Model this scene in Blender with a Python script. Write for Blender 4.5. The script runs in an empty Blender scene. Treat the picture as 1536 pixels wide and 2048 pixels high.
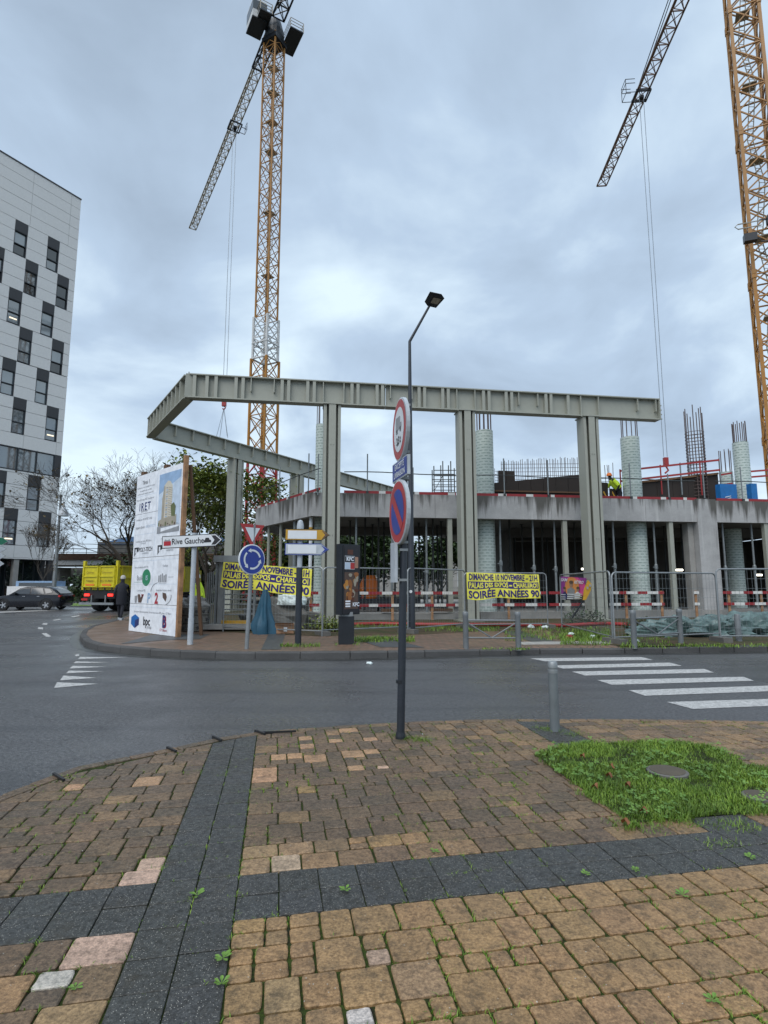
import bpy, math, random
from mathutils import Vector, Matrix, noise
R = math.radians
random.seed(7)
S = bpy.context.scene
C = S.collection
# ------------------------------------------------------------------ camera
FPX, PITCH, EYE = 1123.0, math.atan(148/1123.0), 1.5
cam = bpy.data.cameras.new('camera'); camo = bpy.data.objects.new('camera', cam); C.objects.link(camo)
cam.sensor_fit = 'VERTICAL'; cam.sensor_height = 24; cam.sensor_width = 24
cam.lens = 24*FPX/2048; cam.clip_start = .1; cam.clip_end = 3000
camo.location = (0, 0, EYE); camo.rotation_euler = (math.pi/2+PITCH, 0, 0)
S.camera = camo
S.render.resolution_x = 768; S.render.resolution_y = 1024
# ------------------------------------------------------------------ light
SUN_EL, SUN_AZ = R(52), R(205)      # azimuth clockwise from +Y
W = bpy.data.worlds.new("World"); S.world = W; W.use_nodes = True
nt = W.node_tree; nt.nodes.clear()
def wn(t, **k):
    n = nt.nodes.new(t)
    for a, b in k.items(): setattr(n, a, b)
    return n
out = wn('ShaderNodeOutputWorld'); bg = wn('ShaderNodeBackground'); bg2 = wn('ShaderNodeBackground')
sky = wn('ShaderNodeTexSky'); sky.sky_type = 'NISHITA'; sky.sun_disc = False
sky.sun_elevation = SUN_EL; sky.sun_rotation = SUN_AZ; sky.air_density = 1; sky.dust_density = 3
bg.inputs[1].default_value = .06; nt.links.new(sky.outputs[0], bg.inputs[0])
tc = wn('ShaderNodeTexCoord'); sep = wn('ShaderNodeSeparateXYZ'); nt.links.new(tc.outputs['Generated'], sep.inputs[0])
# project the view direction on a cloud deck: xy/(z+.25)
add = wn('ShaderNodeMath', operation='ADD'); add.inputs[1].default_value = .28
mx = wn('ShaderNodeMath', operation='MAXIMUM'); mx.inputs[1].default_value = 0
nt.links.new(sep.outputs[2], mx.inputs[0]); nt.links.new(mx.outputs[0], add.inputs[0])
com = wn('ShaderNodeCombineXYZ')
for i in (0, 1):
    d = wn('ShaderNodeMath', operation='DIVIDE'); nt.links.new(sep.outputs[i], d.inputs[0]); nt.links.new(add.outputs[0], d.inputs[1]); nt.links.new(d.outputs[0], com.inputs[i])
n1 = wn('ShaderNodeTexNoise'); n1.inputs['Scale'].default_value = 2.3; n1.inputs['Detail'].default_value = 6; n1.inputs['Roughness'].default_value = .52; n1.inputs['Distortion'].default_value = .35
n2 = wn('ShaderNodeTexNoise'); n2.inputs['Scale'].default_value = .75; n2.inputs['Detail'].default_value = 2
mp = wn('ShaderNodeMapping'); mp.inputs['Location'].default_value = (3.1, 1.7, 4.4); nt.links.new(com.outputs[0], mp.inputs[0])
nt.links.new(mp.outputs[0], n1.inputs[0]); nt.links.new(mp.outputs[0], n2.inputs[0])
ma = wn('ShaderNodeMix', data_type='FLOAT'); ma.inputs[0].default_value = .42
nt.links.new(n1.outputs[0], ma.inputs[2]); nt.links.new(n2.outputs[0], ma.inputs[3])
rp = wn('ShaderNodeValToRGB'); nt.links.new(ma.outputs[0], rp.inputs[0])
el = rp.color_ramp.elements
el[0].position = .34; el[0].color = (.265, .335, .425, 1)
el[1].position = .645; el[1].color = (.60, .72, .81, 1)
e = el.new(.50); e.color = (.375, .475, .60, 1)
# cloud cover thins towards the horizon
hz = wn('ShaderNodeMapRange'); hz.inputs['From Min'].default_value = .0; hz.inputs['From Max'].default_value = .2; hz.inputs['To Min'].default_value = .55; hz.inputs['To Max'].default_value = 0
nt.links.new(sep.outputs[2], hz.inputs[0])
mc = wn('ShaderNodeMix', data_type='RGBA'); nt.links.new(hz.outputs[0], mc.inputs[0]); nt.links.new(rp.outputs[0], mc.inputs[6]); mc.inputs[7].default_value = (.66, .79, .89, 1)
nt.links.new(mc.outputs[2], bg2.inputs[0]); bg2.inputs[1].default_value = 1.0
ms = wn('ShaderNodeMixShader'); ms.inputs[0].default_value = .9
nt.links.new(bg.outputs[0], ms.inputs[1]); nt.links.new(bg2.outputs[0], ms.inputs[2]); nt.links.new(ms.outputs[0], out.inputs[0])
sl = bpy.data.lights.new('sun', 'SUN'); so = bpy.data.objects.new('sun', sl); C.objects.link(so)
sl.energy = 1.5; sl.angle = R(50); sl.color = (1, .97, .93)
sd = Vector((math.sin(SUN_AZ)*math.cos(SUN_EL), math.cos(SUN_AZ)*math.cos(SUN_EL), math.sin(SUN_EL)))
so.rotation_euler = (-sd).to_track_quat('-Z', 'Y').to_euler(); so.location = (0, -20, 60)
S.render.engine = 'CYCLES'
S.view_settings.view_transform = 'Standard'; S.view_settings.look = 'None'
S.view_settings.exposure = 0.56; S.view_settings.gamma = 1; S.view_settings.use_curve_mapping = False
S.cycles.max_bounces = 6; S.cycles.transparent_max_bounces = 12
# ------------------------------------------------------------------ surveying: turns a measured sight line into a place
_c, _s = math.cos(PITCH), math.sin(PITCH)
def ray(u, v):
    a = (u-768)/FPX; b = (1024-v)/FPX
    return Vector((a, _c-b*_s, _s+b*_c))
def G(u, v, z=0.0):
    d = ray(u, v); t = (z-EYE)/d.z
    return Vector((d.x*t, d.y*t, z))
def V(u, v, Y):
    d = ray(u, v); t = Y/d.y
    return Vector((d.x*t, Y, EYE+d.z*t))
def hitL(u, v, A, B):
    d = ray(u, v); ex, ey = B[0]-A[0], B[1]-A[1]
    t = (A[0]*ey-A[1]*ex)/(d.x*ey-d.y*ex)
    return Vector((d.x*t, d.y*t, EYE+d.z*t))
# ------------------------------------------------------------------ materials
M = {}
def mat(name, col, rough=.6, metal=0, var=.12, scale=6, bump=0, bscale=40, emit=None, spec=.5, alpha=None, trans=0, speck=0, obj=False):
    m = bpy.data.materials.new(name); m.use_nodes = True; t = m.node_tree; b = t.nodes['Principled BSDF']
    b.inputs['Base Color'].default_value = (*col, 1); b.inputs['Roughness'].default_value = rough; b.inputs['Metallic'].default_value = metal
    b.inputs['Specular IOR Level'].default_value = spec
    if trans: b.inputs['Transmission Weight'].default_value = trans
    tcn = t.nodes.new('ShaderNodeTexCoord'); src = tcn.outputs['Object']
    if var:
        n = t.nodes.new('ShaderNodeTexNoise'); n.inputs['Scale'].default_value = scale; n.inputs['Detail'].default_value = 5; n.inputs['Roughness'].default_value = .62
        t.links.new(src, n.inputs[0])
        r = t.nodes.new('ShaderNodeMapRange'); r.inputs['From Min'].default_value = .3; r.inputs['From Max'].default_value = .7
        r.inputs['To Min'].default_value = 1-var*1.6; r.inputs['To Max'].default_value = 1+var*1.2; t.links.new(n.outputs[0], r.inputs[0])
        mm = t.nodes.new('ShaderNodeVectorMath'); mm.operation = 'SCALE'; mm.inputs[0].default_value = col
        t.links.new(r.outputs[0], mm.inputs['Scale']); t.links.new(mm.outputs[0], b.inputs['Base Color'])
        r2 = t.nodes.new('ShaderNodeMapRange'); r2.inputs['To Min'].default_value = max(.02, rough-.12); r2.inputs['To Max'].default_value = min(1, rough+.12); t.links.new(n.outputs[0], r2.inputs[0]); t.links.new(r2.outputs[0], b.inputs['Roughness'])
    if bump:
        n = t.nodes.new('ShaderNodeTexNoise'); n.inputs['Scale'].default_value = bscale; n.inputs['Detail'].default_value = 4; t.links.new(src, n.inputs[0])
        bu = t.nodes.new('ShaderNodeBump'); bu.inputs['Strength'].default_value = bump; bu.inputs['Distance'].default_value = .02; t.links.new(n.outputs[0], bu.inputs['Height']); t.links.new(bu.outputs[0], b.inputs['Normal'])
    if emit: b.inputs['Emission Color'].default_value = (*col, 1); b.inputs['Emission Strength'].default_value = emit
    M[name] = m; return m
def nodes(m): return m.node_tree, m.node_tree.nodes['Principled BSDF']
class NB:     # small node builder
    def __init__(s, m): s.t = m.node_tree; s.b = s.t.nodes['Principled BSDF']
    def n(s, ty, **k):
        x = s.t.nodes.new(ty)
        for a, b in k.items():
            if a.startswith('i_'): x.inputs[a[2:].replace('_', ' ')].default_value = b
            else: setattr(x, a, b)
        return x
    def l(s, a, b): s.t.links.new(a, b)
    def noise(s, src, scale, detail=4, rough=.55, vec=None):
        x = s.n('ShaderNodeTexNoise'); x.inputs['Scale'].default_value = scale; x.inputs['Detail'].default_value = detail; x.inputs['Roughness'].default_value = rough
        if vec is not None:
            mp = s.n('ShaderNodeMapping'); mp.inputs['Scale'].default_value = vec; s.l(src, mp.inputs[0]); src = mp.outputs[0]
        s.l(src, x.inputs[0]); return x.outputs[0]
    def rng(s, src, a, b, c=0, d=1):
        x = s.n('ShaderNodeMapRange'); x.inputs['From Min'].default_value = a; x.inputs['From Max'].default_value = b; x.inputs['To Min'].default_value = c; x.inputs['To Max'].default_value = d
        s.l(src, x.inputs[0]); return x.outputs[0]
    def mix(s, f, a, b, bt='MIX'):
        x = s.n('ShaderNodeMix', data_type='RGBA', blend_type=bt)
        for i, q in ((0, f), (6, a), (7, b)):
            if isinstance(q, (int, float)): x.inputs[i].default_value = q
            elif isinstance(q, tuple): x.inputs[i].default_value = (*q, 1)
            else: s.l(q, x.inputs[i])
        return x.outputs[2]
    def math(s, op, a, b=0):
        x = s.n('ShaderNodeMath', operation=op)
        for i, q in ((0, a), (1, b)):
            if isinstance(q, (int, float)): x.inputs[i].default_value = q
            else: s.l(q, x.inputs[i])
        return x.outputs[0]
    def bump(s, h, st=.5, dist=.01, prev=None):
        x = s.n('ShaderNodeBump'); x.inputs['Strength'].default_value = st; x.inputs['Distance'].default_value = dist; s.l(h, x.inputs['Height'])
        if prev is not None: s.l(prev, x.inputs['Normal'])
        return x.outputs[0]
def base(name, rough=.7, spec=.5):
    m = bpy.data.materials.new(name); m.use_nodes = True; M[name] = m; b = NB(m)
    b.b.inputs['Roughness'].default_value = rough; b.b.inputs['Specular IOR Level'].default_value = spec
    tcn = b.n('ShaderNodeTexCoord'); b.o = tcn.outputs['Object']; return b
# asphalt, damp
b = base('asphalt')
fine = b.noise(b.o, 75, 5, .85); big = b.noise(b.o, .35, 4, .6); mid = b.noise(b.o, 2.2, 5, .65)
vor = b.n('ShaderNodeTexVoronoi'); vor.inputs['Scale'].default_value = 90; b.l(b.o, vor.inputs[0])
c1 = b.mix(b.rng(fine, .38, .66), (.036, .037, .040), (.13, .13, .132))
c2 = b.mix(b.rng(big, .35, .65, 0, .40), c1, (.045, .046, .050)); c3 = b.mix(b.rng(mid, .55, .75, 0, .35), c2, (.10, .10, .10)); sp_ = b.noise(b.o, 28, 6, .9); c3 = b.mix(b.rng(sp_, .50, .60, 0, .7), c3, (.18, .18, .182)); c3 = b.mix(b.rng(sp_, .50, .41, 0, .75), c3, (.02, .02, .022))
vc = b.n('ShaderNodeTexVoronoi', feature='DISTANCE_TO_EDGE'); vc.inputs['Scale'].default_value = .33; dv = b.n('ShaderNodeVectorMath', operation='ADD'); nz_ = b.n('ShaderNodeTexNoise'); nz_.inputs['Scale'].default_value = 1.1; nz_.inputs['Detail'].default_value = 6; b.l(b.o, nz_.inputs[0]); b.l(b.o, dv.inputs[0]); b.l(nz_.outputs[1], dv.inputs[1]); b.l(dv.outputs[0], vc.inputs[0]); c3 = b.mix(b.rng(vc.outputs[0], .008, .002, 0, .25), c3, (.012, .012, .012))
tr = b.noise(b.o, .5, 3, .5, (.25, 3.0, 1)); c3 = b.mix(b.rng(tr, .5, .68, 0, .5), c3, (.03, .032, .036))
b.l(c3, b.b.inputs['Base Color']); b.l(b.rng(big, .38, .60, .20, .52), b.b.inputs['Roughness'])
b.l(b.bump(vor.outputs[0], .55, .004, b.bump(fine, .5, .004)), b.b.inputs['Normal'])
# pavers (own tint per piece + grain, stains, wet)
def paver_mat(name, speck, gr, sps, pale=(.80, .60, .38)):
    b = base(name, .55)
    at = b.n('ShaderNodeAttribute', attribute_name='tint'); g = b.noise(b.o, gr, 4, .8); m_ = b.noise(b.o, 30, 6, .72); l = b.noise(b.o, 2.6, 6, .65); s2_ = b.noise(b.o, 9, 5, .7)
    dark = b.mix(.80, at.outputs[0], (.012, .011, .008)); lite = b.mix(.26, at.outputs[0], pale)
    c = b.mix(b.rng(g, .36, .64), dark, lite); c = b.mix(.62, at.outputs[0], c)
    c = b.mix(b.rng(m_, .47, .66, 0, .75), c, dark)
    c = b.mix(b.rng(s2_, .52, .72, 0, .6), c, (.045, .038, .024))
    c = b.mix(b.rng(l, .46, .66, 0, .62), c, b.mix(.55, (.030, .028, .020), c))
    sp = b.n('ShaderNodeTexVoronoi'); sp.inputs['Scale'].default_value = sps; b.l(b.o, sp.inputs[0])
    rnd = b.math('GREATER_THAN', sp.outputs[1], 1-speck)
    c = b.mix(b.math('MULTIPLY', b.rng(sp.outputs[0], .30, .18), rnd), c, (.45, .43, .38))
    b.l(c, b.b.inputs['Base Color']); b.l(b.rng(m_, .35, .7, .30, .70), b.b.inputs['Roughness'])
    b.l(b.bump(m_, .9, .010, b.bump(g, .8, .003)), b.b.inputs['Normal'])
paver_mat('paver_stone', .10, 80, 95); paver_mat('slab_stone', .35, 95, 150, (.42, .42, .40))
b = base('joint_moss', .95, .2)
n = b.noise(b.o, 9, 5, .7); n2_ = b.noise(b.o, 60, 4, .7)
c = b.mix(b.rng(n, .34, .52), (.020, .018, .012), (.045, .072, .012)); c = b.mix(b.rng(n2_, .4, .7, 0, .7), c, (.012, .012, .008))
b.l(c, b.b.inputs['Base Color']); b.l(b.bump(n2_, 1, .01), b.b.inputs['Normal'])
# far pavement: small red brown pavers
b = base('far_paving', .55)
mpn = b.n('ShaderNodeMapping'); mpn.inputs['Rotation'].default_value = (0, 0, R(38)); b.l(b.o, mpn.inputs[0])
br = b.n('ShaderNodeTexBrick'); b.l(mpn.outputs[0], br.inputs[0])
br.inputs['Color1'].default_value = (.20, .115, .075, 1); br.inputs['Color2'].default_value = (.145, .09, .06, 1); br.inputs['Mortar'].default_value = (.035, .04, .02, 1)
br.inputs['Scale'].default_value = 1; br.inputs['Brick Width'].default_value = .22; br.inputs['Row Height'].default_value = .15; br.inputs['Mortar Size'].default_value = .009
l = b.noise(b.o, 1.3, 5, .65); c = b.mix(b.rng(l, .45, .75, 0, .6), br.outputs[0], (.075, .065, .045))
b.l(c, b.b.inputs['Base Color']); b.l(b.bump(br.outputs['Fac'], -.6, .01), b.b.inputs['Normal']); b.l(b.rng(l, .3, .7, .35, .7), b.b.inputs['Roughness'])
# dirt and verge
b = base('dirt', .95, .2)
n = b.noise(b.o, 1.2, 6, .7); n2_ = b.noise(b.o, 18, 5, .7)
c = b.mix(b.rng(n, .42, .62), (.11, .08, .05), (.05, .065, .025)); c = b.mix(b.rng(n2_, .4, .7, 0, .6), c, (.045, .035, .025))
b.l(c, b.b.inputs['Base Color']); b.l(b.bump(n2_, 1, .04), b.b.inputs['Normal'])
# cast concrete with rain streaks running down from the top edge (object space: x along, z up; v 0..1 attribute 'drop')
def concrete(name, col, streak=0.0, dark=(.09, .088, .08), joint=0):
    b = base(name, .82, .3)
    n = b.noise(b.o, 1.1, 6, .65); f = b.noise(b.o, 22, 5, .7)
    c = b.mix(b.rng(n, .35, .65), tuple(x*.82 for x in col), tuple(min(1, x*1.12) for x in col)); c = b.mix(b.rng(f, .35, .65, 0, .3), c, tuple(x*.6 for x in col))
    if streak:
        g = b.n('ShaderNodeNewGeometry'); sx = b.n('ShaderNodeSeparateXYZ'); b.l(g.outputs['Position'], sx.inputs[0])
        s1 = b.noise(g.outputs['Position'], 1.0, 4, .6, (3.4, 3.4, .22)); s2 = b.noise(g.outputs['Position'], 1, 3, .5, (.9, .9, .05))
        top = b.rng(sx.outputs[2], 4.2, 5.4, .62, .42)
        v = b.math('SUBTRACT', b.math('ADD', b.math('MULTIPLY', s1, .6), b.math('MULTIPLY', s2, .5)), top)
        c = b.mix(b.rng(v, .03, .13, 0, streak), c, dark)
        v2 = b.noise(g.outputs['Position'], 1, 4, .6, (5.1, 5.1, .12)); c = b.mix(b.rng(v2, .58, .7, 0, .45), c, (.55, .55, .54))
    b.l(c, b.b.inputs['Base Color']); b.l(b.bump(f, .35, .01), b.b.inputs['Normal'])
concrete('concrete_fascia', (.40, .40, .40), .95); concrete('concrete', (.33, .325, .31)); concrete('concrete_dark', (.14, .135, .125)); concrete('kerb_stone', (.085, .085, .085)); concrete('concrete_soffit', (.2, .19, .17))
# printed wrap of the round column forms: rows of small marks
b = base('form_wrap', .45)
sx = b.n('ShaderNodeSeparateXYZ'); b.l(b.o, sx.inputs[0])
at2 = b.math('ARCTAN2', sx.outputs[0], sx.outputs[1]); cx = b.n('ShaderNodeCombineXYZ')
b.l(b.math('MULTIPLY', at2, .42), cx.inputs[0]); b.l(sx.outputs[2], cx.inputs[1])
br = b.n('ShaderNodeTexBrick'); b.l(cx.outputs[0], br.inputs[0]); br.inputs['Scale'].default_value = 1
br.inputs['Color1'].default_value = (.15, .23, .20, 1); br.inputs['Color2'].default_value = (.22, .30, .27, 1); br.inputs['Mortar'].default_value = (.50, .57, .54, 1)
br.inputs['Brick Width'].default_value = .30; br.inputs['Row Height'].default_value = .13; br.inputs['Mortar Size'].default_value = .047
n = b.noise(b.o, 14, 4, .7); c = b.mix(b.rng(n, .42, .66, 0, .75), br.outputs[0], (.42, .49, .46))
b.l(c, b.b.inputs['Base Color'])
# foliage
def leafmat(name, c1, c2):
    b = base(name, .55, .4)
    inf = b.n('ShaderNodeNewGeometry'); n = b.noise(b.o, 1.6, 3, .6)
    c = b.mix(inf.outputs['Random Per Island'], c1, c2); c = b.mix(b.rng(n, .4, .65, 0, .6), c, tuple(x*.45 for x in c1))
    b.l(c, b.b.inputs['Base Color']); b.b.inputs['Subsurface Weight'].default_value = 0
leafmat('leaf_green', (.10, .16, .028), (.30, .33, .07)); leafmat('leaf_dark', (.025, .05, .015), (.05, .085, .022)); leafmat('grass', (.07, .16, .012), (.24, .36, .045)); leafmat('leaf_brown', (.11, .085, .03), (.16, .10, .03)); leafmat('weed_leaf', (.09, .20, .03), (.18, .31, .055))
leafmat('fallen_leaf', (.20, .07, .02), (.26, .11, .04))
for a in [('bark', (.055, .045, .035), .9, 0), ('steel_beam', (.32, .33, .285), .5, 0), ('steel_beam_dark', (.25, .26, .22), .5, 0), ('galv', (.27, .29, .30), .45, .5), ('hoop_grey', (.17, .185, .195), .5, .2), ('prop_steel', (.22, .245, .255), .5, .4),
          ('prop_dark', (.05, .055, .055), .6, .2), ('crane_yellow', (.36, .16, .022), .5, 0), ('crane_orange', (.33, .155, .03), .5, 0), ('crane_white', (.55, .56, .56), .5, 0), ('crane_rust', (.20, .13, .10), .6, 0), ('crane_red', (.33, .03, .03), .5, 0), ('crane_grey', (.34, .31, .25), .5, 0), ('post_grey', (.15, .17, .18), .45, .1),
          ('dark_metal', (.018, .022, .028), .4, .2), ('post_navy', (.022, .028, .038), .38, 0), ('black', (.012, .012, .013), .5, 0), ('rust', (.11, .055, .035), .8, 0), ('rebar', (.12, .09, .085), .7, .3), ('rope', (.30, .34, .38), .6, .3),
          ('wood', (.33, .18, .09), .75, 0), ('wood_dark', (.12, .065, .035), .8, 0), ('plywood_black', (.03, .022, .018), .75, 0), ('white_paint', (.78, .78, .78), .55, 0), ('road_white', (.62, .62, .60), .6, 0), ('red_paint', (.27, .02, .025), .5, 0),
          ('blue_sign', (.02, .045, .28), .4, 0), ('red_sign', (.42, .03, .03), .4, 0), ('sign_white', (.66, .69, .72), .35, 0), ('sign_grey', (.42, .46, .50), .4, 0), ('sign_ochre', (.5, .28, .02), .4, 0), ('sign_green', (.01, .14, .08), .4, 0),
          ('banner_yellow', (.82, .78, .10), .5, 0), ('banner_navy', (.03, .02, .16), .55, 0), ('truck_yellow', (.58, .50, .015), .45, 0), ('truck_brown', (.12, .06, .02), .6, 0), ('rubber', (.015, .015, .016), .8, 0), ('orange', (.75, .18, .02), .5, 0), ('hivis', (.62, .85, .04), .6, 0),
          ('blue_panel', (.012, .15, .42), .5, 0), ('tarp_green', (.10, .155, .15), .38, 0), ('tarp_blue', (.02, .085, .14), .5, 0), ('cardboard', (.33, .19, .11), .8, 0), ('cloth_black', (.015, .017, .025), .9, 0), ('skin', (.4, .22, .15), .6, 0), ('hair_grey', (.45, .43, .40), .8, 0), ('jeans', (.04, .05, .09), .9, 0),
          ('board_white', (.80, .83, .88), .45, 0), ('print_black', (.015, .015, .02), .5, 0), ('print_grey', (.28, .29, .31), .5, 0), ('print_sky', (.28, .42, .62), .5, 0), ('print_sky_pale', (.52, .62, .74), .5, 0), ('print_cream', (.58, .54, .45), .5, 0), ('print_tan', (.36, .32, .25), .5, 0), ('print_green', (.02, .22, .10), .5, 0),
          ('print_olive', (.12, .14, .05), .5, 0), ('print_blue', (.01, .13, .42), .5, 0), ('print_navy', (.02, .03, .14), .5, 0), ('print_red', (.4, .015, .03), .5, 0), ('print_brown', (.10, .06, .045), .5, 0), ('print_pink', (.72, .06, .28), .5, 0), ('print_purple', (.32, .03, .30), .5, 0), ('print_orange', (.8, .30, .08), .5, 0),
          ('food_brown', (.30, .11, .03), .5, 0), ('food_orange', (.5, .22, .04), .5, 0), ('food_dark', (.10, .03, .015), .5, 0),
          ('clad_white', (.68, .68, .67), .5, 0), ('clad_dark', (.035, .036, .04), .45, 0), ('window_frame', (.02, .024, .03), .4, 0), ('roof_blue', (.02, .07, .16), .5, 0), ('car_black', (.012, .014, .02), .14, 0), ('chrome', (.5, .5, .52), .25, .9), ('blind', (.5, .5, .5), .8, 0), ('litter', (.62, .7, .7), .7, 0), ('mud', (.09, .075, .055), .9, 0)]:
    mat(a[0], a[1], a[2], a[3], var=.03 if a[0] in ('clad_white', 'steel_beam', 'sign_white') else .10 if a[0] not in ('rust', 'wood', 'tarp_green', 'concrete') else .3, scale=5)
M['crane_orange'].node_tree.nodes['Principled BSDF'].inputs['Roughness'].default_value = .6
for nm_, col_ in (('glass', (.10, .135, .155)), ('glass_mid', (.05, .07, .08)), ('glass_dark', (.012, .018, .02)), ('car_glass', (.02, .025, .03))):
    mat(nm_, col_, .04, 0, var=0, spec=1.0)
    M[nm_].node_tree.nodes['Principled BSDF'].inputs['IOR'].default_value = 1.9 if nm_ in ('glass', 'glass_mid') else 1.55
mat('lamp_light', (1, .95, .8), emit=6, var=0); mat('tail_light', (.9, .03, .02), emit=1.6, var=0); mat('head_light', (1, 1, .95), emit=3, var=0); mat('window_light', (1, .85, .62), emit=.8, var=0)
mat('lens_red', (.45, .02, .02), .3, var=0); mat('lens_orange', (.8, .2, .02), .3, var=0)
# ------------------------------------------------------------------ object helpers
def frame(o, x, up=(0, 0, 1)):            # local x, y(up), z(normal)
    x = Vector(x).normalized(); y = (Vector(up)-Vector(up).dot(x)*x).normalized(); z = x.cross(y)
    m = Matrix((x, y, z)).transposed().to_4x4(); m.translation = Vector(o); return m
def tag(o, label=None, cat=None, group=None, kind=None):
    for k, v in (('label', label), ('category', cat), ('group', group), ('kind', kind)):
        if v: o[k] = v
    return o
def thing(name, label, cat, loc=(0, 0, 0), rz=0, group=None):
    o = bpy.data.objects.new(name, None); C.objects.link(o); o.empty_display_size = .2
    o.location = loc; o.rotation_euler = (0, 0, rz); o['mw'] = 0; del o['mw']
    return tag(o, label, cat, group)
INV = {}
def rootof(o):
    while o.parent: o = o.parent
    return o
class MB:
    def __init__(s): s.v = []; s.f = []; s.m = []; s.tints = None
    def add(s, vs, fs, mi=0, T=None):
        k = len(s.v)
        s.v += [tuple(T @ Vector(p)) if T else tuple(p) for p in vs]
        s.f += [tuple(i+k for i in f) for f in fs]; s.m += [mi]*len(fs); return s
    def box(s, c, d, rz=0, mi=0, T=None):
        x, y, z = d[0]/2, d[1]/2, d[2]/2; cs, sn = math.cos(rz), math.sin(rz)
        vs = [(c[0]+a*x*cs-b_*y*sn, c[1]+a*x*sn+b_*y*cs, c[2]+e_*z) for e_ in (-1, 1) for a, b_ in ((-1, -1), (1, -1), (1, 1), (-1, 1))]
        return s.add(vs, [(3, 2, 1, 0), (4, 5, 6, 7), (0, 1, 5, 4), (1, 2, 6, 5), (2, 3, 7, 6), (3, 0, 4, 7)], mi, T)
    def bar(s, p, q, w, h=None, mi=0, up=(0, 0, 1), T=None):
        h = h or w; p, q = Vector(p), Vector(q); d = q-p
        if d.length < 1e-6: return s
        u = Vector(up)
        if abs(d.normalized().dot(u)) > .98: u = Vector((1, 0, 0))
        x = d.cross(u).normalized()*w/2; y = x.cross(d).normalized()*h/2
        vs = [r+a*x+b_*y for r in (p, q) for a, b_ in ((-1, -1), (1, -1), (1, 1), (-1, 1))]
        return s.add(vs, [(3, 2, 1, 0), (4, 5, 6, 7), (0, 1, 5, 4), (1, 2, 6, 5), (2, 3, 7, 6), (3, 0, 4, 7)], mi, T)
    def tube(s, pts, r, n=8, mi=0, caps=True, T=None):
        pts = [Vector(p) for p in pts]; rs = r if isinstance(r, (list, tuple)) else [r]*len(pts)
        vs = []; fs = []; x = None
        for i, p in enumerate(pts):
            d = (pts[min(i+1, len(pts)-1)]-pts[max(i-1, 0)]).normalized()
            if x is None: x = d.orthogonal().normalized()
            else:
                x = (x-x.dot(d)*d)
                x = x.normalized() if x.length > 1e-5 else d.orthogonal().normalized()
            y = d.cross(x)
            vs += [p+rs[i]*(math.cos(2*math.pi*k/n)*x+math.sin(2*math.pi*k/n)*y) for k in range(n)]
        for i in range(len(pts)-1):
            for k in range(n):
                a, c = i*n+k, i*n+(k+1) % n; fs.append((a, c, c+n, a+n))
        if caps: fs += [tuple(range(n-1, -1, -1)), tuple(range((len(pts)-1)*n, len(pts)*n))]
        return s.add(vs, fs, mi, T)
    def prism(s, poly, z0, z1, mi=0, T=None, top=None):
        n = len(poly); vs = [(*p[:2], z0) for p in poly]+[(*p[:2], z1) for p in poly]
        s.add(vs, [tuple(range(n-1, -1, -1))]+[(i, (i+1) % n, n+(i+1) % n, n+i) for i in range(n)], mi, T)
        return s.add(vs[n:], [tuple(range(n))], mi if top is None else top, T)
    def lathe(s, c, prof, n=16, mi=0, T=None, caps=True):
        vs = [(c[0]+r*math.cos(2*math.pi*k/n), c[1]+r*math.sin(2*math.pi*k/n), c[2]+z) for r, z in prof for k in range(n)]
        fs = [(i*n+k, i*n+(k+1) % n, (i+1)*n+(k+1) % n, (i+1)*n+k) for i in range(len(prof)-1) for k in range(n)]
        if caps: fs += [tuple(range(n-1, -1, -1)), tuple(range((len(prof)-1)*n, len(prof)*n))]
        return s.add(vs, fs, mi, T)
    def quad(s, a, b_, c, d, mi=0, T=None): return s.add([a, b_, c, d], [(0, 1, 2, 3)], mi, T)
    def build(s, name, mats, parent=None, world=True, smooth=False, label=None, cat=None, group=None, kind=None, origin=None):
        me = bpy.data.meshes.new(name)
        vs = s.v
        if parent is not None and world:
            r = rootof(parent)
            if r.location.length or r.rotation_euler.z:
                I = (Matrix.Translation(r.location) @ Matrix.Rotation(r.rotation_euler.z, 4, 'Z')).inverted(); vs = [tuple(I @ Vector(p)) for p in vs]
        if origin is not None: vs = [(p[0]-origin[0], p[1]-origin[1], p[2]-origin[2]) for p in vs]
        me.from_pydata(vs, [], s.f)
        if not isinstance(mats, (list, tuple)): mats = [mats]
        for m in mats: me.materials.append(M[m] if isinstance(m, str) else m)
        if len(mats) > 1: me.polygons.foreach_set('material_index', s.m)
        if smooth:
            me.polygons.foreach_set('use_smooth', [True]*len(me.polygons))
            try: me.set_sharp_from_angle(angle=R(38))
            except Exception: pass
        if s.tints:
            a = me.attributes.new('tint', 'FLOAT_COLOR', 'FACE'); fl = []
            for t_ in s.tints: fl += [*t_, 1]
            a.data.foreach_set('color', fl)
        me.update()
        o = bpy.data.objects.new(name, me); C.objects.link(o)
        if parent is not None: o.parent = parent
        if origin is not None: o.location = origin
        return tag(o, label, cat, group, kind)
def copy_tree(o, parent=None):
    c = o.copy(); C.objects.link(c); c.parent = parent
    for ch in list(o.children): copy_tree(ch, c)
    return c
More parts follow.
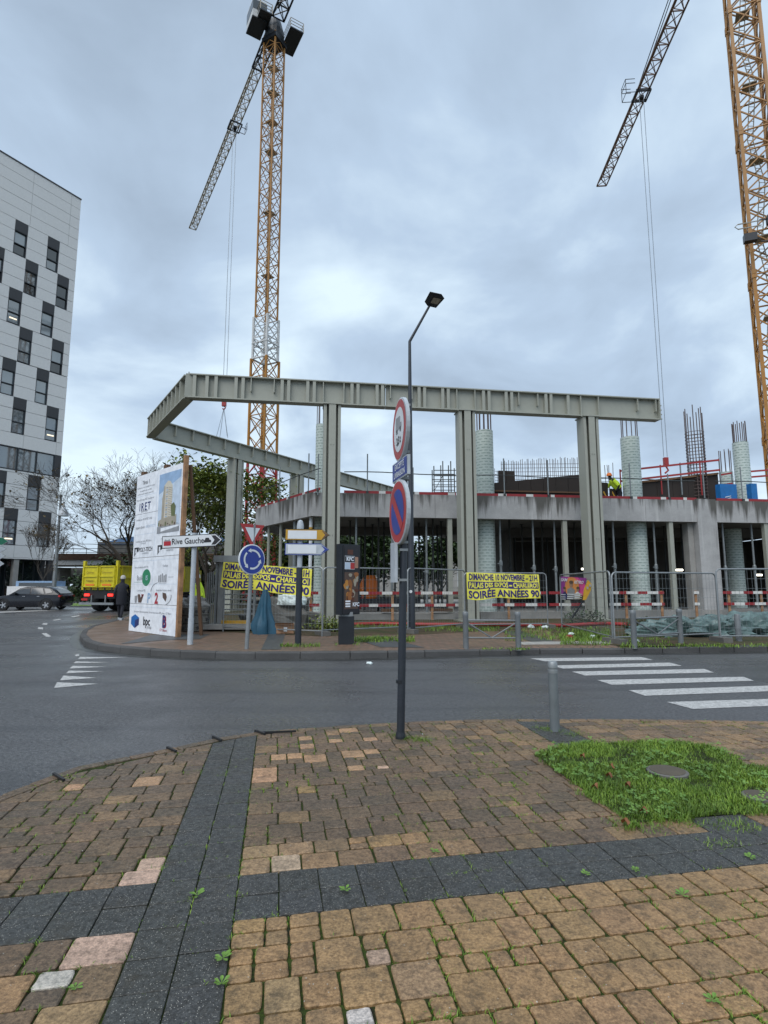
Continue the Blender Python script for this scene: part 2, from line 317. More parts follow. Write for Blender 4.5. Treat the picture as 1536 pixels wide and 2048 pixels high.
def textmb(body, size, T, sx=1, bold=0, align='CENTER', z=.003, warp=None, spacing=1, shear=0):
    cu = bpy.data.curves.new('t', 'FONT'); cu.body = body; cu.size = size; cu.align_x = align; cu.align_y = 'CENTER'; cu.offset = bold; cu.space_character = spacing; cu.shear = shear; cu.resolution_u = 3
    ob = bpy.data.objects.new('t', cu); me = bpy.data.meshes.new_from_object(ob)
    mb = MB(); pts = []
    for v in me.vertices:
        p = Vector((v.co.x*sx, v.co.y, z))
        if warp: p = warp(p)
        pts.append(T @ p)
    mb.add(pts, [tuple(p.vertices) for p in me.polygons])
    bpy.data.objects.remove(ob); bpy.data.curves.remove(cu); bpy.data.meshes.remove(me)
    return mb
# ================================================================== THE GROUND
def sheet(name, poly, z, m, **k):
    mb = MB(); mb.add([(p[0], p[1], z) for p in poly], [tuple(range(len(poly)))]); return mb.build(name, m, kind='structure', **k)
sheet('ground', [(-900, -300), (900, -300), (900, 1500), (-900, 1500)], -.03, 'dirt')
road = sheet('road', [(-70, -12), (60, -12), (60, 24), (-3, 24), (-3, 60), (-70, 60)], 0, 'asphalt')
# --- near pavement
edge = [G(*q) for q in [(0, 1598), (150, 1540), (350, 1500), (430, 1482), (520, 1468), (700, 1455), (850, 1447), (1000, 1443), (1240, 1443), (1536, 1447)]]
edge = [(p.x, p.y) for p in edge]
edge = [(-3.0, 2.6), (-2.87, 3.5)]+edge+[(5.6, 6.25), (7.0, 5.8)]
near_poly = [(7.0, -2.5), (-3.0, -2.5)]+edge[0:]
near_poly = near_poly[::-1] if False else near_poly
pave = sheet('pavement', near_poly, .015, 'joint_moss')
def halfplanes(poly, inset):
    n = len(poly); cx = sum(p[0] for p in poly)/n; cy = sum(p[1] for p in poly)/n; H = []
    for i in range(n):
        a, c = poly[i], poly[(i+1) % n]; nx, ny = -(c[1]-a[1]), c[0]-a[0]; L = math.hypot(nx, ny)
        if L < 1e-6: continue
        nx /= L; ny /= L
        if (cx-a[0])*nx+(cy-a[1])*ny < 0: nx, ny = -nx, -ny
        H.append((nx, ny, nx*a[0]+ny*a[1]+inset))
    return H
def clip(poly, H):
    for nx, ny, d in H:
        o = []; n = len(poly)
        for i in range(n):
            a, c = poly[i], poly[(i+1) % n]; da = a[0]*nx+a[1]*ny-d; dc = c[0]*nx+c[1]*ny-d
            if da >= 0: o.append(a)
            if (da >= 0) != (dc >= 0):
                t = da/(da-dc); o.append((a[0]+(c[0]-a[0])*t, a[1]+(c[1]-a[1])*t))
        poly = o
        if len(poly) < 3: return []
    return poly
TH = R(10.8); ct, st = math.cos(TH), math.sin(TH)
def uv2w(u, v): return (u*ct-v*st, u*st+v*ct)
def w2uv(x, y): return (x*ct+y*st, -x*st+y*ct)
EDGE_H = halfplanes(near_poly, .115)
rg = random.Random(3)
def area(p): return abs(sum(p[i][0]*p[(i+1) % len(p)][1]-p[(i+1) % len(p)][0]*p[i][1] for i in range(len(p))))/2
def inset_poly(p, d):
    n = len(p); cx = sum(q[0] for q in p)/n; cy = sum(q[1] for q in p)/n
    H = []
    for i in range(n):
        a, c = p[i], p[(i+1) % n]; nx, ny = -(c[1]-a[1]), c[0]-a[0]; L = math.hypot(nx, ny)
        if L < 1e-5: continue
        nx /= L; ny /= L
        if (cx-a[0])*nx+(cy-a[1])*ny < 0: nx, ny = -nx, -ny
        H.append((nx, ny, nx*a[0]+ny*a[1]+d))
    return clip(p, H)
def stone(mb, poly, tint, gap=.006, round_=.014, ch=.007, z=.026, rough=1.0):
    """one paver: tumbled outline with worn corners and a chamfer"""
    p = inset_poly(poly, gap)
    if len(p) < 3 or area(p) < .0012: return False
    q = []
    n = len(p)
    for i in range(n):
        a, b_, c = Vector(p[i-1]), Vector(p[i]), Vector(p[(i+1) % n])
        r1 = min(round_*rg.uniform(.6, 1.5), (a-b_).length*.35); r2 = min(round_*rg.uniform(.6, 1.5), (c-b_).length*.35)
        e1 = b_+(a-b_).normalized()*r1; e2 = b_+(c-b_).normalized()*r2
        m_ = (e1+e2)/2*.45+b_*.55
        q += [e1, m_, e2]
        if (c-b_).length > .08 and rough > .5: q.append((b_+c)/2+Vector((rg.uniform(-1, 1), rg.uniform(-1, 1)))*.0022)
    cx = sum(v.x for v in q)/len(q); cy = sum(v.y for v in q)/len(q); cc = Vector((cx, cy)); N = len(q)
    z += rg.gauss(0, .0012); tx, ty = rg.gauss(0, .006), rg.gauss(0, .006)
    tz = lambda v: z+(v.x-cx)*tx+(v.y-cy)*ty
    top = []; 
    for v in q:
        w = cc+(v-cc)*(1-ch/max(.03, (v-cc).length)); top.append((w.x, w.y, tz(w)))
    mid = [(v.x, v.y, tz(v)-ch*.75) for v in q]; bot = [(v.x, v.y, -.01) for v in q]
    fs = [tuple(range(N))]+[(N+i, N+(i+1) % N, (i+1) % N, i) for i in range(N)]+[(2*N+i, 2*N+(i+1) % N, N+(i+1) % N, N+i) for i in range(N)]
    # orientation
    if sum(q[i].x*q[(i+1) % N].y-q[(i+1) % N].x*q[i].y for i in range(N)) < 0: fs = [f[::-1] for f in fs]
    mb.add(top+mid+bot, fs); mb.tints = (mb.tints or [])+[tint]*len(fs); return True
grass_poly = [(1.29, 5.15), (1.55, 5.42), (2.06, 5.597), (2.89, 5.632), (3.058, 5.35), (3.01, 4.9), (3.25, 4.75), (3.3, 4.1), (2.75, 3.86), (2.35, 3.84), (2.016, 3.80), (1.774, 3.75), (1.521, 3.68), (1.46, 4.05), (1.351, 4.668)]
def inside(x, y, poly):
    c = False; j = len(poly)-1
    for i in range(len(poly)):
        if (poly[i][1] > y) != (poly[j][1] > y) and x < (poly[j][0]-poly[i][0])*(y-poly[i][1])/(poly[j][1]-poly[i][1])+poly[i][0]: c = not c
        j = i
    return c
def vary(c, s=.12):
    k = 1+rg.uniform(-s, s); return (c[0]*k, c[1]*k*(1+rg.uniform(-.04, .04)), c[2]*k*(1+rg.uniform(-.07, .07)))
OCH, TAN, BRN, GRY = (.41, .235, .095), (.25, .15, .072), (.145, .085, .046), (.088, .062, .042)
bright = []      # world spots where paler, newer stones lie
for (px, py, kind) in [(610, 1480, 'o'), (625, 1490, 'o'), (660, 1483, 'o'), (700, 1465, 'o'), (735, 1480, 'o'), (600, 1517, 'o'), (545, 1515, 'o'), (565, 1510, 'o'), (640, 1512, 'o'), (640, 1523, 'o'), (705, 1503, 'o'), (740, 1500, 'o'), (725, 1535, 'o'), (760, 1536, 'p'), (525, 1548, 'o'), (523, 1560, 'o'), (292, 1572, 'o'), (620, 1576, 't'), (130, 1583, 'o'),
                       (310, 1735, 'p'), (292, 1764, 'p'), (548, 1715, 'w'), (584, 1712, 'w'), (520, 1693, 'O'), (500, 1720, 'O'), (700, 1740, 'O'), (620, 1690, 'O'), (790, 1735, 'O'), (215, 1910, 'p'), (85, 1965, 'w'), (135, 1967, 'w'), (180, 2020, 'O'), (230, 1765, 'T'), (725, 2020, 'w'), (770, 1900, 'P'), (550, 1965, 'O'), (820, 1950, 'O')]:
    g_ = G(px, py, .02); bright.append((g_.x, g_.y, kind))
BR = {'o': (.60, .34, .18), 'p': (.74, .50, .36), 'w': (.75, .70, .66), 't': (.35, .22, .07), 'O': (.40, .25, .12), 'T': (.26, .15, .08), 'P': (.60, .42, .30)}
def tint_at(x, y, poly):
    for bx, by, k in bright:
        if inside(bx, by, poly): return vary(BR['P' if k == 'w' and area(poly) > .022 else k], .05)
    u, v = w2uv(x, y); n = noise.noise(Vector((x*.8, y*.8, 3)))
    och = (3.1-v)*1.1+.35+(u > -.2)*.25+n*.7
    if u < -.55: och -= .8
    if v > 3.19: och = .0+.13*(u-1.0)+n*.45-.04*(v-3.2)+(.6 if v < 3.5 and u < 1.2 and u > -.2 else 0)
    t_ = och+rg.gauss(0, .28)
    if t_ > .95: c = OCH
    elif t_ > .35: c = tuple(TAN[i]+(OCH[i]-TAN[i])*(t_-.35)/.6 for i in range(3))
    elif t_ > -.1: c = tuple(BRN[i]+(TAN[i]-BRN[i])*(t_+.1)/.45 for i in range(3))
    else: c = tuple(GRY[i]+(BRN[i]-GRY[i])*max(0, (t_+.6)/.5) for i in range(3))
    return vary(c, .10)
stones = []     # (dist, kind, poly, tint)
def put(kind, rect, jit=.003):
    u0, v0, u1, v1 = rect
    p = [uv2w(u0+rg.uniform(-jit, jit), v0+rg.uniform(-jit, jit)), uv2w(u1+rg.uniform(-jit, jit), v0+rg.uniform(-jit, jit)), uv2w(u1+rg.uniform(-jit, jit), v1+rg.uniform(-jit, jit)), uv2w(u0+rg.uniform(-jit, jit), v1+rg.uniform(-jit, jit))]
    cx = sum(q[0] for q in p)/4; cy = sum(q[1] for q in p)/4
    if inside(cx, cy, inset_poly_any): return
    if cy < 1.0 or abs(cx) > .76*cy+2.6: return
    q = clip(p, EDGE_H)
    if len(q) < 3: return
    stones.append((math.hypot(cx, cy), kind, q, None, cx, cy))
# grass pit keeps no stones: slightly shrunken outline
gcx, gcy = 2.2, 4.7
inset_poly_any = [(gcx+(x-gcx)*.86, gcy+(y-gcy)*.86) for x, y in grass_poly]
A0, A1, B0, B1, C0_, C1_ = -.55, -.15, 2.79, 3.19, 2.62, 3.02
# dark bands
v = B0-.2*11
k = 0
while v < 7:
    if not (B0-.05 < v < B1-.05):
        put('slab', (A0, v, A0+.2, v+.2), .0015); put('slab', (A0+.2, v, A1, v+.2), .0015)
    elif True:
        put('slab', (A0, v, A0+.2, v+.2), .0015); put('slab', (A0+.2, v, A1, v+.2), .0015)
    if v > B1-.02: put('slab', (C0_, v, C0_+.2, v+.2), .0015); put('slab', (C0_+.2, v, C1_, v+.2), .0015)
    v += .2
for r_ in (0, 1):
    off = 0 if r_ == 0 else .0
    u = A1
    while u < 7: put('slab', (u, B0+.2*r_, u+.2, B0+.2*r_+.2), .0015); u += .2
    u = A0-.2
    while u > -4: put('slab', (u, B0+.2*r_, u+.2, B0+.2*r_+.2), .0015); u -= .2
def fill(ua, ub, va, vb):
    far_ = va > 3; v = va; typ = True if far_ else rg.random() < .5
    while v < vb-.02:
        h = (.145 if far_ and rg.random() < .6 else .18) if typ else (.28 if far_ else .31)
        if vb-v < .43: h = vb-v if vb-v < .26 else (.31 if abs(vb-v-.31) < .05 else (vb-v)/2 if vb-v > .3 else vb-v)
        P = h < .26; u = ua
        while u < ub-.02:
            w = rg.choice((.24, .2, .2, .16, .11) if P and far_ else ((.2, .2, .14, .1) if P else (.14, .14, .2, .2)))
            if ub-u-w < .08: w = ub-u
            if P:
                if w < .12: put('paver', (u, v, u+w, v+h/2)); put('paver', (u, v+h/2, u+w, v+h))
                elif w < .16 and rg.random() < .35:
                    put('paver', (u, v, u+w, v+h/2)); put('paver', (u, v+h/2, u+w, v+h))
                else: put('paver', (u, v, u+w, v+h))
            else:
                if w < .17: m_ = v+h*rg.choice((.48, .52, .42)); put('paver', (u, v, u+w, m_)); put('paver', (u, m_, u+w, v+h))
                else:
                    if rg.random() < .5: put('paver', (u, v, u+w, v+.205)); a, b_ = v+.205, v+h
                    else: put('paver', (u, v+h-.205, u+w, v+h)); a, b_ = v, v+h-.205
                    put('paver', (u, a, u+w/2, b_)); put('paver', (u+w/2, a, u+w, b_))
            u += w
        v += h; typ = (rg.random() < .7) if far_ else not typ
fill(A1, 7, .6, B0); fill(A1, C0_, B1, 7.2); fill(C1_, 7, B1, 7.2); fill(-4, A0, .6, B0); fill(-4, A0, B1, 7.2)
# edging course along the carriageway
EH0 = halfplanes(near_poly, .004)
for i in range(1, len(edge)-1):
    a, c = Vector(edge[i]), Vector(edge[i+1]); L = (c-a).length; n = max(1, round(L/.2)); t_ = (c-a)/L; nn = Vector((t_.y, -t_.x))
    for j in range(n):
        s0, s1 = L*j/n, L*(j+1)/n
        p = [a+t_*s0, a+t_*s1, a+t_*s1+nn*.108, a+t_*s0+nn*.108]; p = [(q.x, q.y) for q in p]
        cx, cy = sum(q[0] for q in p)/4, sum(q[1] for q in p)/4
        if abs(cx) < .78*cy+2.6: stones.append((math.hypot(cx, cy), 'paver', p, None, cx, cy))
stones.sort(key=lambda s_: s_[0])
cnt = {'paver': 0, 'slab': 0}; rest = {'paver': MB(), 'slab': MB()}
for d_, kind, p, _, cx, cy in stones:
    if kind == 'paver': tint = tint_at(cx, cy, p); kw = dict(gap=.0055 if cy < 3.4 else .0045, round_=.015, ch=.0055, z=.027)
    else: tint = vary((.026, .0285, .0285), .30); kw = dict(gap=.0025, round_=.003, ch=.004, z=.026, rough=0)
    visible = abs(cx) < .70*cy*1.02+.1 and cy > 2.0
    if visible and cnt[kind] < 298:
        mb = MB()
        if stone(mb, p, tint, **kw): cnt[kind] += 1; mb.build('paver' if kind == 'paver' else 'dark_slab', kind+'_stone', pave)
    else: stone(rest[kind], p, tint, **kw)
rest['paver'].build('paver', 'paver_stone', pave, kind='stuff'); 
if rest['slab'].v: rest['slab'].build('dark_slab', 'slab_stone', pave, kind='stuff')
# --- road markings
def mark(name, quads, z=.004):
    mb = MB()
    for q in quads: mb.add([(p.x, p.y, z) for p in q], [tuple(range(len(q)))])
    return mb.build(name, 'road_mark', road)
b = base('road_mark', .6); n = b.noise(b.o, 14, 5, .75); n3_ = b.noise(b.o, 70, 4, .8); c = b.mix(b.rng(n, .42, .66, 0, .65), (.56, .56, .545), (.14, .14, .14)); c = b.mix(b.rng(n3_, .52, .6, 0, .7), c, (.09, .09, .09)); b.l(c, b.b.inputs['Base Color'])
for q in [[(1060, 1317), (1283, 1314.3), (1306, 1320.2), (1090, 1323)], [(1102, 1331.5), (1340, 1325.5), (1364, 1332), (1126, 1337.5)], [(1144, 1343.5), (1409, 1338.3), (1428, 1345.5), (1170, 1351.5)],
          [(1194, 1360.5), (1487, 1354), (1508, 1362), (1224, 1370)], [(1257, 1381), (1590, 1370), (1620, 1380), (1290, 1392)], [(1333, 1404.5), (1680, 1394), (1715, 1405), (1386, 1418.5)]]:
    mark('zebra_stripe', [[G(*p) for p in q]])
for b0, b1, tip in [((160, 1314), (156, 1318.5), (258, 1315)), ((151, 1323), (147, 1327), (219, 1325)), ((145, 1332), (139, 1337.5), (213, 1334)), ((138, 1341.5), (132, 1347), (208, 1343)), ((127, 1351.5), (120, 1361), (195, 1356)), ((114, 1365), (108, 1376.5), (197, 1368))]:
    mark('give_way_triangle', [[G(*b1), G(*tip), G(*b0)]])
for q in [[(141, 1233), (157, 1230.5), (161, 1231.8), (146, 1234.5)], [(104, 1240.5), (119, 1237.8), (123, 1239), (109, 1241.5)], [(83, 1249), (88, 1246), (96, 1247), (93, 1250)], [(75, 1258), (77, 1254.5), (86, 1255), (86, 1259)], [(83, 1267), (92, 1266), (103, 1273), (93, 1274)], [(149, 1310), (157, 1308), (159, 1312), (152, 1313)]]:
    mark('lane_dash', [[G(*p) for p in q]])
mark('edge_line', [[G(-60, 1228.0), G(190, 1217.6), G(190, 1216.6), G(-60, 1225.6)]]); mark('edge_line', [[G(120, 1213.6), G(215, 1210.4), G(215, 1209), G(120, 1212.0)]])
# --- far pavement with its kerb
kerb = [G(*q) for q in [(262, 1227), (252, 1238), (221, 1250), (182, 1260), (164, 1270), (159, 1280), (170, 1293), (195, 1301), (240, 1306.5), (300, 1312), (360, 1315.5), (430, 1318), (510, 1319), (600, 1319), (700, 1318), (850, 1315), (960, 1311), (1080, 1308), (1250, 1307), (1400, 1306), (1536, 1304), (1800, 1300)]]
kerb = [(p.x, p.y) for p in kerb]
def kh(i): # kerb height, dropped at the crossing
    x = kerb[i][0]
    return .14 if x < .2 or x > 7.4 else (.14-.035*min(1, (x-.2)/2.2) if x < 2.4 else (.105 if x < 6.2 else .105+.035*(x-6.2)/1.2))
far_poly = kerb+[(40, 16), (40, 60), (-3, 60), (-14.5, 42)]
inn = []
for i, p in enumerate(kerb):
    a = Vector(kerb[max(0, i-1)]); c = Vector(kerb[min(len(kerb)-1, i+1)]); t_ = (c-a).normalized(); inn.append((p[0]-t_.y*.16, p[1]+t_.x*.16))
far = MB()
nK = len(kerb); row2 = []
for i in range(nK):
    a = Vector(kerb[max(0, i-1)]); c = Vector(kerb[min(nK-1, i+1)]); t_ = (c-a).normalized(); row2.append((kerb[i][0]-t_.y*.30, kerb[i][1]+t_.x*.30))
for i in range(nK-1): far.add([(*inn[i], kh(i)), (*inn[i+1], kh(i+1)), (*row2[i+1], .142), (*row2[i], .142)], [(0, 1, 2, 3)])
far.add([(x, y, .142) for x, y in row2]+[(40, 15.4, .142), (40, 60, .142), (-3, 60, .142), (-14.2, 42, .142)], [tuple(range(nK+4))])
farp = far.build('far_pavement', 'far_paving', kind='structure')
sub = []      # resample the kerb into stones of about 0.9 m
acc = 0
for i in range(len(kerb)-1):
    a, c = Vector(kerb[i]), Vector(kerb[i+1]); L = (c-a).length; n = max(1, round(L/.85))
    ia, ic = Vector(inn[i]), Vector(inn[i+1])
    for j in range(n):
        f0, f1 = j/n+.006, (j+1)/n-.006; h0, h1 = kh(i)+(kh(i+1)-kh(i))*f0, kh(i)+(kh(i+1)-kh(i))*f1
        P = [a.lerp(c, f0), a.lerp(c, f1), ia.lerp(ic, f1), ia.lerp(ic, f0)]; hh = [h0, h1, h1, h0]; dz = rg.uniform(-.003, .006)
        o_ = [P[0].lerp(P[3], .12), P[1].lerp(P[2], .12), P[2], P[3]]
        mb = MB(); mb.add([(p.x, p.y, -.02) for p in P]+[(p.x, p.y, h-.02+dz) for p, h in zip(P, hh)]+[(p.x, p.y, h+.006+dz) for p, h in zip(o_, hh)],
                          [(0, 1, 5, 4), (1, 2, 6, 5), (2, 3, 7, 6), (3, 0, 4, 7), (4, 5, 9, 8), (5, 6, 10, 9), (6, 7, 11, 10), (7, 4, 8, 11), (8, 9, 10, 11)])
        mb.build('kerb_stone', 'kerb_stone', farp)
# gutter strip and dark slab bands on the far pavement
def sheet_q(name, pts, z, m, parent): 
    mb = MB(); mb.add([(p.x, p.y, z) for p in [G(*q, z) for q in pts]], [tuple(range(len(pts)))]); return mb.build(name, m, parent)
M['slab_far'] = mat('slab_far', (.06, .062, .062), .5, var=.2, scale=3)
mat('slab_pale', (.36, .35, .32), .55, var=.15, scale=5); mat('gutter', (.05, .052, .05), .35, var=.3, scale=1.5)
for q in [[(522, 1299), (545, 1252), (575, 1252), (561, 1299)], [(760, 1294), (700, 1275), (760, 1272), (850, 1295)], [(1078, 1288), (1000, 1262), (1040, 1261), (1120, 1286)], [(240, 1288), (300, 1270), (420, 1268), (400, 1278), (330, 1280)]]:
    sheet_q('dark_band', q, .149, 'slab_far', farp)
a, c = G(1046, 1289.5, .142), G(1226, 1287.5, .142); dd = (c-a)/11; nn = Vector((-dd.y, dd.x, 0)).normalized()*.30
for r_ in (0, 1):
    for i in range(11):
        o_ = a+dd*i+nn*r_; mb = MB(); mb.prism([(o_+dd*.02).to_2d(), (o_+dd*.98).to_2d(), (o_+dd*.98+nn*.97).to_2d(), (o_+dd*.02+nn*.97).to_2d()], .13, .152+rg.uniform(0, .002)-.003); mb.build('pale_slab', 'slab_pale', farp)
gm = MB()
for i in range(len(kerb)-1):
    a = Vector(kerb[max(0, i-1)]); 
    def off(i): 
        a = Vector(kerb[max(0, i-1)]); c = Vector(kerb[min(len(kerb)-1, i+1)]); t_ = (c-a).normalized(); return (kerb[i][0]+t_.y*.26, kerb[i][1]-t_.x*.26)
    gm.quad((*kerb[i], .004), (*off(i), .004), (*off(i+1), .004), (*kerb[i+1], .004))
gm.build('gutter', 'gutter', road)
# verge of weeds and dirt between the pavement and the site
verge = [G(*q, .15) for q in [(250, 1240), (420, 1262), (640, 1272), (700, 1271), (850, 1268), (960, 1262), (1090, 1258), (1130, 1278), (1235, 1291), (1330, 1292), (1536, 1289), (1800, 1286)]]
sheet('site_ground', [(p.x, p.y) for p in verge]+[(40, 16), (60, 45), (60, 75), (-6, 75), (-13, 40)], .147, 'dirt')
# ================================================================== WHITE BUILDING ON THE LEFT
BX, BY = -35.2, 60.0; FA = R(31); fdx, fdy = -math.sin(FA), -math.cos(FA)      # s runs leftwards/towards the camera along the facade
nxx, nyy = math.cos(FA), -math.sin(FA)                                         # outward normal (to the right-front)
def F(s, z, o=0.0): return Vector((BX+fdx*s+nxx*o, BY+fdy*s+nyy*o, z))
bl = thing('office_building', 'tall white panelled office block with dark staggered windows at the left edge', 'building', (BX, BY, 0))
def fbox(mb, s0, s1, z0, z1, o0, o1, mi=0):
    vs = [F(s, z, o) for s, z, o in ((s0, z0, o0), (s1, z0, o0), (s1, z0, o1), (s0, z0, o1), (s0, z1, o0), (s1, z1, o0), (s1, z1, o1), (s0, z1, o1))]
    mb.add(vs, [(3, 2, 1, 0), (4, 5, 6, 7), (0, 1, 5, 4), (1, 2, 6, 5), (2, 3, 7, 6), (3, 0, 4, 7)], mi)
SMAX = 14.0
core = MB(); fbox(core, .02, 34, 4.4, 45.6, -22, -.32); core.build('wall', 'clad_dark', bl)
mb = MB(); fbox(mb, SMAX, 34, 4.35, 46, -.3, 0); mb.build('plain_wall', 'clad_white', bl)
mb = MB(); fbox(mb, -.02, 34, 45.98, 46.12, -22, .06); mb.build('roof', 'clad_dark', bl)
ZT = [39.65, 35.87, 32.1, 28.32, 24.5, 20.75]; STW = 3.77
wins = []
for i, zt in enumerate(ZT):
    s = 2.0 if i % 2 == 0 else .68
    while s < SMAX-1.3: wins.append((s, s+1.26, zt-STW+.02, zt)); s += 3.33
for zt, s in ((12.95, 1.95), (9.28, .6)):
    while s < SMAX-1.3: wins.append((s, s+1.28, zt-3.68, zt)); s += 3.33
BAND = (13.2, 15.56)
zrows = []
z = 46.0
for k in range(5): zrows.append((z-1.27, z)); z -= 1.27
for zt in ZT:
    for k in range(3): zrows.append((zt-STW*(k+1)/3, zt-STW*k/3))
zrows.append((BAND[1], 16.98))
for zt in (12.95, 9.28):
    for k in range(3): zrows.append((zt-3.68*(k+1)/3, zt-3.68*k/3))
zrows += [(12.95, 13.2), (4.35, 5.6)]
for (z0, z1) in zrows:
    zm = (z0+z1)/2; cuts = sorted([(w[0], w[1]) for w in wins if w[2]-.01 < zm < w[3]+.01]); s = 0.0
    spans = []
    for a, c in cuts:
        if a > s+.02: spans.append((s, a))
        s = c
    if s < SMAX: spans.append((s, SMAX))
    if not cuts: spans = [(0, 1.1), (1.1, 5.2), (5.2, 9.3), (9.3, SMAX)] if z1 > 39.7 else [(0, .65), (.65, 4), (4, 7.3), (7.3, 10.6), (10.6, SMAX)]
    for a, c in spans:
        mb = MB(); j = rg.uniform(-.004, .004); fbox(mb, a+.012, c-.012, z0+.02, z1-.02, -.3, j); mb.build('cladding_panel', 'clad_white', bl)
lit = {(4, 4): 1}
for i, (a, c, z0, z1) in enumerate(wins):
    mb = MB(); fbox(mb, a, c, z1-1.15, z1, -.28, .012); mb.build('dark_panel', 'clad_dark', bl)
    zz = z1-1.15; t_ = .07
    mb = MB(); fbox(mb, a, a+t_, z0, zz, -.28, -.02); fbox(mb, c-t_, c, z0, zz, -.28, -.02); fbox(mb, a+t_, c-t_, z0, z0+t_, -.28, .03); fbox(mb, a+t_, c-t_, zz-t_, zz, -.28, -.02); zc = z0+(zz-z0)*.46; fbox(mb, a+t_, c-t_, zc-.04, zc+.04, -.28, -.03)
    w = mb.build('window', 'window_frame', bl)
    for p, q in ((z0+t_, zc-.04), (zc+.04, zz-t_)):
        mb = MB(); fbox(mb, a+t_, c-t_, p, q, -.24, -.20); mb.build('pane', rg.choice(['glass', 'glass', 'glass_mid', 'glass_dark']), w)
    if i % 11 in (7, 9):
        mb = MB(); fbox(mb, a+.25, c-.3, z0+.55, z0+.68, -.155, -.15); mb.build('ceiling_light', 'window_light', w)
# glazed band
s = .65
while s < SMAX:
    e = min(SMAX, s+(1.85)); mb = MB(); fbox(mb, s, s+.09, BAND[0], BAND[1], -.28, .0); fbox(mb, s+.09, e, BAND[0], BAND[0]+.09, -.28, .03); fbox(mb, s+.09, e, BAND[1]-.09, BAND[1], -.28, 0); w = mb.build('window', 'window_frame', bl)
    mb = MB(); fbox(mb, s+.09, e, BAND[0]+.09, BAND[1]-.09, -.2, -.15); mb.build('pane', 'glass', w); s = e
mb = MB(); fbox(mb, 0, .65, *BAND, -.28, .0); mb.build('dark_panel', 'clad_dark', bl)
# ground floor: recessed dark glazing with columns
mb = MB(); fbox(mb, .02, 34, 0, 4.4, -20, -1.6); mb.build('ground_floor_wall', 'clad_dark', bl)
mb = MB(); fbox(mb, 0, 34, 4.22, 4.345, -2, .03); mb.build('soffit', 'clad_white', bl)
for k in range(8):
    s = .5+k*1.7; mb = MB(); fbox(mb, s, s+.1, 0, 4.2, -1.6, -1.5); w = mb.build('window', 'window_frame', bl); mb = MB(); fbox(mb, s+.1, s+1.65, .1, 4.1, -1.58, -1.53); mb.build('pane', 'glass_dark', w)
for s in (0.02, 3.4, 6.8, 10.2, 13.6): mb = MB(); fbox(mb, s, s+.5, 0, 4.2, -.55, -.05); mb.build('pillar', 'clad_dark' if s < 1 else 'concrete', bl)
# ================================================================== TOWER CRANES
def lattice_mast(mb, cx, cy, z0, z1, side, rot, chord, brace, mi=0, bay=None, x=True):
    h = side/2; cn = [(cx+h*(a*math.cos(rot)-b_*math.sin(rot)), cy+h*(a*math.sin(rot)+b_*math.cos(rot))) for a, b_ in ((-1, -1), (1, -1), (1, 1), (-1, 1))]
    for c in cn: mb.bar((*c, z0), (*c, z1), chord, mi=mi, up=(math.cos(rot), math.sin(rot), 0))
    bay = bay or side; n = max(1, round((z1-z0)/bay)); dz = (z1-z0)/n
    for i in range(n):
        a, c = z0+i*dz, z0+(i+1)*dz
        for k in range(4):
            p, q = cn[k], cn[(k+1) % 4]
            if x: mb.bar((*p, a), (*q, c), brace, mi=mi); mb.bar((*q, a), (*p, c), brace, mi=mi)
            elif (i+k) % 2: mb.bar((*p, a), (*q, c), brace, mi=mi)
            else: mb.bar((*q, a), (*p, c), brace, mi=mi)
            if i % 2 == 0: mb.bar((*p, a), (*q, a), brace*1.1, mi=mi)
    return cn
def lattice_jib(mb, p0, p1, w, h, chord, brace, bay, mi=0, apex_up=True, tip=None):
    """triangular jib: two bottom chords and one top chord"""
    p0, p1 = Vector(p0), Vector(p1); d = (p1-p0); L = d.length; d.normalize(); x = d.cross(Vector((0, 0, 1))).normalized(); u = x.cross(d).normalized(); n = round(L/bay)
    ps = []
    for i in range(n+1):
        f = i/n; c = p0+d*L*f; ww, hh = w, h*(1-.25*f); ps.append((c-x*ww/2, c+x*ww/2, c+u*hh))
    for k in range(3): mb.bar(ps[0][k], ps[-1][k], chord*(1.25 if k == 2 else 1), mi=mi, up=u)
    for i in range(n):
        a, c = ps[i], ps[i+1]; m_ = [(a[k]+c[k])/2 for k in range(3)]
        mb.bar(a[0], c[1], brace, mi=mi); mb.bar(a[1], c[0], brace, mi=mi); mb.bar(a[0], a[1], brace*1.3, mi=mi)
        for k in (0, 1): mb.bar(a[k], m_[2], brace, mi=mi); mb.bar(m_[2], c[k], brace, mi=mi)
    mb.bar(ps[-1][0], ps[-1][1], chord, mi=mi); mb.bar(ps[-1][0], ps[-1][2], brace, mi=mi); mb.bar(ps[-1][1], ps[-1][2], brace, mi=mi)
    return ps, d, x, u
c1 = thing('tower_crane', 'orange tower crane with a white mast collar, rising behind the steel frame', 'tower crane', (-11.95, 54, 0), group='tower cranes')
cx, cy = -11.95, 54.0; rot = R(45)+math.atan2(-cx, cy)*-1+R(6)
rot = R(45)+R(12)+R(5)
mb = MB(); lattice_mast(mb, cx, cy, .16, 14.2, 1.95, rot, .2, .075, 0, 2.1); mb.build('mast_base', 'crane_red', c1)
mb = MB(); lattice_mast(mb, cx, cy, 14.2, 24.0, 1.95, rot, .19, .07, 0, 2.1); mb.build('lower_mast', 'crane_yellow', c1)
mb = MB(); lattice_mast(mb, cx, cy, 24.0, 28.4, 1.75, rot, .2, .075, 0, 1.1); mb.build('mast_collar', 'crane_white', c1)
for z in (24.0, 25.6): 
    mb = MB(); cs_ = [(cx+1.35*math.cos(rot+k*math.pi/2+math.pi/4), cy+1.35*math.sin(rot+k*math.pi/2+math.pi/4), z) for k in range(4)]
    for k in range(4): mb.bar(cs_[k], cs_[(k+1) % 4], .12)
    mb.build('collar_ring', 'crane_white', c1)
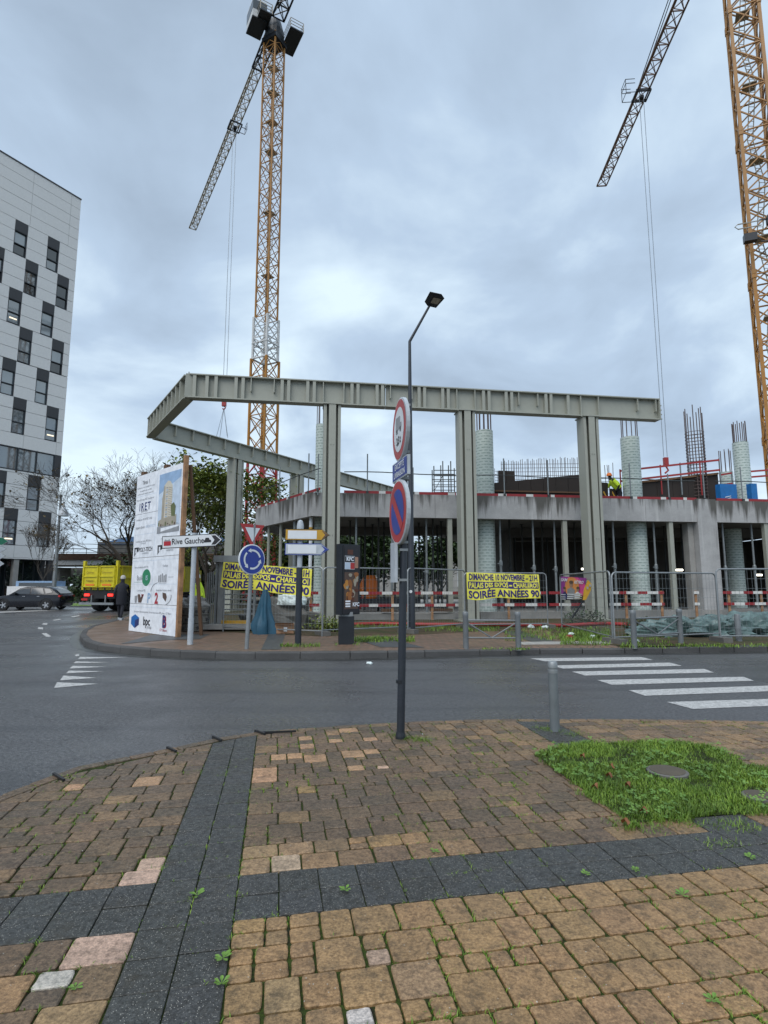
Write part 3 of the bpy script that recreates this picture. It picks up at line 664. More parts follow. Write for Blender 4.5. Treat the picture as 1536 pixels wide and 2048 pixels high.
zt = 60.6
z = 28.4
while z < zt-1:
    e = min(zt, z+10.8); mb = MB(); lattice_mast(mb, cx, cy, z, e, 1.55, rot, .14, .058, 0, 1.5); mb.build('mast_section', 'crane_orange', c1); z = e
mb = MB()
for i in range(14):         # ladders zigzagging inside and small rest platforms
    z = 5+i*4; a = rot+(i % 2)*math.pi; dx_, dy_ = .35*math.cos(a), .35*math.sin(a)
    for sg in (-.18, .18): mb.bar((cx+dx_+sg, cy+dy_, z), (cx-dx_+sg, cy-dy_, z+4), .04)
    for k in range(12): f = k/12; mb.bar((cx+dx_*(1-2*f)-.18, cy+dy_*(1-2*f), z+4*f), (cx+dx_*(1-2*f)+.18, cy+dy_*(1-2*f), z+4*f), .025)
mb.build('ladder', 'crane_grey', c1)
for z in (20.2, 33, 40, 47, 50.5, 54, 57): mb = MB(); mb.box((cx, cy, z), (1.0, 1.0, .06), rot); mb.build('rest_platform', 'crane_grey', c1)
for sg in (-1, 1):
    mb = MB(); T_ = frame((cx+sg*.42, cy-1.0, 21.3), (1, 0, 0)); mb.box((0, 0, 0), (.55, .75, .05), T=T_); p_ = mb.build('number_plate', 'crane_grey', c1); textmb('1', .7, T_, bold=.02, z=.03).build('lettering', 'sign_white', p_)
# the head: slewing ring, platforms, cab, jib and counter-jib
jt = G(385, 458, zt+1.6); jd = (jt-Vector((cx, cy, zt+1.6))).normalized(); jx = jd.cross(Vector((0, 0, 1))).normalized()
mb = MB(); mb.lathe((cx, cy, zt), [(.95, -.2), (1.05, .1), (1.05, .7), (.9, 1.2), (.7, 2.0)], 16); mb.box((cx, cy, zt-.5), (1.9, 1.9, .5), rot); mb.build('slewing_ring', 'dark_metal', c1)
def plat(name, cen, lx, ly, zc, rail=True):
    T_ = frame(cen, jd); mb = MB(); mb.box((0, 0, 0), (lx, .14, ly), T=T_)
    p_ = mb.build(name, 'dark_metal', c1)
    if rail:
        mb = MB()
        for a, b_ in ((-1, -1), (1, -1), (1, 1), (-1, 1)):
            mb.bar(T_ @ Vector((a*lx/2, 0, b_*ly/2)), T_ @ Vector((a*lx/2, 1.1, b_*ly/2)), .05)
        for hh in (.37, .74, 1.1):
            cs_ = [T_ @ Vector((a*lx/2, hh, b_*ly/2)) for a, b_ in ((-1, -1), (1, -1), (1, 1), (-1, 1))]
            for k in range(4): mb.bar(cs_[k], cs_[(k+1) % 4], .045)
        mb.build('railing', 'crane_grey', p_)
plat('platform', Vector((cx, cy, zt+.6))+jx*1.9-jd*.2, 3.2, 1.5, 0)
plat('platform', Vector((cx, cy, zt+.6))-jx*1.6-jd*1.0, 2.0, 1.3, 0)
T_ = frame(Vector((cx, cy, zt+1.6))-jx*2.0+jd*.1, jd); mb = MB(); mb.box((0, 0, 0), (2.2, 2.3, 1.5), T=T_); cb = mb.build('cab', 'crane_white', c1)
mb = MB(); mb.box((0, .35, 0), (2.24, 1.1, 1.54), T=T_); mb.build('window', 'glass_dark', cb); mb = MB(); mb.box((0, -1.2, 0), (2.3, .12, 1.6), T=T_); mb.build('cab_floor', 'dark_metal', cb)
J0 = Vector((cx, cy, zt+1.6))+jd*1.0
mb = MB(); lattice_jib(mb, J0, J0+jd*5, 1.25, 1.35, .15, .07, 1.6); mb.build('jib', 'dark_metal', c1)
mb = MB(); ps, jd_, jx_, ju_ = lattice_jib(mb, J0+jd*5, jt, 1.15, 1.25, .12, .06, 1.6); mb.build('jib', 'crane_grey', c1)
mb = MB(); lattice_jib(mb, Vector((cx, cy, zt+1.6))-jd*1.0, Vector((cx, cy, zt+1.8))-jd*13, 1.3, 1.4, .16, .08, 1.5); cj = mb.build('counter_jib', 'dark_metal', c1)
mb = MB(); mb.box(Vector((cx, cy, zt+1.2))-jd*12, (2.4, 1.6, 2.6), math.atan2(jd.y, jd.x)); mb.build('counterweight', 'concrete', cj)
tr_ = G(470, 250, zt+1.6)
tr_ = J0+jd*((tr_-J0).dot(jd))
mb = MB(); T_ = frame(tr_-Vector((0, 0, .35)), jd)
for zz in (-.75, .75): mb.box((0, .1, zz), (1.7, .16, .12), T=T_)
for a in (-.8, .8): mb.box((a, .1, 0), (.12, .16, 1.6), T=T_)
mb.box((0, -.1, 0), (.5, .3, .5), T=T_)
for a in (-.5, .5):
    for hh in (0, .55, 1.0): mb.bar(T_ @ Vector((-.5, hh, 1.5)), T_ @ Vector((.5, hh, 1.5)), .045)
    mb.bar(T_ @ Vector((a, 0, 1.5)), T_ @ Vector((a, 1.0, 1.5)), .045); mb.bar(T_ @ Vector((a, 0, .8)), T_ @ Vector((a, 0, 1.5)), .06)
mb.build('trolley', 'dark_metal', c1)
hz_ = V(455, 810, tr_.y).z
mb = MB(); T_ = frame(tr_, jd)
for a, b_ in ((-.25, -.12), (.25, .12)): mb.bar(tr_+jd*a+jx*b_*2.2, (tr_.x+jx.x*b_*2, tr_.y, hz_+.6), .055)
mb.build('hoist_rope', 'rope', c1)
mb = MB(); mb.box((tr_.x, tr_.y, hz_+.35), (.5, .4, 1.0)); mb.tube([(tr_.x, tr_.y, hz_-.15), (tr_.x+.2, tr_.y, hz_-.35), (tr_.x, tr_.y, hz_-.6), (tr_.x-.18, tr_.y, hz_-.45)], .08, 6); mb.build('hook_block', 'crane_red', c1)
hl = V(455, 874, tr_.y).z; mb = MB()
for a, b_ in ((-.65, -.4), (.65, -.4), (.5, .4), (-.5, .4)): mb.bar((tr_.x, tr_.y, hz_-.4), (tr_.x+a, tr_.y+b_, hl), .05)
mb.build('sling', 'rope', c1)
# second crane
X2, Y2 = 26.95, 37.0
c2 = thing('tower_crane', 'tall ochre tower crane with floodlights on its mast, at the right edge', 'tower crane', (X2, Y2, 0), group='tower cranes')
rot2 = -math.atan2(X2, Y2)+R(10); zt2 = 54
secs = [(.4, 11.5), (11.5, 23), (23, 34), (34, 44), (44, zt2)]
for a, c in secs:
    mb = MB(); cn = lattice_mast(mb, X2, Y2, a, c, 1.8, rot2, .21, .08, 0, 1.55, True)
    for c_ in cn:
        for zz in (a+.15, c-.15): mb.box((*c_, zz), (.29, .29, .28), rot2)
    mb.build('mast_section', 'crane_yellow' if c < 24 else 'crane_orange', c2)
mb = MB()
for i in range(13):
    z = 2+i*4
    for sg in (-.2, .2): mb.bar((X2+sg, Y2+.4*(-1)**i, z), (X2+sg, Y2-.4*(-1)**i, z+4), .05)
    for k in range(12): f = k/12; y = Y2+.4*(-1)**i*(1-2*f); mb.bar((X2-.2, y, z+4*f), (X2+.2, y, z+4*f), .03)
mb.build('ladder', 'crane_grey', c2)
for z in (15, 20, 26, 32, 38, 44, 50): mb = MB(); mb.box((X2, Y2, z), (.9, .9, .07), rot2); mb.build('rest_platform', 'crane_grey', c2)
zf = V(1480, 485, 36).z
for (dx_, dz_) in ((-2.0, 0), (-.2, -.2), (-.3, 1.4)):
    mb = MB(); p_ = Vector((X2+dx_, Y2-1.5, zf+dz_)); mb.box(p_, (.75, .45, .55), R(-20)); fl = mb.build('floodlight', 'dark_metal', c2); mb = MB(); mb.bar(p_+Vector((.3, .1, .1)), (X2-.9, Y2-1, zf+dz_+.3), .08); mb.build('bracket', 'dark_metal', fl)
mb = MB()
for zz in (.9, 1.25): mb.bar((X2-1, Y2-1.3, zf+zz+.2), (X2-3.1, Y2-2, zf+zz-.6), .06)
mb.tube([(X2-3.1, Y2-2, zf+.3), (X2-3.35, Y2-2.05, zf+.42), (X2-3.1, Y2-2, zf+.65)], .03, 5); mb.build('flagpole', 'crane_grey', c2)
mb = MB(); T_ = frame((X2+.1, Y2-1.2, V(1520, 545, 36).z), (1, 0, 0)); mb.box((0, 0, 0), (1.2, 1.1, .05), T=T_); p_ = mb.build('number_plate', 'crane_grey', c2); textmb('2', 1.0, T_, bold=.03, z=.03).build('lettering', 'sign_white', p_)
J2 = zt2+1.3; jt2 = G(1203, 372, J2); jd2 = (jt2-Vector((X2, Y2, J2))).normalized(); jx2 = jd2.cross(Vector((0, 0, 1))).normalized()
mb = MB(); mb.lathe((X2, Y2, zt2), [(1.5, 0), (1.6, .9), (1.0, 1.6), (.8, 6)], 14); mb.build('slewing_ring', 'dark_metal', c2)
mb = MB(); lattice_jib(mb, Vector((X2, Y2, J2))+jd2, jt2, 1.25, 1.35, .13, .065, 1.7); mb.build('jib', 'crane_rust', c2)
mb = MB(); lattice_jib(mb, Vector((X2, Y2, J2))-jd2, Vector((X2, Y2, J2))-jd2*14, 1.4, 1.4, .15, .08, 1.7); mb.build('counter_jib', 'dark_metal', c2)
tr2 = G(1262, 190, J2); tr2 = Vector((X2, Y2, J2))+jd2*((tr2-Vector((X2, Y2, J2))).dot(jd2))
mb = MB(); top2 = Vector((X2, Y2, zt2+6)); 
for sg in (-.12, .12): mb.bar(top2+jx2*sg, tr2+Vector((0, 0, 1.3))+jx2*sg, .07)
mb.build('tie_rod', 'dark_metal', c2)
T_ = frame(tr2-Vector((0, 0, .3)), jd2); mb = MB()
for zz in (-.75, .75): mb.box((0, .1, zz), (1.6, .16, .12), T=T_)
for a in (-.7, .7): mb.box((a, .15, 0), (.13, .3, 1.6), T=T_)
mb.box((0, -.1, 0), (.4, .3, .4), T=T_)
for a in (-.8, .5):
    for hh in (0, 1.1, 1.6): mb.bar(T_ @ Vector((a, hh-.1, -.9)), T_ @ Vector((a, hh-.1, -1.9)), .05)
    mb.bar(T_ @ Vector((a, -.1, -1.9)), T_ @ Vector((a, 1.5, -1.9)), .05)
for hh in (0, 1.1, 1.6): mb.bar(T_ @ Vector((-.8, hh-.1, -1.9)), T_ @ Vector((.5, hh-.1, -1.9)), .05)
mb.build('trolley', 'dark_metal', c2)
hk = V(1325, 925, tr2.y).z; mb = MB()
for a in (-.22, .22): mb.bar(tr2+jx2*a, (tr2.x+a*.8, tr2.y, hk+.6), .045)
mb.build('hoist_rope', 'rope', c2)
mb = MB(); mb.box((tr2.x, tr2.y, hk+.1), (.42, .35, .8)); mb.tube([(tr2.x, tr2.y, hk-.4), (tr2.x+.2, tr2.y, hk-.8), (tr2.x-.15, tr2.y, hk-1.1)], .09, 6); mb.build('hook_block', 'crane_red', c2)
# ================================================================== STEEL FRAME
ZB = 9.5
Pr, Pm, Pl = Vector((11.8, 23.5, ZB)), Vector((-7.42, 20.6, ZB)), Vector((-11.23, 26.3, ZB))
Pe = Vector((1.2, 46.1, ZB))
sf = thing('steel_portal_structure', 'grey green steel beams on tall columns standing before the concrete building', 'steel structure', (0, 22, 0))
def ibeam(a, c, depth, wid, name='beam', m='steel_beam', stiff=None, trim=(0, 0)):
    a, c = Vector(a), Vector(c); d = (c-a).normalized(); x = Vector((d.y, -d.x, 0))     # x: towards the viewer side for beams running right
    if x.y > 0: x = -x
    mb = MB(); tf = .045; dn = Vector((0, 0, -1))
    def bx_(o0, o1, z0, z1, mi=0):
        vs = [a+x*o0+dn*z0, c+x*o0+dn*z0, c+x*o1+dn*z0, a+x*o1+dn*z0, a+x*o0+dn*z1, c+x*o0+dn*z1, c+x*o1+dn*z1, a+x*o1+dn*z1]
        mb.add(vs, [(0, 1, 2, 3), (7, 6, 5, 4), (4, 5, 1, 0), (5, 6, 2, 1), (6, 7, 3, 2), (7, 4, 0, 3)], mi)
    bx_(-wid/2, wid/2, 0, tf); bx_(-wid/2, wid/2, depth-tf, depth); bx_(-.02, .02, tf, depth-tf)
    be = mb.build(name, m, sf); L = (c-a).length
    k = 0
    for item in (stiff or []):
        s, kind = item
        if s > L-.05 or s < .05: continue
        p = a+d*s; w = .16 if kind != 'tee' else .07; z1 = depth-tf if kind != 'tee' else depth*.62
        for sg in (1, -1):
            mb = MB(); mb.box((p.x+x.x*sg*(wid/4+.0), p.y+x.y*sg*(wid/4), ZB-(tf+z1)/2), ((.12 if kind == 'full' else .035), wid/2-.035, z1-tf-.004), math.atan2(d.y, d.x)); mb.build('stiffener', 'steel_beam', be)
        if kind == 'slope' or kind == 'slope2': pass
    return be, d, x, L
# front beam: positions of stiffeners seen along it, as places on the beam line
def along(px, A, Bv):
    h = hitL(px, 800, A, Bv); return (Vector((h.x, h.y, 0))-Vector((A.x, A.y, 0))).length
fx = [(388, 'full'), (413, 'full'), (431, 'full'), (471, 'full'), (485, 'full'), (501, 'tee'), (547, 'tee'), (563, 'full'), (576, 'full'), (614, 'full'), (627, 'full'), (645, 'rib'), (686, 'rib'), (702, 'full'), (714, 'full'), (752, 'full'), (763, 'full'), (779, 'tee'), (822, 'tee'), (836, 'full'), (847, 'full'), (883, 'full'), (894, 'full'), (911, 'rib'), (947, 'rib'), (964, 'full'), (975, 'full'), (1009, 'full'), (1020, 'full'), (1034, 'tee'), (1072, 'tee'), (1088, 'full'), (1098, 'full'), (1132, 'full'), (1157, 'rib'), (1192, 'rib'), (1270, 'tee'), (1306, 'tee')]
splits = [Pm, None, None, Pr]
Lt = (Pr-Pm).length; dF = (Pr-Pm).normalized()
q1 = along(771, Pm, Pr)
B1_ = ibeam(Pm+dF*.02, Pm+dF*(q1-.01), .94, .40, stiff=[(along(p, Pm, Pr), k) for p, k in fx if p < 765])
B2_ = ibeam(Pm+dF*(q1+.01), Pr, .94, .40, stiff=[(along(p, Pm, Pr)-q1, k) for p, k in fx if p > 775])
# bolt stubs at the free right end
for zz in (.25, .45, .65, .85):
    mb = MB(); mb.bar(Pr+Vector((0, 0, -zz)), Pr+dF*.22+Vector((0, 0, -zz)), .04); mb.build('threaded_stub', 'steel_beam_dark', B2_[0])
mb = MB(); mb.box(Pr+Vector((0, 0, -.47)), (.04, .44, .94), math.atan2(dF.y, dF.x)); mb.build('end_plate', 'steel_beam', B2_[0])
Ld = (Pl-Pm).length
B3_ = ibeam(Pm+(Pl-Pm).normalized()*.05, Pl, .94, .40, stiff=[(Ld*k/10, 'full') for k in range(1, 10)])
for k in range(13):
    p = Pm.lerp(Pl, (k+.3)/13); mb = MB(); mb.bar(p, p+Vector((0, 0, .18)), .03); mb.build('stud', 'steel_beam_dark', B3_[0])
Le = (Pe-Pl).length
B4_ = ibeam(Pl+(Pe-Pl).normalized()*.25, Pe, .94, .40, stiff=[(Le*k/22, 'tee') for k in range(1, 22)])
for P_, dd_ in ((Pm, 1), (Pl, 1)):
    mb = MB(); mb.box((P_.x, P_.y, ZB-.47), (.3, .3, .93), R(25)); mb.build('knee_plate', 'steel_beam', sf)
def column(px, A, Bv, w=.66):
    h = hitL(px, 830, A, Bv); d = (Bv-A).normalized(); rz = math.atan2(d.y, d.x); mb = MB(); zt = ZB-.945; z0 = .12
    T_ = Matrix.Translation((h.x, h.y, 0)) @ Matrix.Rotation(rz, 4, 'Z'); H_ = zt-z0; zc = (zt+z0)/2
    mb.box((0, 0, zc), (w-.10, .03, H_), T=T_)                 # long web, parallel to the beam
    for s in (-1, 1): mb.box((s*(w/2-.055), 0, zc), (.11, .60, H_), T=T_)
    mb.box((0, -.17, zc), (.03, .30, H_), T=T_); mb.box((0, .17, zc), (.03, .30, H_), T=T_)
    for s in (-1, 1): mb.box((0, s*.335, zc), (.27, .045, H_), T=T_)
    col = mb.build('column', 'steel_beam', sf)
    mb = MB(); mb.box((0, 0, zt-.02), (w+.06, .76, .05), T=T_); mb.build('cap_plate', 'steel_beam', col)
    mb = MB(); mb.box((0, 0, .16), (w+.3, .95, .06), T=T_); mb.build('base_plate', 'steel_beam_dark', col)
    for s in (-1, 1):
        for zz in (1.6, 3.4, 6.9):
            mb = MB(); mb.box((s*.05, -.365, zz), (.03, .02, .03), T=T_); mb.build('bolt', 'steel_beam_dark', col)
    return h
for px in (664, 930, 1174): column(px, Pm, Pr)
for px in (475, 597, 652): column(px, Pl, Pe)
# ================================================================== CONCRETE BUILDING UNDER CONSTRUCTION
FC, FR, FL = Vector((-3.02, 22.95)), Vector((26.0, 26.62)), Vector((-6.44, 27.95))
FB = Vector((-5.6, 36.0))
cb_ = thing('concrete_building', 'unfinished grey concrete building with a streaked edge beam, open below and rebar above', 'building', (5, 30, 0))
ZS0, ZS1 = 4.36, 5.35
def wallseg(name, a, c, z0, z1, th, m, parent, inward=1):
    a, c = Vector(a[:2]), Vector(c[:2]); d = (c-a).normalized(); n = Vector((-d.y, d.x))*th*inward
    mb = MB(); mb.prism([a, c, c+n, a+n] if inward > 0 else [a, a+n, c+n, c][::1], z0, z1); return mb.build(name, m, parent)
dR = (FR-FC).normalized(); dLn = (FL-FC).normalized()
def onR(px, v=1000, back=0.0):
    A = FC+Vector((-dR.y, dR.x))*back; Bq = FR+Vector((-dR.y, dR.x))*back
    h = hitL(px, v, A, Bq); return Vector((h.x, h.y, h.z))
cuts = [0.0]+[(onR(px).to_2d()-FC).length for px in (690, 870, 1102, 1290, 1400)]+[(FR-FC).length]
for a, c in zip(cuts[:-1], cuts[1:]): wallseg('edge_beam', FC+dR*(a+.006), FC+dR*(c-.006), ZS0, ZS1, .25, 'concrete_fascia', cb_)
LL = (FL-FC).length
for a, c in ((0.01, 1.0), (1.0, 3.3), (3.3, LL)): wallseg('edge_beam', FC+dLn*(a+.006), FC+dLn*(c-.006), ZS0, ZS1, .25, 'concrete_fascia', cb_, -1)
wallseg('edge_beam', FL+Vector((0, .01)), FB, ZS0, ZS1, .25, 'concrete_fascia', cb_, -1)
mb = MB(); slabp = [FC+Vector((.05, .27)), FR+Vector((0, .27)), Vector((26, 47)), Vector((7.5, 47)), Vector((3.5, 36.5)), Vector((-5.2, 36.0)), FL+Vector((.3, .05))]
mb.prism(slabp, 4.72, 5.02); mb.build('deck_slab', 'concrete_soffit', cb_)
# ground slab and footing
f0 = FC+Vector((.1, .02)); 
mb = MB(); mb.prism([FC+Vector((.3, -.05)), FR+Vector((0, -.05)), Vector((26, 47)), Vector((-4, 47)), Vector((-5.5, 30))], .1, .40); mb.build('ground_slab', 'concrete', cb_)
wallseg('footing', onR(1180).to_2d()+Vector((0, -.30)), FR+Vector((0, -.30)), .1, .47, .22, 'concrete', cb_)
wallseg('footing', onR(705).to_2d()+Vector((0, -.30)), onR(905).to_2d()+Vector((0, -.30)), .1, .38, .22, 'concrete', cb_)
wallseg('footing', onR(955).to_2d()+Vector((0, -.30)), onR(1150).to_2d()+Vector((0, -.30)), .1, .44, .22, 'concrete', cb_)
# deep interior walls, concrete coloured dark to stand in for the storey's shade
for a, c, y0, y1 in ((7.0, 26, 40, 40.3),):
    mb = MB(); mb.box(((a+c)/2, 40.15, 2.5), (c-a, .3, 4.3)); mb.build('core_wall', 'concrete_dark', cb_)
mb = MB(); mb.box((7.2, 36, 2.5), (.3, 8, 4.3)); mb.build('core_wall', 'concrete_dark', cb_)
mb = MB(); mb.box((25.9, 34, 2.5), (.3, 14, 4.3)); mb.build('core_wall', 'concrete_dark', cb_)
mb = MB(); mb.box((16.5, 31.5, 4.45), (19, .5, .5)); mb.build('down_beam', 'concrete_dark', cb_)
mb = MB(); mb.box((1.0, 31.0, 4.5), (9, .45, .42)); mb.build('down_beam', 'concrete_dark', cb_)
# bulk pier on the right
pr = onR(1418, 1100); mb = MB(); T_ = Matrix.Translation((pr.x, pr.y-.02, 0)) @ Matrix.Rotation(math.atan2(dR.y, dR.x), 4, 'Z')
mb.box((0, .3, 2.75), (.94, .66, 5.3), T=T_); mb.build('pier', 'concrete_fascia', cb_)
mb = MB(); mb.box((-.62, .5, 2.3), (.26, .4, 4.1), T=T_); mb.build('pier', 'concrete', cb_)
# round columns in printed form tubes
def tubecol(px, v, back, z0, z1, dia, bars=0, bh=1.4, name='round_column'):
    h = onR(px, v, back); mb = MB(); r = dia/2
    mb.lathe((h.x, h.y, z0), [(r, 0), (r*1.0, (z1-z0)*.33), (r*1.012, (z1-z0)*.34), (r, (z1-z0)*.35), (r*.99, z1-z0)], 28)
    o = mb.build(name, 'form_wrap', cb_, world=True, smooth=True, origin=(h.x-5, h.y-30, z0))
    for k in range(bars):
        a = 2*math.pi*k/bars+.2; bb = MB(); x, y = h.x+r*.82*math.cos(a), h.y+r*.82*math.sin(a); l = bh*rg.uniform(.94, 1.04)
        bb.tube([(x, y, z1-.3), (x+rg.uniform(-.01, .01), y, z1+l)], .022, 5); ob = bb.build('rebar', 'rebar', o)
        ob.location = (-(h.x-5), -(h.y-30), -z0)
    return h
tubecol(972, 1120, 1.1, .4, 4.72, .86); tubecol(1277, 1120, 1.1, .4, 4.72, .86); tubecol(1472, 1150, 3.2, .4, 4.4, .8); tubecol(652, 1160, 1.2, .3, 4.7, .55) if False else None
def topcol(px_top, back, v_top, dia, bars, bh, px_m=None):
    h = onR(px_top, v_top, back); tubecol(px_top, v_top, back, 5.02, h.z, dia, bars, bh); return h
topcol(968, 1.1, 863, .80, 10, 1.35); topcol(1259, 1.1, 876, .84, 10, 1.45); topcol(1480, 1.4, 886, .70, 10, 1.05); topcol(1452, 4.0, 945, .66, 8, 1.2)
hcol = V(640, 852, 27.5); mb = MB()
def freecol(px, v, Y, z0, dia, bars, bh):
    h = V(px, v, Y); r = dia/2; mb = MB(); mb.lathe((h.x, h.y, z0), [(r, 0), (r, h.z-z0)], 24); o = mb.build('round_column', 'form_wrap', cb_, smooth=True, origin=(h.x-5, h.y-30, z0))
    for k in range(bars):
        a = 2*math.pi*k/bars; bb = MB(); bb.tube([(h.x+r*.8*math.cos(a), h.y+r*.8*math.sin(a), h.z-.2), (h.x+r*.8*math.cos(a), h.y+r*.8*math.sin(a), h.z+bh)], .02, 5); ob = bb.build('rebar', 'rebar', o); ob.location = (-(h.x-5), -(h.y-30), -z0)
freecol(643, 850, 25.0, .3, .5, 6, 1.0)
# rebar column cage
h = onR(1395, 955, 2.2); ztop = onR(1391, 814, 2.2).z
mb = MB(); 
for k in range(9):
    a = 2*math.pi*k/9; x, y = h.x+.40*math.cos(a), h.y+.40*math.sin(a); mb.tube([(x, y, 5.2), (x, y, ztop-.2*(k % 3))], .025, 5)
cage = mb.build('rebar_cage', 'rebar', cb_)
mb = MB(); z = 5.4
while z < ztop-1.3:
    pts = [(h.x+.43*math.cos(a*math.pi/6), h.y+.43*math.sin(a*math.pi/6), z) for a in range(13)]; mb.tube(pts, .014, 4, caps=False); z += .17
mb.build('stirrup', 'rebar', cage)
# black form boards and wall rebar on the deck
def deckboard(px0, v0, px1, v1, back, m, name='formwork_panel', zb=5.03, th=.12, split=6):
    a, c = onR(px0, v0, back), onR(px1, v1, back)
    for k in range(split):
        p, q = a.lerp(c, k/split), a.lerp(c, (k+1)/split); d = (q-p).to_2d().normalized(); n = Vector((-d.y, d.x))*th
        mb = MB(); P = [p.to_2d()+d*.008, q.to_2d()-d*.008, q.to_2d()-d*.008+n, p.to_2d()+d*.008+n]
        mb.add([(*P[0], zb), (*P[1], zb), (*P[2], zb), (*P[3], zb), (*P[0], p.z), (*P[1], q.z), (*P[2], q.z), (*P[3], p.z)], [(3, 2, 1, 0), (4, 5, 6, 7), (0, 1, 5, 4), (1, 2, 6, 5), (2, 3, 7, 6), (3, 0, 4, 7)])
        mb.build(name, m, fw)
fw = thing('formwork_wall', 'long black formwork wall standing on the concrete deck behind the second and third steel columns', 'formwork', (8, 25.5, 5.03))
deckboard(986, 966, 1160, 949, 1.6, 'plywood_black', split=7); deckboard(997, 941, 1029, 942, 1.9, 'plywood_black', split=2)
for zz in (5.5, 5.85):
    a, c = onR(988, 975, 1.55), onR(1160, 970, 1.55); mb = MB(); mb.bar((a.x, a.y, zz), (c.x, c.y, zz), .07); mb.build('waler', 'wood_dark', fw)
fw = thing('formwork_wall', 'dark formwork wall under the red handrail between two wrapped columns on the deck', 'formwork', (13, 26.5, 5.03))
deckboard(1282, 966, 1436, 949, 2.0, 'plywood_black', split=5)
a, c = onR(1282, 964, 1.95), onR(1436, 947, 1.95); mb = MB(); mb.bar(a, c, .09); mb.build('top_plank', 'wood', fw)
fw = thing('formwork_prop_panel', 'leaning black form panel with yellow edge braces beside the worker on the deck', 'formwork', (10.5, 25.5, 5.03))
a = onR(1197, 930, 1.2); 
for k in range(2):
    mb = MB(); T_ = frame((a.x+.1+k*.45, a.y+.2, 5.03), (.9, .35, 0), (.35, .1, 1)); mb.box((.2, (1.3-k*.3)/2, 0), (.42, 1.3-k*.3, .06), T=T_); mb.build('formwork_panel', 'plywood_black', fw)
    mb = MB(); mb.bar((a.x+.55+k*.4, a.y, 5.05), (a.x+.25+k*.4, a.y+.2, 5.9), .05); mb.build('brace', 'sign_ochre', fw)
# wall starter rebar mesh
rm = thing('rebar_mesh', 'fine upright rebar mesh rising above the black formwork wall', 'rebar', (8, 26, 5.03))
a, c = onR(1002, 945, 2.4), onR(1175, 945, 2.4); n = 44; mb = MB()
for k in range(n):
    p = a.lerp(c, k/n); zt_ = 7.45+.35*k/n+rg.uniform(-.08, .08); mb.bar((p.x, p.y, 5.1), (p.x+rg.uniform(-.03, .03), p.y, zt_), .022)
mb.build('upright_bars', 'rebar', rm)
for k in range(11): mb = MB(); z = 5.4+k*.19; mb.bar((a.x, a.y, z), (c.x, c.y, z+.15), .018); mb.build('cross_bar', 'rebar', rm)
rm = thing('rebar_mesh', 'small splayed rebar bundle beside the second steel column on the deck', 'rebar', (5, 26, 5.03))
a = onR(990, 940, 1.9); mb = MB()
for k in range(6): mb.bar((a.x+k*.07, a.y, 5.1), (a.x+k*.12, a.y+.1, 7.0-.1*k), .02)
for k in range(7): mb.bar((a.x, a.y, 6+.14*k), (a.x+.62, a.y+.1, 5.9+.14*k), .015)
mb.build('bars', 'rebar', rm)
rm = thing('rebar_mesh', 'thin rebar starter bars poking up beside the third steel column', 'rebar', (10, 26, 5.03))
a = onR(1199, 930, 2.0); mb = MB()
for k in range(7): mb.bar((a.x+k*.1, a.y, 5.1), (a.x+k*.1+rg.uniform(-.15, .2), a.y+.1, 7.1+rg.uniform(-.5, .5)), .022)
for k in range(5): mb.bar((a.x, a.y, 5.9+.2*k), (a.x+.75, a.y+.1, 5.9+.2*k), .016)
mb.build('bars', 'rebar', rm)
# scaffold tower
st_ = thing('scaffold_tower', 'grey tubular scaffold tower on the deck left of the second steel column', 'scaffold', (3, 28, 5.03))
a = onR(868, 960, 4.0); w_, d_ = 1.15, 1.0; zt_ = onR(868, 932, 4.0).z
for k, (dx_, hh) in enumerate(((0, 0), (.45, .25), (.85, .25), (w_, .1))):
    for dy_ in (0, d_):
        mb = MB(); mb.tube([(a.x+dx_, a.y+dy_, 5.03), (a.x+dx_, a.y+dy_, zt_+hh)], .028, 6); mb.build('standard', 'prop_dark', st_)
for k in range(8):
    z = 5.3+k*.28; mb = MB()
    for dy_ in (0, d_): mb.bar((a.x, a.y+dy_, z), (a.x+w_, a.y+dy_, z), .035)
    mb.build('ledger', 'prop_dark', st_)
mb = MB(); mb.bar((a.x, a.y, 5.4), (a.x+.45, a.y, 6.2), .03); mb.bar((a.x+.45, a.y, 5.4), (a.x, a.y, 6.2), .03); mb.bar((a.x, a.y, 6.2), (a.x+.45, a.y, 7.0), .03); mb.build('brace', 'prop_dark', st_)
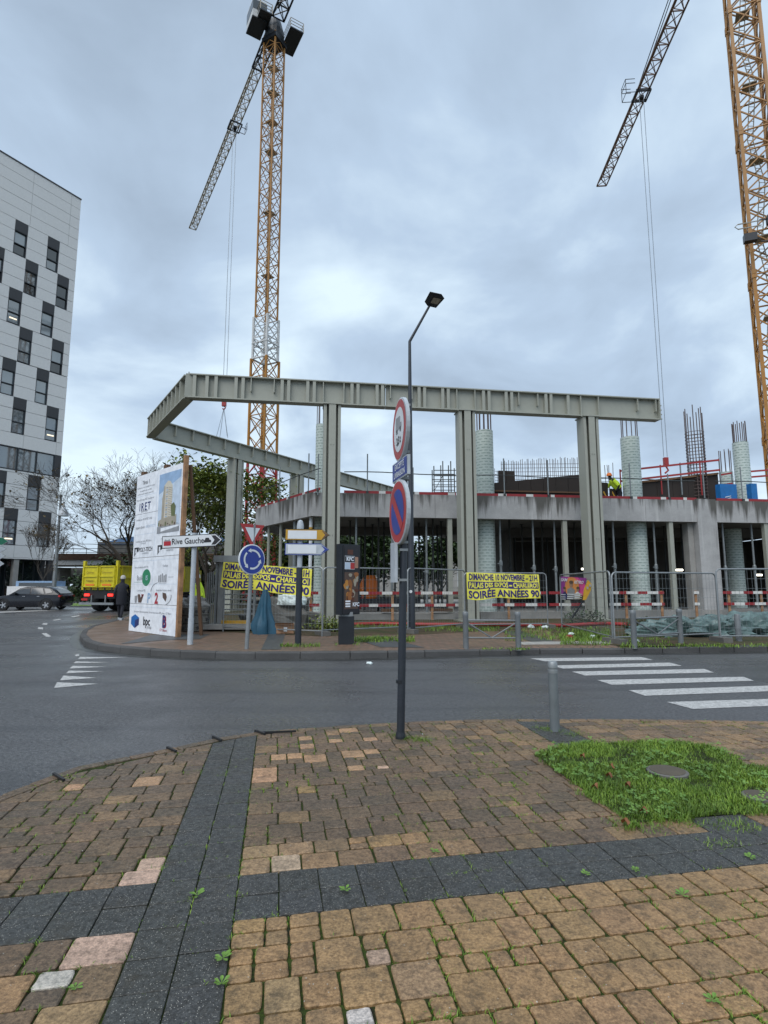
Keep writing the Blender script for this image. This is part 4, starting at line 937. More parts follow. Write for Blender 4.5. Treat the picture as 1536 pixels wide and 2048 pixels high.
# edge protection on the deck: posts, cable and red-white toe boards
def edge_guard(label, pxs, tops, px0, px1, line='R'):
    t_ = thing('edge_guard', label, 'guard rail', (0, 24, ZS1), group='guard rails along the deck edge')
    def P(px, v): 
        if line == 'R': h = onR(px, v, .12)
        else: h = hitL(px, v, FC+Vector((.1, .05)), FL+Vector((.1, .05)))
        return h
    for px, v in zip(pxs, tops):
        h = P(px, v); mb = MB(); mb.tube([(h.x, h.y, ZS1-.15), (h.x, h.y, h.z)], .028, 6); po = mb.build('post', 'prop_steel', t_)
        mb = MB(); mb.box((h.x, h.y-.02, ZS1+.05), (.1, .12, .14)); mb.build('clamp', 'prop_dark', po)
    a, c = P(px0, 990), P(px1, 990); mb = MB(); pts = [a.lerp(c, k/6) for k in range(7)]; mb.tube([(p.x, p.y, 6.27+.03*math.sin(k)) for k, p in enumerate(pts)], .022, 5); mb.build('cable', 'prop_dark', t_)
    L = (c-a).length; s = 0; k = 0; d = (c-a).normalized(); nrm = Vector((d.y, -d.x, 0))*.03
    mb = MB()
    while s < L:
        e = min(L, s+(1.0 if k % 2 == 0 else .28)*rg.uniform(.6, 1.5)); p, q = a+d*s, a+d*e; p = Vector((p.x, p.y, ZS1+.075)); q = Vector((q.x, q.y, ZS1+.075)); mb.bar(p, q, .03, .11, mi=k % 2); s = e; k += 1
    mb.build('toe_board', ['red_paint', 'road_white'], t_); return t_
edge_guard('guard rail with toe board on the deck edge between first and second steel columns', (735, 790, 826), (908, 935, 935), 688, 912)
edge_guard('guard rail with toe board on the deck edge between second and third steel columns', (1007, 1094), (917, 920), 950, 1160)
edge_guard('guard rail with toe board on the deck edge between third column and concrete pier', (1258, 1335, 1405), (926, 948, 938), 1200, 1392)
edge_guard('guard rail with toe board on the deck edge right of the concrete pier', (1480, 1590), (934, 940), 1432, 1640)
edge_guard('guard rail climbing the short left face of the concrete deck', (637, 618, 580, 560), (908, 907, 960, 934), 640, 514, 'L')
# red handrails
def redrail(label, px0, v0, px1, v1, back, n, drop=.5):
    t_ = thing('red_handrail', label, 'handrail', (0, 26, 5), group='red handrails on the deck'); a, c = onR(px0, v0, back), onR(px1, v1, back)
    for k in (0, 1): mb = MB(); mb.bar(a-Vector((0, 0, drop*k)), c-Vector((0, 0, drop*k)), .055, .09); mb.build('rail', 'crane_red', t_)
    for k in range(n+1): p = a.lerp(c, k/n); mb = MB(); mb.bar((p.x, p.y, 5.9 if k else 5.2), p+Vector((0, 0, .08)), .05); mb.build('post', 'prop_steel' if k % 2 else 'crane_red', t_)
redrail('red double handrail above the dark formwork between the wrapped columns', 1240, 942, 1438, 920, 1.8, 5)
redrail('short red handrail between rebar cage and blue panel', 1440, 950, 1463, 946, 3.2, 1, .55)
redrail('red double handrail behind the blue panels at the right edge', 1500, 943, 1640, 932, 3.4, 4, .3)
bp = thing('blue_panel', 'blue sheet panel marked with two white strokes beside the wrapped column on deck', 'panel', (15, 25, 5.02), group='blue panels on the deck')
a, c = onR(1441, 985, .75), onR(1474, 985, .75); zt_ = onR(1455, 968, .75).z; mb = MB(); mb.prism([a.to_2d(), c.to_2d(), c.to_2d()+Vector((-.05, .3)), a.to_2d()+Vector((-.05, .3))], 5.03, zt_); mb.build('sheet', 'blue_panel', bp)
mb = MB(); 
for k in (0, 1): p = a.lerp(c, .25)+Vector((0, -.01, 0)); mb.bar((p.x, p.y, 5.55+.09*k), (p.x+.3, p.y+.03, 5.62+.09*k), .01, .035)
mb.build('white_stroke', 'sign_white', bp)
bp = thing('blue_panel', 'narrow blue sheet panel right of the wrapped column on deck', 'panel', (17, 25, 5.02), group='blue panels on the deck')
a, c = onR(1503, 985, .8), onR(1515, 985, .8); zt_ = onR(1510, 967, .8).z; mb = MB(); mb.prism([a.to_2d(), c.to_2d(), c.to_2d()+Vector((-.05, .3)), a.to_2d()+Vector((-.05, .3))], 5.03, zt_); mb.build('sheet', 'blue_panel', bp)
# ------------------------------------------------------------------ props below the deck
def prop(px, v, back, label, grp, m='prop_steel', r=.045, z0=.4, cat='steel prop', zt=4.71, name='steel_prop'):
    h = onR(px, v, back); t_ = thing(name, label, cat, (h.x, h.y, z0), group=grp)
    mb = MB(); zm = z0+1.85+rg.uniform(-.25, .25); mb.tube([(h.x, h.y, z0), (h.x, h.y, zm)], r*1.25, 8); mb.build('outer_tube', m, t_)
    mb = MB(); mb.tube([(h.x, h.y, zm), (h.x, h.y, zt)], r, 8); mb.build('inner_tube', m, t_)
    mb = MB(); mb.lathe((h.x, h.y, zm-.12), [(r*1.7, 0), (r*1.9, .04), (r*1.7, .2), (r*1.2, .24)], 8); mb.bar((h.x-.16, h.y-.06, zm-.02), (h.x+.05, h.y-.06, zm-.02), .03); mb.build('collar', m, t_)
    mb = MB(); mb.box((h.x, h.y, z0+.01), (.18, .18, .02)); mb.build('foot_plate', m, t_); mb = MB(); mb.box((h.x, h.y, zt-.01), (.18, .18, .02)); mb.build('head_plate', m, t_)
FRT = 'steel props along the front of the open storey'
for px, lab in [(712, 'grey steel prop right of the first steel column'), (784, 'grey steel prop seen left of the tall lamp post'), (853, 'pale grey steel prop right of the tall lamp post'), (1001, 'grey steel prop beside the wrapped column behind the right yellow banner'), (1067, 'grey steel prop above the right end of the right yellow banner'),
                (1110, 'grey steel prop left of the pink poster'), (1228, 'grey steel prop left of the wrapped column behind the mesh fence'), (1297+13, 'grey steel prop right of the wrapped column behind the mesh fence'), (1384, 'grey steel prop against the left side of the concrete pier'), (1448, 'grey steel prop right of the concrete pier'), (1506, 'grey steel prop right of the wrapped column at the right edge')]:
    prop(px, 1100, .55, lab, FRT)
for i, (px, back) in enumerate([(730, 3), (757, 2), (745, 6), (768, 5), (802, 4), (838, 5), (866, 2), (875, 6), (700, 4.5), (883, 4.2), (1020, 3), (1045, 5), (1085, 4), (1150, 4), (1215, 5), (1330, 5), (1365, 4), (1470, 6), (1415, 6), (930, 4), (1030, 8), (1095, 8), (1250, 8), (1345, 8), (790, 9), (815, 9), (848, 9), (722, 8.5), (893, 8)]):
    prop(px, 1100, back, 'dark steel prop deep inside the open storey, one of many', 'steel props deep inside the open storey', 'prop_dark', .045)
for px, lab in [(900, 'slim beige steel post left of the second steel column'), (1131, 'slim beige steel post above the pink poster'), (1344, 'slim beige steel post left of the concrete pier'), (1535, 'slim beige steel post cut by the right edge')]:
    h = onR(px, 1120, .15); t_ = thing('steel_post', lab, 'steel post', (h.x, h.y, .3), group='slim beige steel posts under the edge beam'); rz = math.atan2(dR.y, dR.x)
    mb = MB(); mb.box((h.x, h.y, 2.33), (.19, .19, 4.05), rz); mb.build('shaft', 'steel_beam', t_); mb = MB(); mb.box((h.x, h.y, .33), (.3, .3, .03), rz); mb.build('foot_plate', 'steel_beam_dark', t_)
for px, lab, m_ in [(537, 'grey steel prop under the left corner of the deck', 'steel_beam'), (561, 'grey steel prop behind the blank direction signs', 'steel_beam'), (589, 'grey steel prop between the blank direction signs', 'prop_steel'), (621, 'white and yellow prop just left of the first steel column', 'sign_white')]:
    h = hitL(px, 1100, FC+Vector((.25, .1)), FL+Vector((.25, .1))); t_ = thing('steel_prop', lab, 'steel prop', (h.x, h.y, .15), group='props under the left face of the deck')
    mb = MB(); mb.tube([(h.x, h.y, .15), (h.x, h.y, 4.71)], .075, 8); mb.build('outer_tube', m_, t_); mb = MB(); mb.box((h.x, h.y, .16), (.25, .25, .02)); mb.build('foot_plate', m_, t_)
    if m_ == 'sign_white': mb = MB(); mb.tube([(h.x, h.y, 3.6), (h.x, h.y, 3.95)], .08, 8); mb.build('yellow_band', 'sign_ochre', t_)
# lamps burning inside
for px, v, back, w_, lab in [(1169, 1138, 9, .35, 'small lit work lamp left of the wrapped column inside the dark storey'), (1356, 1140, 9, .75, 'lit strip lamp between slim post and concrete pier inside'), (1517, 1150, 9, .4, 'lit work lamp inside at the far right edge')]:
    h = onR(px, v, back); t_ = thing('work_lamp', lab, 'lamp', (h.x, h.y, h.z), group='lit lamps inside the building'); mb = MB(); mb.box(h, (w_, .08, .1)); mb.build('tube', 'lamp_light', t_); mb = MB(); mb.box(h+Vector((0, .05, .1)), (w_+.1, .14, .08)); mb.build('housing', 'prop_dark', t_)
    mb = MB(); mb.bar(h+Vector((0, .05, .1)), (h.x, h.y+.05, 4.72), .03); mb.build('hanger', 'prop_dark', t_)
# red-white barriers on wooden stakes
def barrier(label, px0, px1, posts, back=-.75, z=(1.22, .74)):
    t_ = thing('barrier_rail', label, 'barrier', (0, 22, .15), group='red and white barrier rails along the building')
    a, c = onR(px0, 1190, back), onR(px1, 1190, back); d = (c-a); d.z = 0; L = d.length; d.normalize()
    for zz in z:
        mb = MB(); s = 0; k = rg.randint(0, 1)
        while s < L:
            e = min(L, s+.42*rg.uniform(.8, 1.35)); p, q = a+d*s, a+d*e; mb.bar((p.x, p.y, zz), (q.x, q.y, zz), .03, .115, mi=k % 2); s = e; k += 1
        mb.build('board', ['red_paint', 'road_white'], t_)
    for px in posts:
        h = onR(px, 1200, back+.05); mb = MB(); mb.box((h.x, h.y, .72), (.10, .05, 1.15)); mb.build('stake', 'wood', t_)
barrier('red and white barrier rail between the advertising panel and second steel column', 700, 925, (785, 864)); barrier('red and white barrier rail behind the right yellow banner', 960, 1092, (1017,)); barrier('red and white barrier rail behind the pink poster', 1098, 1168, ())
barrier('red and white barrier rail before the wrapped column behind the mesh fence', 1218, 1328, (1252, 1323)); barrier('short barrier rail left of the concrete pier', 1388, 1398, (1392,)); barrier('red and white barrier rail at the right edge', 1446, 1600, (1458, 1523))
barrier('red and white barrier rail behind the left yellow banner', 590, 650, (622,), -.2)
# ================================================================== PEOPLE
def person(name, label, loc, rz, joints, edges_, mats_, lean=0, extra=None):
    t_ = thing(name, label, 'person', loc, rz)
    me = bpy.data.meshes.new('body'); me.from_pydata([j[0] for j in joints], edges_, []); o = bpy.data.objects.new('body', me); C.objects.link(o); o.parent = t_
    sk = o.modifiers.new('skin', 'SKIN'); su = o.modifiers.new('sub', 'SUBSURF'); su.levels = 1; su.render_levels = 1
    for i, j in enumerate(joints): me.skin_vertices[0].data[i].radius = (j[1], j[1]*(j[2] if len(j) > 2 else 1))
    me.skin_vertices[0].data[0].use_root = True
    me.materials.append(M[mats_]); return t_, o
def walk_body(stride=.25, bend=0.0, arm=.2):
    J = [((0, 0, .95), .15, .75), ((bend*.3, 0, 1.15), .14, .75), ((bend*.8, 0, 1.38), .17, .6), ((bend, 0, 1.48), .07), ((bend*1.12, 0, 1.58), .085), ((bend*1.15, 0, 1.68), .08),
         ((stride*.4, .09, .52), .075), ((stride, .09, .1), .05), ((stride+.16, .10, .05), .04), ((-stride*.3, -.09, .52), .075), ((-stride*1.2, -.09, .14), .05), ((-stride*1.2+.13, -.1, .05), .04),
         ((bend*.8, .2, 1.36), .065), ((bend*.8-arm, .24, 1.1), .048), ((bend-arm*.6, .22, .86), .035), ((bend*.8, -.2, 1.36), .065), ((bend*.8+arm, -.24, 1.12), .048), ((bend+arm*1.8, -.2, .92), .035)]
    E_ = [(0, 1), (1, 2), (2, 3), (3, 4), (4, 5), (0, 6), (6, 7), (7, 8), (0, 9), (9, 10), (10, 11), (2, 12), (12, 13), (13, 14), (2, 15), (15, 16), (16, 17)]
    return J, E_
p_ = G(246, 1240, .142); J, E_ = walk_body(.22, .06)
t_, o = person('person', 'person in dark coat and trousers walking away beside the tall white signboard', (p_.x-.12, p_.y, .142), R(100), J, E_, 'cloth_black')
mb = MB(); mb.lathe((.09, 0, 1.60), [(.05, 0), (.10, .05), (.105, .12), (.07, .18), (.02, .2)], 12); mb.build('hair', 'hair_grey', t_, world=False, smooth=True)
mb = MB(); mb.lathe((.03, 0, .62), [(.20, 0), (.21, .3), (.2, .5), (.17, .75), (.1, .84)], 12); mb.build('coat', 'cloth_black', t_, world=False, smooth=True)
for s, x in ((.1, .38), (-.1, -.13)): mb = MB(); mb.box((x-.05, s, .05), (.26, .09, .09)); mb.build('shoe', 'sign_grey', t_, world=False)
h = onR(1240, 985, 1.3); J, E_ = walk_body(.05, .38, .25)
t_, o = person('person', 'worker in yellow jacket and helmet bending forward on the deck', (h.x, h.y, 5.04), R(170), J, E_, 'cloth_black')
mb = MB(); mb.tube([(.05, 0, 1.0), (.2, 0, 1.22), (.36, 0, 1.45)], [.17, .2, .14], 10); mb.tube([(.3, .2, 1.36), (.12, .26, 1.1)], [.09, .07], 8); mb.tube([(.3, -.2, 1.36), (.5, -.26, 1.12)], [.09, .07], 8); mb.build('jacket', 'hivis', t_, world=False, smooth=True)
mb = MB(); mb.lathe((.44, 0, 1.62), [(.14, 0), (.125, .03), (.12, .08), (.08, .14), (.02, .16)], 12); mb.build('helmet', 'orange', t_, world=False, smooth=True)
g_ = V(401, 1172, 19.5); J, E_ = walk_body(.08, .12, .15)
t_, o = person('person', 'worker in yellow green jacket standing behind the stacked ribbed rings', (g_.x, g_.y, .16), R(200), J, E_, 'jeans')
mb = MB(); mb.tube([(.0, 0, .85), (.08, 0, 1.2), (.11, 0, 1.45)], [.19, .21, .13], 10); mb.tube([(.1, .2, 1.4), (-.05, .27, 1.0)], [.09, .06], 8); mb.tube([(.1, -.2, 1.4), (.3, -.26, 1.05)], [.09, .06], 8); mb.build('jacket', 'hivis', t_, world=False, smooth=True)
mb = MB(); mb.lathe((.14, 0, 1.62), [(.14, 0), (.125, .03), (.12, .08), (.08, .14), (.02, .16)], 12); mb.build('helmet', 'sign_white', t_, world=False, smooth=True)
# ================================================================== VEHICLES
def wheel(mb_t, c, r, w, ax): pass
def make_wheel(parent, c, r, w, axdir, spokes=5, rimmat='chrome'):
    T_ = Matrix.Translation(c) @ axdir; mb = MB()
    prof = [(r*.62, -w/2), (r*.93, -w/2), (r, -w*.36), (r, w*.36), (r*.93, w/2), (r*.62, w/2)]
    mb.lathe((0, 0, 0), prof, 20, T=T_, caps=False); wh = mb.build('wheel', 'rubber', parent, world=False, smooth=True)
    mb = MB(); mb.lathe((0, 0, 0), [(r*.63, -w*.3), (r*.63, w*.3)], 20, T=T_)
    mb.build('rim', 'dark_metal', wh, world=False)
    for s in (-1, 1):
        mb = MB()
        for k in range(spokes):
            a = 2*math.pi*k/spokes
            for da in (-.16, .16): mb.bar((0, 0, s*w*.42), (r*.62*math.cos(a+da), r*.62*math.sin(a+da), s*w*.44), r*.10, .02, T=T_)
        mb.lathe((0, 0, s*w*.40), [(r*.14, -.02), (r*.12, .03)], 10, T=T_); mb.build('spokes', rimmat, wh, world=False)
    return wh
RX = Matrix.Rotation(R(90), 4, 'X')
# black hatchback, nose to the left, seen from its left side
car = thing('parked_car', 'black five door hatchback with lit headlight on the road in front of the office building', 'car', (-22.3, 36.2, .0), R(180))
L_ = 4.3
prof = [(-2.12, .42, .55), (-2.08, .62, .74), (-1.7, .74, .82), (-1.0, .86, .88), (.0, .90, .92), (.9, .93, .93), (1.6, .96, .94), (2.02, .9, .95), (2.14, .7, .9), (2.16, .45, .8)]
def loft(secs, n=14, T=None):
    """secs: (x, halfwidth list for ring as list of (y,z))"""
    mb = MB(); vs = []; fs = []
    k = len(secs[0][1])
    for x, ring in secs: vs += [(x, y, z) for y, z in ring]
    for i in range(len(secs)-1):
        for j in range(k): a, c = i*k+j, i*k+(j+1) % k; fs.append((a, a+k, c+k, c))
    fs += [tuple(range(k)), tuple(range(len(vs)-1, len(vs)-k-1, -1))]
    return mb.add(vs, fs, 0, T)
def bodyring(w, zb, zt, sh=.06): return [(-w*.92, zb), (-w, zb+.12), (-w, (zb+zt)/2+.05), (-w*.95, zt-sh), (-w*.84, zt), (0, zt+.02), (w*.84, zt), (w*.95, zt-sh), (w, (zb+zt)/2+.05), (w, zb+.12), (w*.92, zb)]
X_ = [(-2.14, .62, .36, .62), (-2.08, .74, .22, .70), (-1.9, .82, .2, .80), (-1.5, .88, .2, .90), (-1.0, .90, .2, .97), (-.2, .90, .2, .99), (.6, .90, .2, 1.0), (1.4, .89, .2, 1.01), (1.9, .86, .22, 1.02), (2.08, .8, .28, .98), (2.14, .72, .38, .86)]
# x grows to the rear: flip so that the nose points to +x of the thing (thing is turned by 180 deg: nose at -x in the world)
mb = loft([(-x, bodyring(w, zb, zt)) for x, w, zb, zt in X_][::-1]); body = mb.build('body', 'car_black', car, world=False, smooth=True)
GH = [(1.05, .84, .96, 1.0), (.55, .76, .96, 1.34), (.15, .70, .96, 1.46), (-.6, .69, .96, 1.48), (-1.3, .68, .96, 1.43), (-1.7, .72, .96, 1.27), (-2.0, .78, .96, 1.04)]
def ghring(w, zb, zt): return [(-.84, zb), (-.84+(.84-w)*.5, (zb+zt)/2), (-w, zt-.05), (-w*.8, zt), (w*.8, zt), (w, zt-.05), (.84-(.84-w)*.5, (zb+zt)/2), (.84, zb)]
mb = loft([(x, ghring(w, zb, zt)) for x, w, zb, zt in GH][::-1]); mb.build('cabin', 'car_black', car, world=False, smooth=True)
for s in (-1, 1):
    for pts in ([(.82, 1.01), (.42, 1.28), (-.20, 1.37), (-.22, 1.01)], [(-.30, 1.01), (-.30, 1.37), (-.95, 1.36), (-1.12, 1.01)], [(-1.22, 1.03), (-1.06, 1.35), (-1.42, 1.30), (-1.62, 1.10)]):
        mb = MB(); f = lambda x, z: (x, s*(.862-(z-.96)*.31), z); mb.add([f(*p) for p in pts], [tuple(range(4))] if s < 0 else [(3, 2, 1, 0)]); mb.build('window', 'car_glass', car, world=False)
mb = MB(); mb.add([(1.06, -.68, 1.01), (1.06, .68, 1.01), (.52, .62, 1.36), (.52, -.62, 1.36)], [(0, 1, 2, 3)]); mb.build('windscreen', 'car_glass', car, world=False)
mb = MB(); mb.add([(-2.03, -.66, 1.04), (-2.03, .66, 1.04), (-1.72, .6, 1.29), (-1.72, -.6, 1.29)], [(3, 2, 1, 0)]); mb.build('rear_window', 'car_glass', car, world=False)
for x in (1.35, -1.3):
    for s in (-1, 1):
        make_wheel(car, (x, s*.80, .33), .33, .21, RX)
        mb = MB(); pts = [(x+.40*math.cos(a), .33+.40*math.sin(a)) for a in [math.pi*k/10 for k in range(11)]]
        mb.tube([(px, s*.895, pz) for px, pz in pts], .03, 5); mb.build('wheel_arch', 'rubber', car, world=False)
for s in (-1, 1):
    mb = MB(); mb.box((2.02, s*.66, .68), (.2, .32, .12)); mb.build('headlight', 'head_light', car, world=False)
    mb = MB(); mb.box((-2.06, s*.68, .88), (.12, .3, .12)); mb.build('tail_light', 'lens_red', car, world=False)
    mb = MB(); mb.box((.62, s*.98, 1.03), (.14, .2, .13)); mb.build('mirror', 'car_black', car, world=False)
    for x in (.1, -.8): mb = MB(); mb.box((x, s*.905, .86), (.18, .02, .03)); mb.build('door_handle', 'chrome', car, world=False)
mb = MB(); mb.box((2.13, 0, .48), (.05, 1.2, .18)); mb.build('grille', 'rubber', car, world=False); mb = MB(); mb.box((2.16, 0, .47), (.02, .5, .11)); mb.build('number_plate', 'sign_white', car, world=False)
# yellow tipper lorry, tail towards the viewer
TR_A = R(17); lo = G(190, 1224.5)
tl = thing('tipper_truck', 'yellow tipper truck with brown lettering seen from behind, left of the tall white signboard', 'truck', (lo.x-.05, lo.y+.4, 0), R(90)-TR_A)   # local +x: forward
def tb(name, c, d, m, parent=None, rz=0): mb = MB(); mb.box(c, d, rz); return mb.build(name, m, parent or tl, world=False)
ZBd = 1.35; HB = 1.25
tb('chassis', (4.2, 0, .95), (8.0, .9, .3), 'dark_metal')
bed = tb('tipper_floor', (2.9, 0, ZBd), (5.6, 2.5, .16), 'truck_yellow')
for s in (-1, 1):
    w = tb('side_board', (2.9, s*1.22, ZBd+HB/2+.08), (5.6, .06, HB), 'truck_yellow', bed)
    for k in range(8): tb('rib', (.35+k*.73, s*1.275, ZBd+HB/2+.05), (.09, .05, HB-.1), 'truck_yellow', w)
    tb('rail', (2.9, s*1.28, ZBd+HB+.05), (5.6, .09, .1), 'truck_yellow', w); tb('rail', (2.9, s*1.28, ZBd+HB*.5), (5.6, .07, .07), 'truck_yellow', w)
    T_ = frame((1.4, -1.31, ZBd+HB*.72), (1, 0, 0)) if s < 0 else None
    tb('corner_post', (.06, s*1.2, ZBd+HB/2+.15), (.16, .16, HB+.45), 'truck_yellow', bed)
T_ = frame((2.0, -1.312, ZBd+HB*.74), (1, 0, 0)); textmb('Carrier', .42, T_, bold=.008, z=.01).build('lettering', 'truck_brown', bed, world=False)
for zz, w_ in ((.34, 1.6), (.22, 1.9)):
    pass
for k, s in enumerate((-1, 1)):
    d_ = tb('tailgate', (-.04, s*.60, ZBd+HB/2+.06), (.06, 1.17, HB), 'truck_yellow')
    for zz in (.0, .48, .96): tb('rail', (-.085, s*.60, ZBd+.12+zz*HB*.98), (.07, 1.10, .07), 'truck_yellow', d_)
    for yy in (-.51, .51): tb('rail', (-.085, s*.60+yy, ZBd+HB/2+.06), (.07, .06, HB), 'truck_yellow', d_)
    tb('marker_strip', (-.12, s*.60, ZBd+.22), (.01, .62, .10), 'lens_orange', d_)
    T_ = frame((-.125, s*.60, ZBd+HB*.75), (0, -1, 0)); textmb('Carrier' if s > 0 else 'Terrassement', .19 if s > 0 else .14, T_, z=.008).build('lettering', 'truck_brown', d_, world=False)
    T_ = frame((-.125, s*.60, ZBd+HB*.36), (0, -1, 0)); textmb('Transport' if s > 0 else '071 / 31.28.31', .13 if s > 0 else .15, T_, z=.008, bold=.004).build('lettering', 'truck_brown', d_, world=False)
tb('load', (2.9, 0, ZBd+HB-.1), (5.4, 2.3, .05), 'mud', bed)
for k in range(5): tb('latch', (-.1, -1+k*.5, ZBd-.02), (.06, .06, .2), 'dark_metal', bed)
tb('rear_beam', (.15, 0, 1.0), (.2, 2.3, .45), 'black')
for s in (-1, 1): tb('tail_light', (-.02, s*.85, .98), (.06, .34, .14), 'tail_light')
tb('number_plate', (-.03, 1.0, .72), (.02, .45, .12), 'lens_red'); tb('underrun_bar', (-.15, 0, .48), (.1, 2.45, .13), 'galv'); 
for s in (-1, 1): tb('bracket', (.0, s*.5, .72), (.06, .06, .5), 'galv')
for x in (1.2, 2.5, 6.6):
    for s in (-1, 1): make_wheel(tl, (x, s*.98, .5), .5, .5 if x < 3 else .32, RX, 6, 'dark_metal'); tb('mudguard', (x, s*.98, 1.08), (1.05, .55, .04), 'black')
cabn = tb('cab', (7.2, 0, 1.85), (1.9, 2.45, 1.5), 'truck_yellow'); tb('cab_roof', (7.15, 0, 2.72), (1.7, 2.3, .24), 'truck_yellow', cabn)
for s in (-1, 1): tb('window', (7.5, s*1.235, 2.15), (.8, .02, .6), 'car_glass', cabn)
tb('cab_bumper', (8.1, 0, .75), (.3, 2.4, .5), 'dark_metal', cabn); tb('beacon', (6.7, -.7, 2.95), (.15, .15, .2), 'lens_orange', cabn)
for s in (-1, 1): tb('mirror', (8.0, s*1.45, 2.1), (.1, .2, .45), 'black', cabn)
# small far vehicles beyond the junction
fv = thing('parked_car', 'small white and blue van far behind the black hatchback under the viaduct', 'van', (-31.8, 52, 0), R(0))
for n_, c_, d_, m_ in (('body', (0, 0, 1.0), (4.4, 1.8, .95), 'white_paint'), ('roof', (.3, 0, 1.7), (3.6, 1.6, .5), 'print_sky'), ('window', (.3, -.82, 1.62), (3.0, .06, .35), 'car_glass')): tb(n_, c_, d_, m_, fv)
for x in (-1.4, 1.4): make_wheel(fv, (x, -.8, .33), .33, .2, RX, 5)
# ================================================================== VIADUCT, HILL, DISTANT THINGS
va = thing('viaduct', 'low concrete road viaduct crossing far behind the yellow truck', 'viaduct', (-40, 85, 0))
a = V(60, 1122, 85)
mb = MB(); mb.box((-38, 85, V(150, 1126, 85).z), (60, 8, .9)); mb.build('deck', 'clad_white', va); mb = MB(); mb.box((-38, 80.9, V(150, 1119, 85).z+.2), (60, .1, .9)); mb.build('parapet', 'rust', va)
for k in range(24): mb = MB(); x = -60+k*1.9; mb.bar((x, 81, 5.6), (x, 81, 6.9), .06); mb.build('rail_post', 'prop_dark', va)
for zz in (6.3, 6.85): mb = MB(); mb.bar((-62, 81, zz), (-14, 81, zz), .07); mb.build('handrail', 'prop_dark', va)
mb = MB(); mb.box((-38, 90, 3.1), (60, .5, 2.6)); mb.build('abutment', 'concrete', va)
for x in (-58, -48, -38, -30): mb = MB(); mb.box((x, 84, 2.1), (1.2, 3, 4.2)); mb.build('pier', 'concrete', va)
fb = thing('low_building', 'low dark building with a blue roof far behind the bare tree', 'building', (-36, 100, 0))
mb = MB(); mb.box((-34, 100, 4.5), (30, 8, 9)); mb.build('wall', 'concrete_dark', fb)
mb = MB(); mb.add([(-49, 95.8, 8.6), (-19, 95.8, 8.6), (-19, 100, 10.2), (-46, 100, 10.2)], [(0, 1, 2, 3)]); mb.add([(-49, 104, 8.6), (-19, 104, 8.6), (-19, 100, 10.2), (-46, 100, 10.2)], [(3, 2, 1, 0)]); mb.build('roof', 'roof_blue', fb)
# ================================================================== TREES
def leaf_cloud(mb, pts, n, spread, size, rgn, droop=.3):
    for p in pts:
        for _ in range(n):
            o = Vector((rgn.gauss(0, 1), rgn.gauss(0, 1), rgn.gauss(0, .7)))*spread; c = p+o; s = size*rgn.uniform(.6, 1.3)
            a = Vector((rgn.uniform(-1, 1), rgn.uniform(-1, 1), rgn.uniform(-.5, .3))).normalized(); w = a.cross(Vector((rgn.uniform(-.4, .4), rgn.uniform(-.4, .4), 1))).normalized()*s*.36; a = a*s
            mb.add([c-a*.5, c+w, c+a*.5-Vector((0, 0, s*droop)), c-w], [(0, 1, 2, 3)])
def grow(mb, p, d, L, r, depth, rgn, ends, up=.12, spread=.6, n=2, maxd=6, segs=3, minr=.008):
    pts = [p]; rs = [r]
    for i in range(segs):
        d = (d+Vector((rgn.gauss(0, .13), rgn.gauss(0, .13), rgn.gauss(0, .08)+up*.3))).normalized(); p = p+d*L/segs; pts.append(p); rs.append(max(minr, r*(1-.38*(i+1)/segs)))
    mb.tube(pts, rs, 7 if r > .08 else (5 if r > .03 else 3), caps=False)
    if depth >= maxd: ends.append(p); return
    for k in range(n+(1 if rgn.random() < .45 else 0)):
        nd = (d+Vector((rgn.gauss(0, spread), rgn.gauss(0, spread), rgn.gauss(up, spread*.5)))).normalized()
        st = pts[-1] if k < 2 else pts[rgn.randint(1, segs)]
        grow(mb, st, nd, L*rgn.uniform(.66, .86), rs[-1]*rgn.uniform(.62, .8), depth+1, rgn, ends, up, spread, n, maxd, segs, minr)
def tree(label, x, y, z, H, seed, leafmat=None, nleaf=0, maxd=6, trunk=.3, th=.32, spread=.5, up=.12, lsize=.2, lspread=.35, name='tree', n=2, grp=None, lean=(0, 0, 1), minr=.012):
    t_ = thing(name, label, 'tree', (x, y, z), group=grp); rgn = random.Random(seed); ends = []; mb = MB(); b0 = Vector((x, y, z)); d = Vector(lean).normalized()
    tp = b0+d*H*th; mb.tube([b0-Vector((0, 0, .1)), b0+d*H*th*.5+Vector((.05, 0, 0)), tp], [trunk, trunk*.8, trunk*.7], 9, caps=False); trk = mb.build('trunk', 'bark', t_, smooth=True)
    mb = MB(); k = 4
    for i in range(k):
        a = 2*math.pi*i/k+rgn.uniform(-.4, .4); dd = Vector((math.cos(a)*.65, math.sin(a)*.65, 1.0)).normalized(); grow(mb, tp-d*H*th*.25*rgn.random(), dd, H*.25, trunk*.52, 1, rgn, ends, up, spread, n, maxd, 3, minr)
    mb.build('branches', 'bark', t_)
    if leafmat:
        mb = MB(); leaf_cloud(mb, ends, nleaf, lspread, lsize, rgn); mb.build('crown', leafmat, t_)
    return ends
ends_ = tree('bare spreading tree with a few brown leaves behind the yellow truck and tall white signboard', V(262, 1150, 39).x, 39, 0, 11.2, 8, None, 0, 7, .30, .20, .46, .05, minr=.0065, name='bare_tree', n=3)
rgn = random.Random(9); bt = [o for o in C.objects if o.name.startswith('bare_tree')][0]
mb = MB(); leaf_cloud(mb, [e_ for e_ in ends_ if rgn.random() < .08 and e_.z < 9], 3, .10, .20, rgn); mb.build('crown', 'leaf_brown', bt)
tree('bare slim young tree in front of the office building ground floor', V(84, 1180, 52).x, 52, 0, 6.0, 15, None, 0, 6, .09, .35, .4, .2, minr=.015, name='bare_tree')
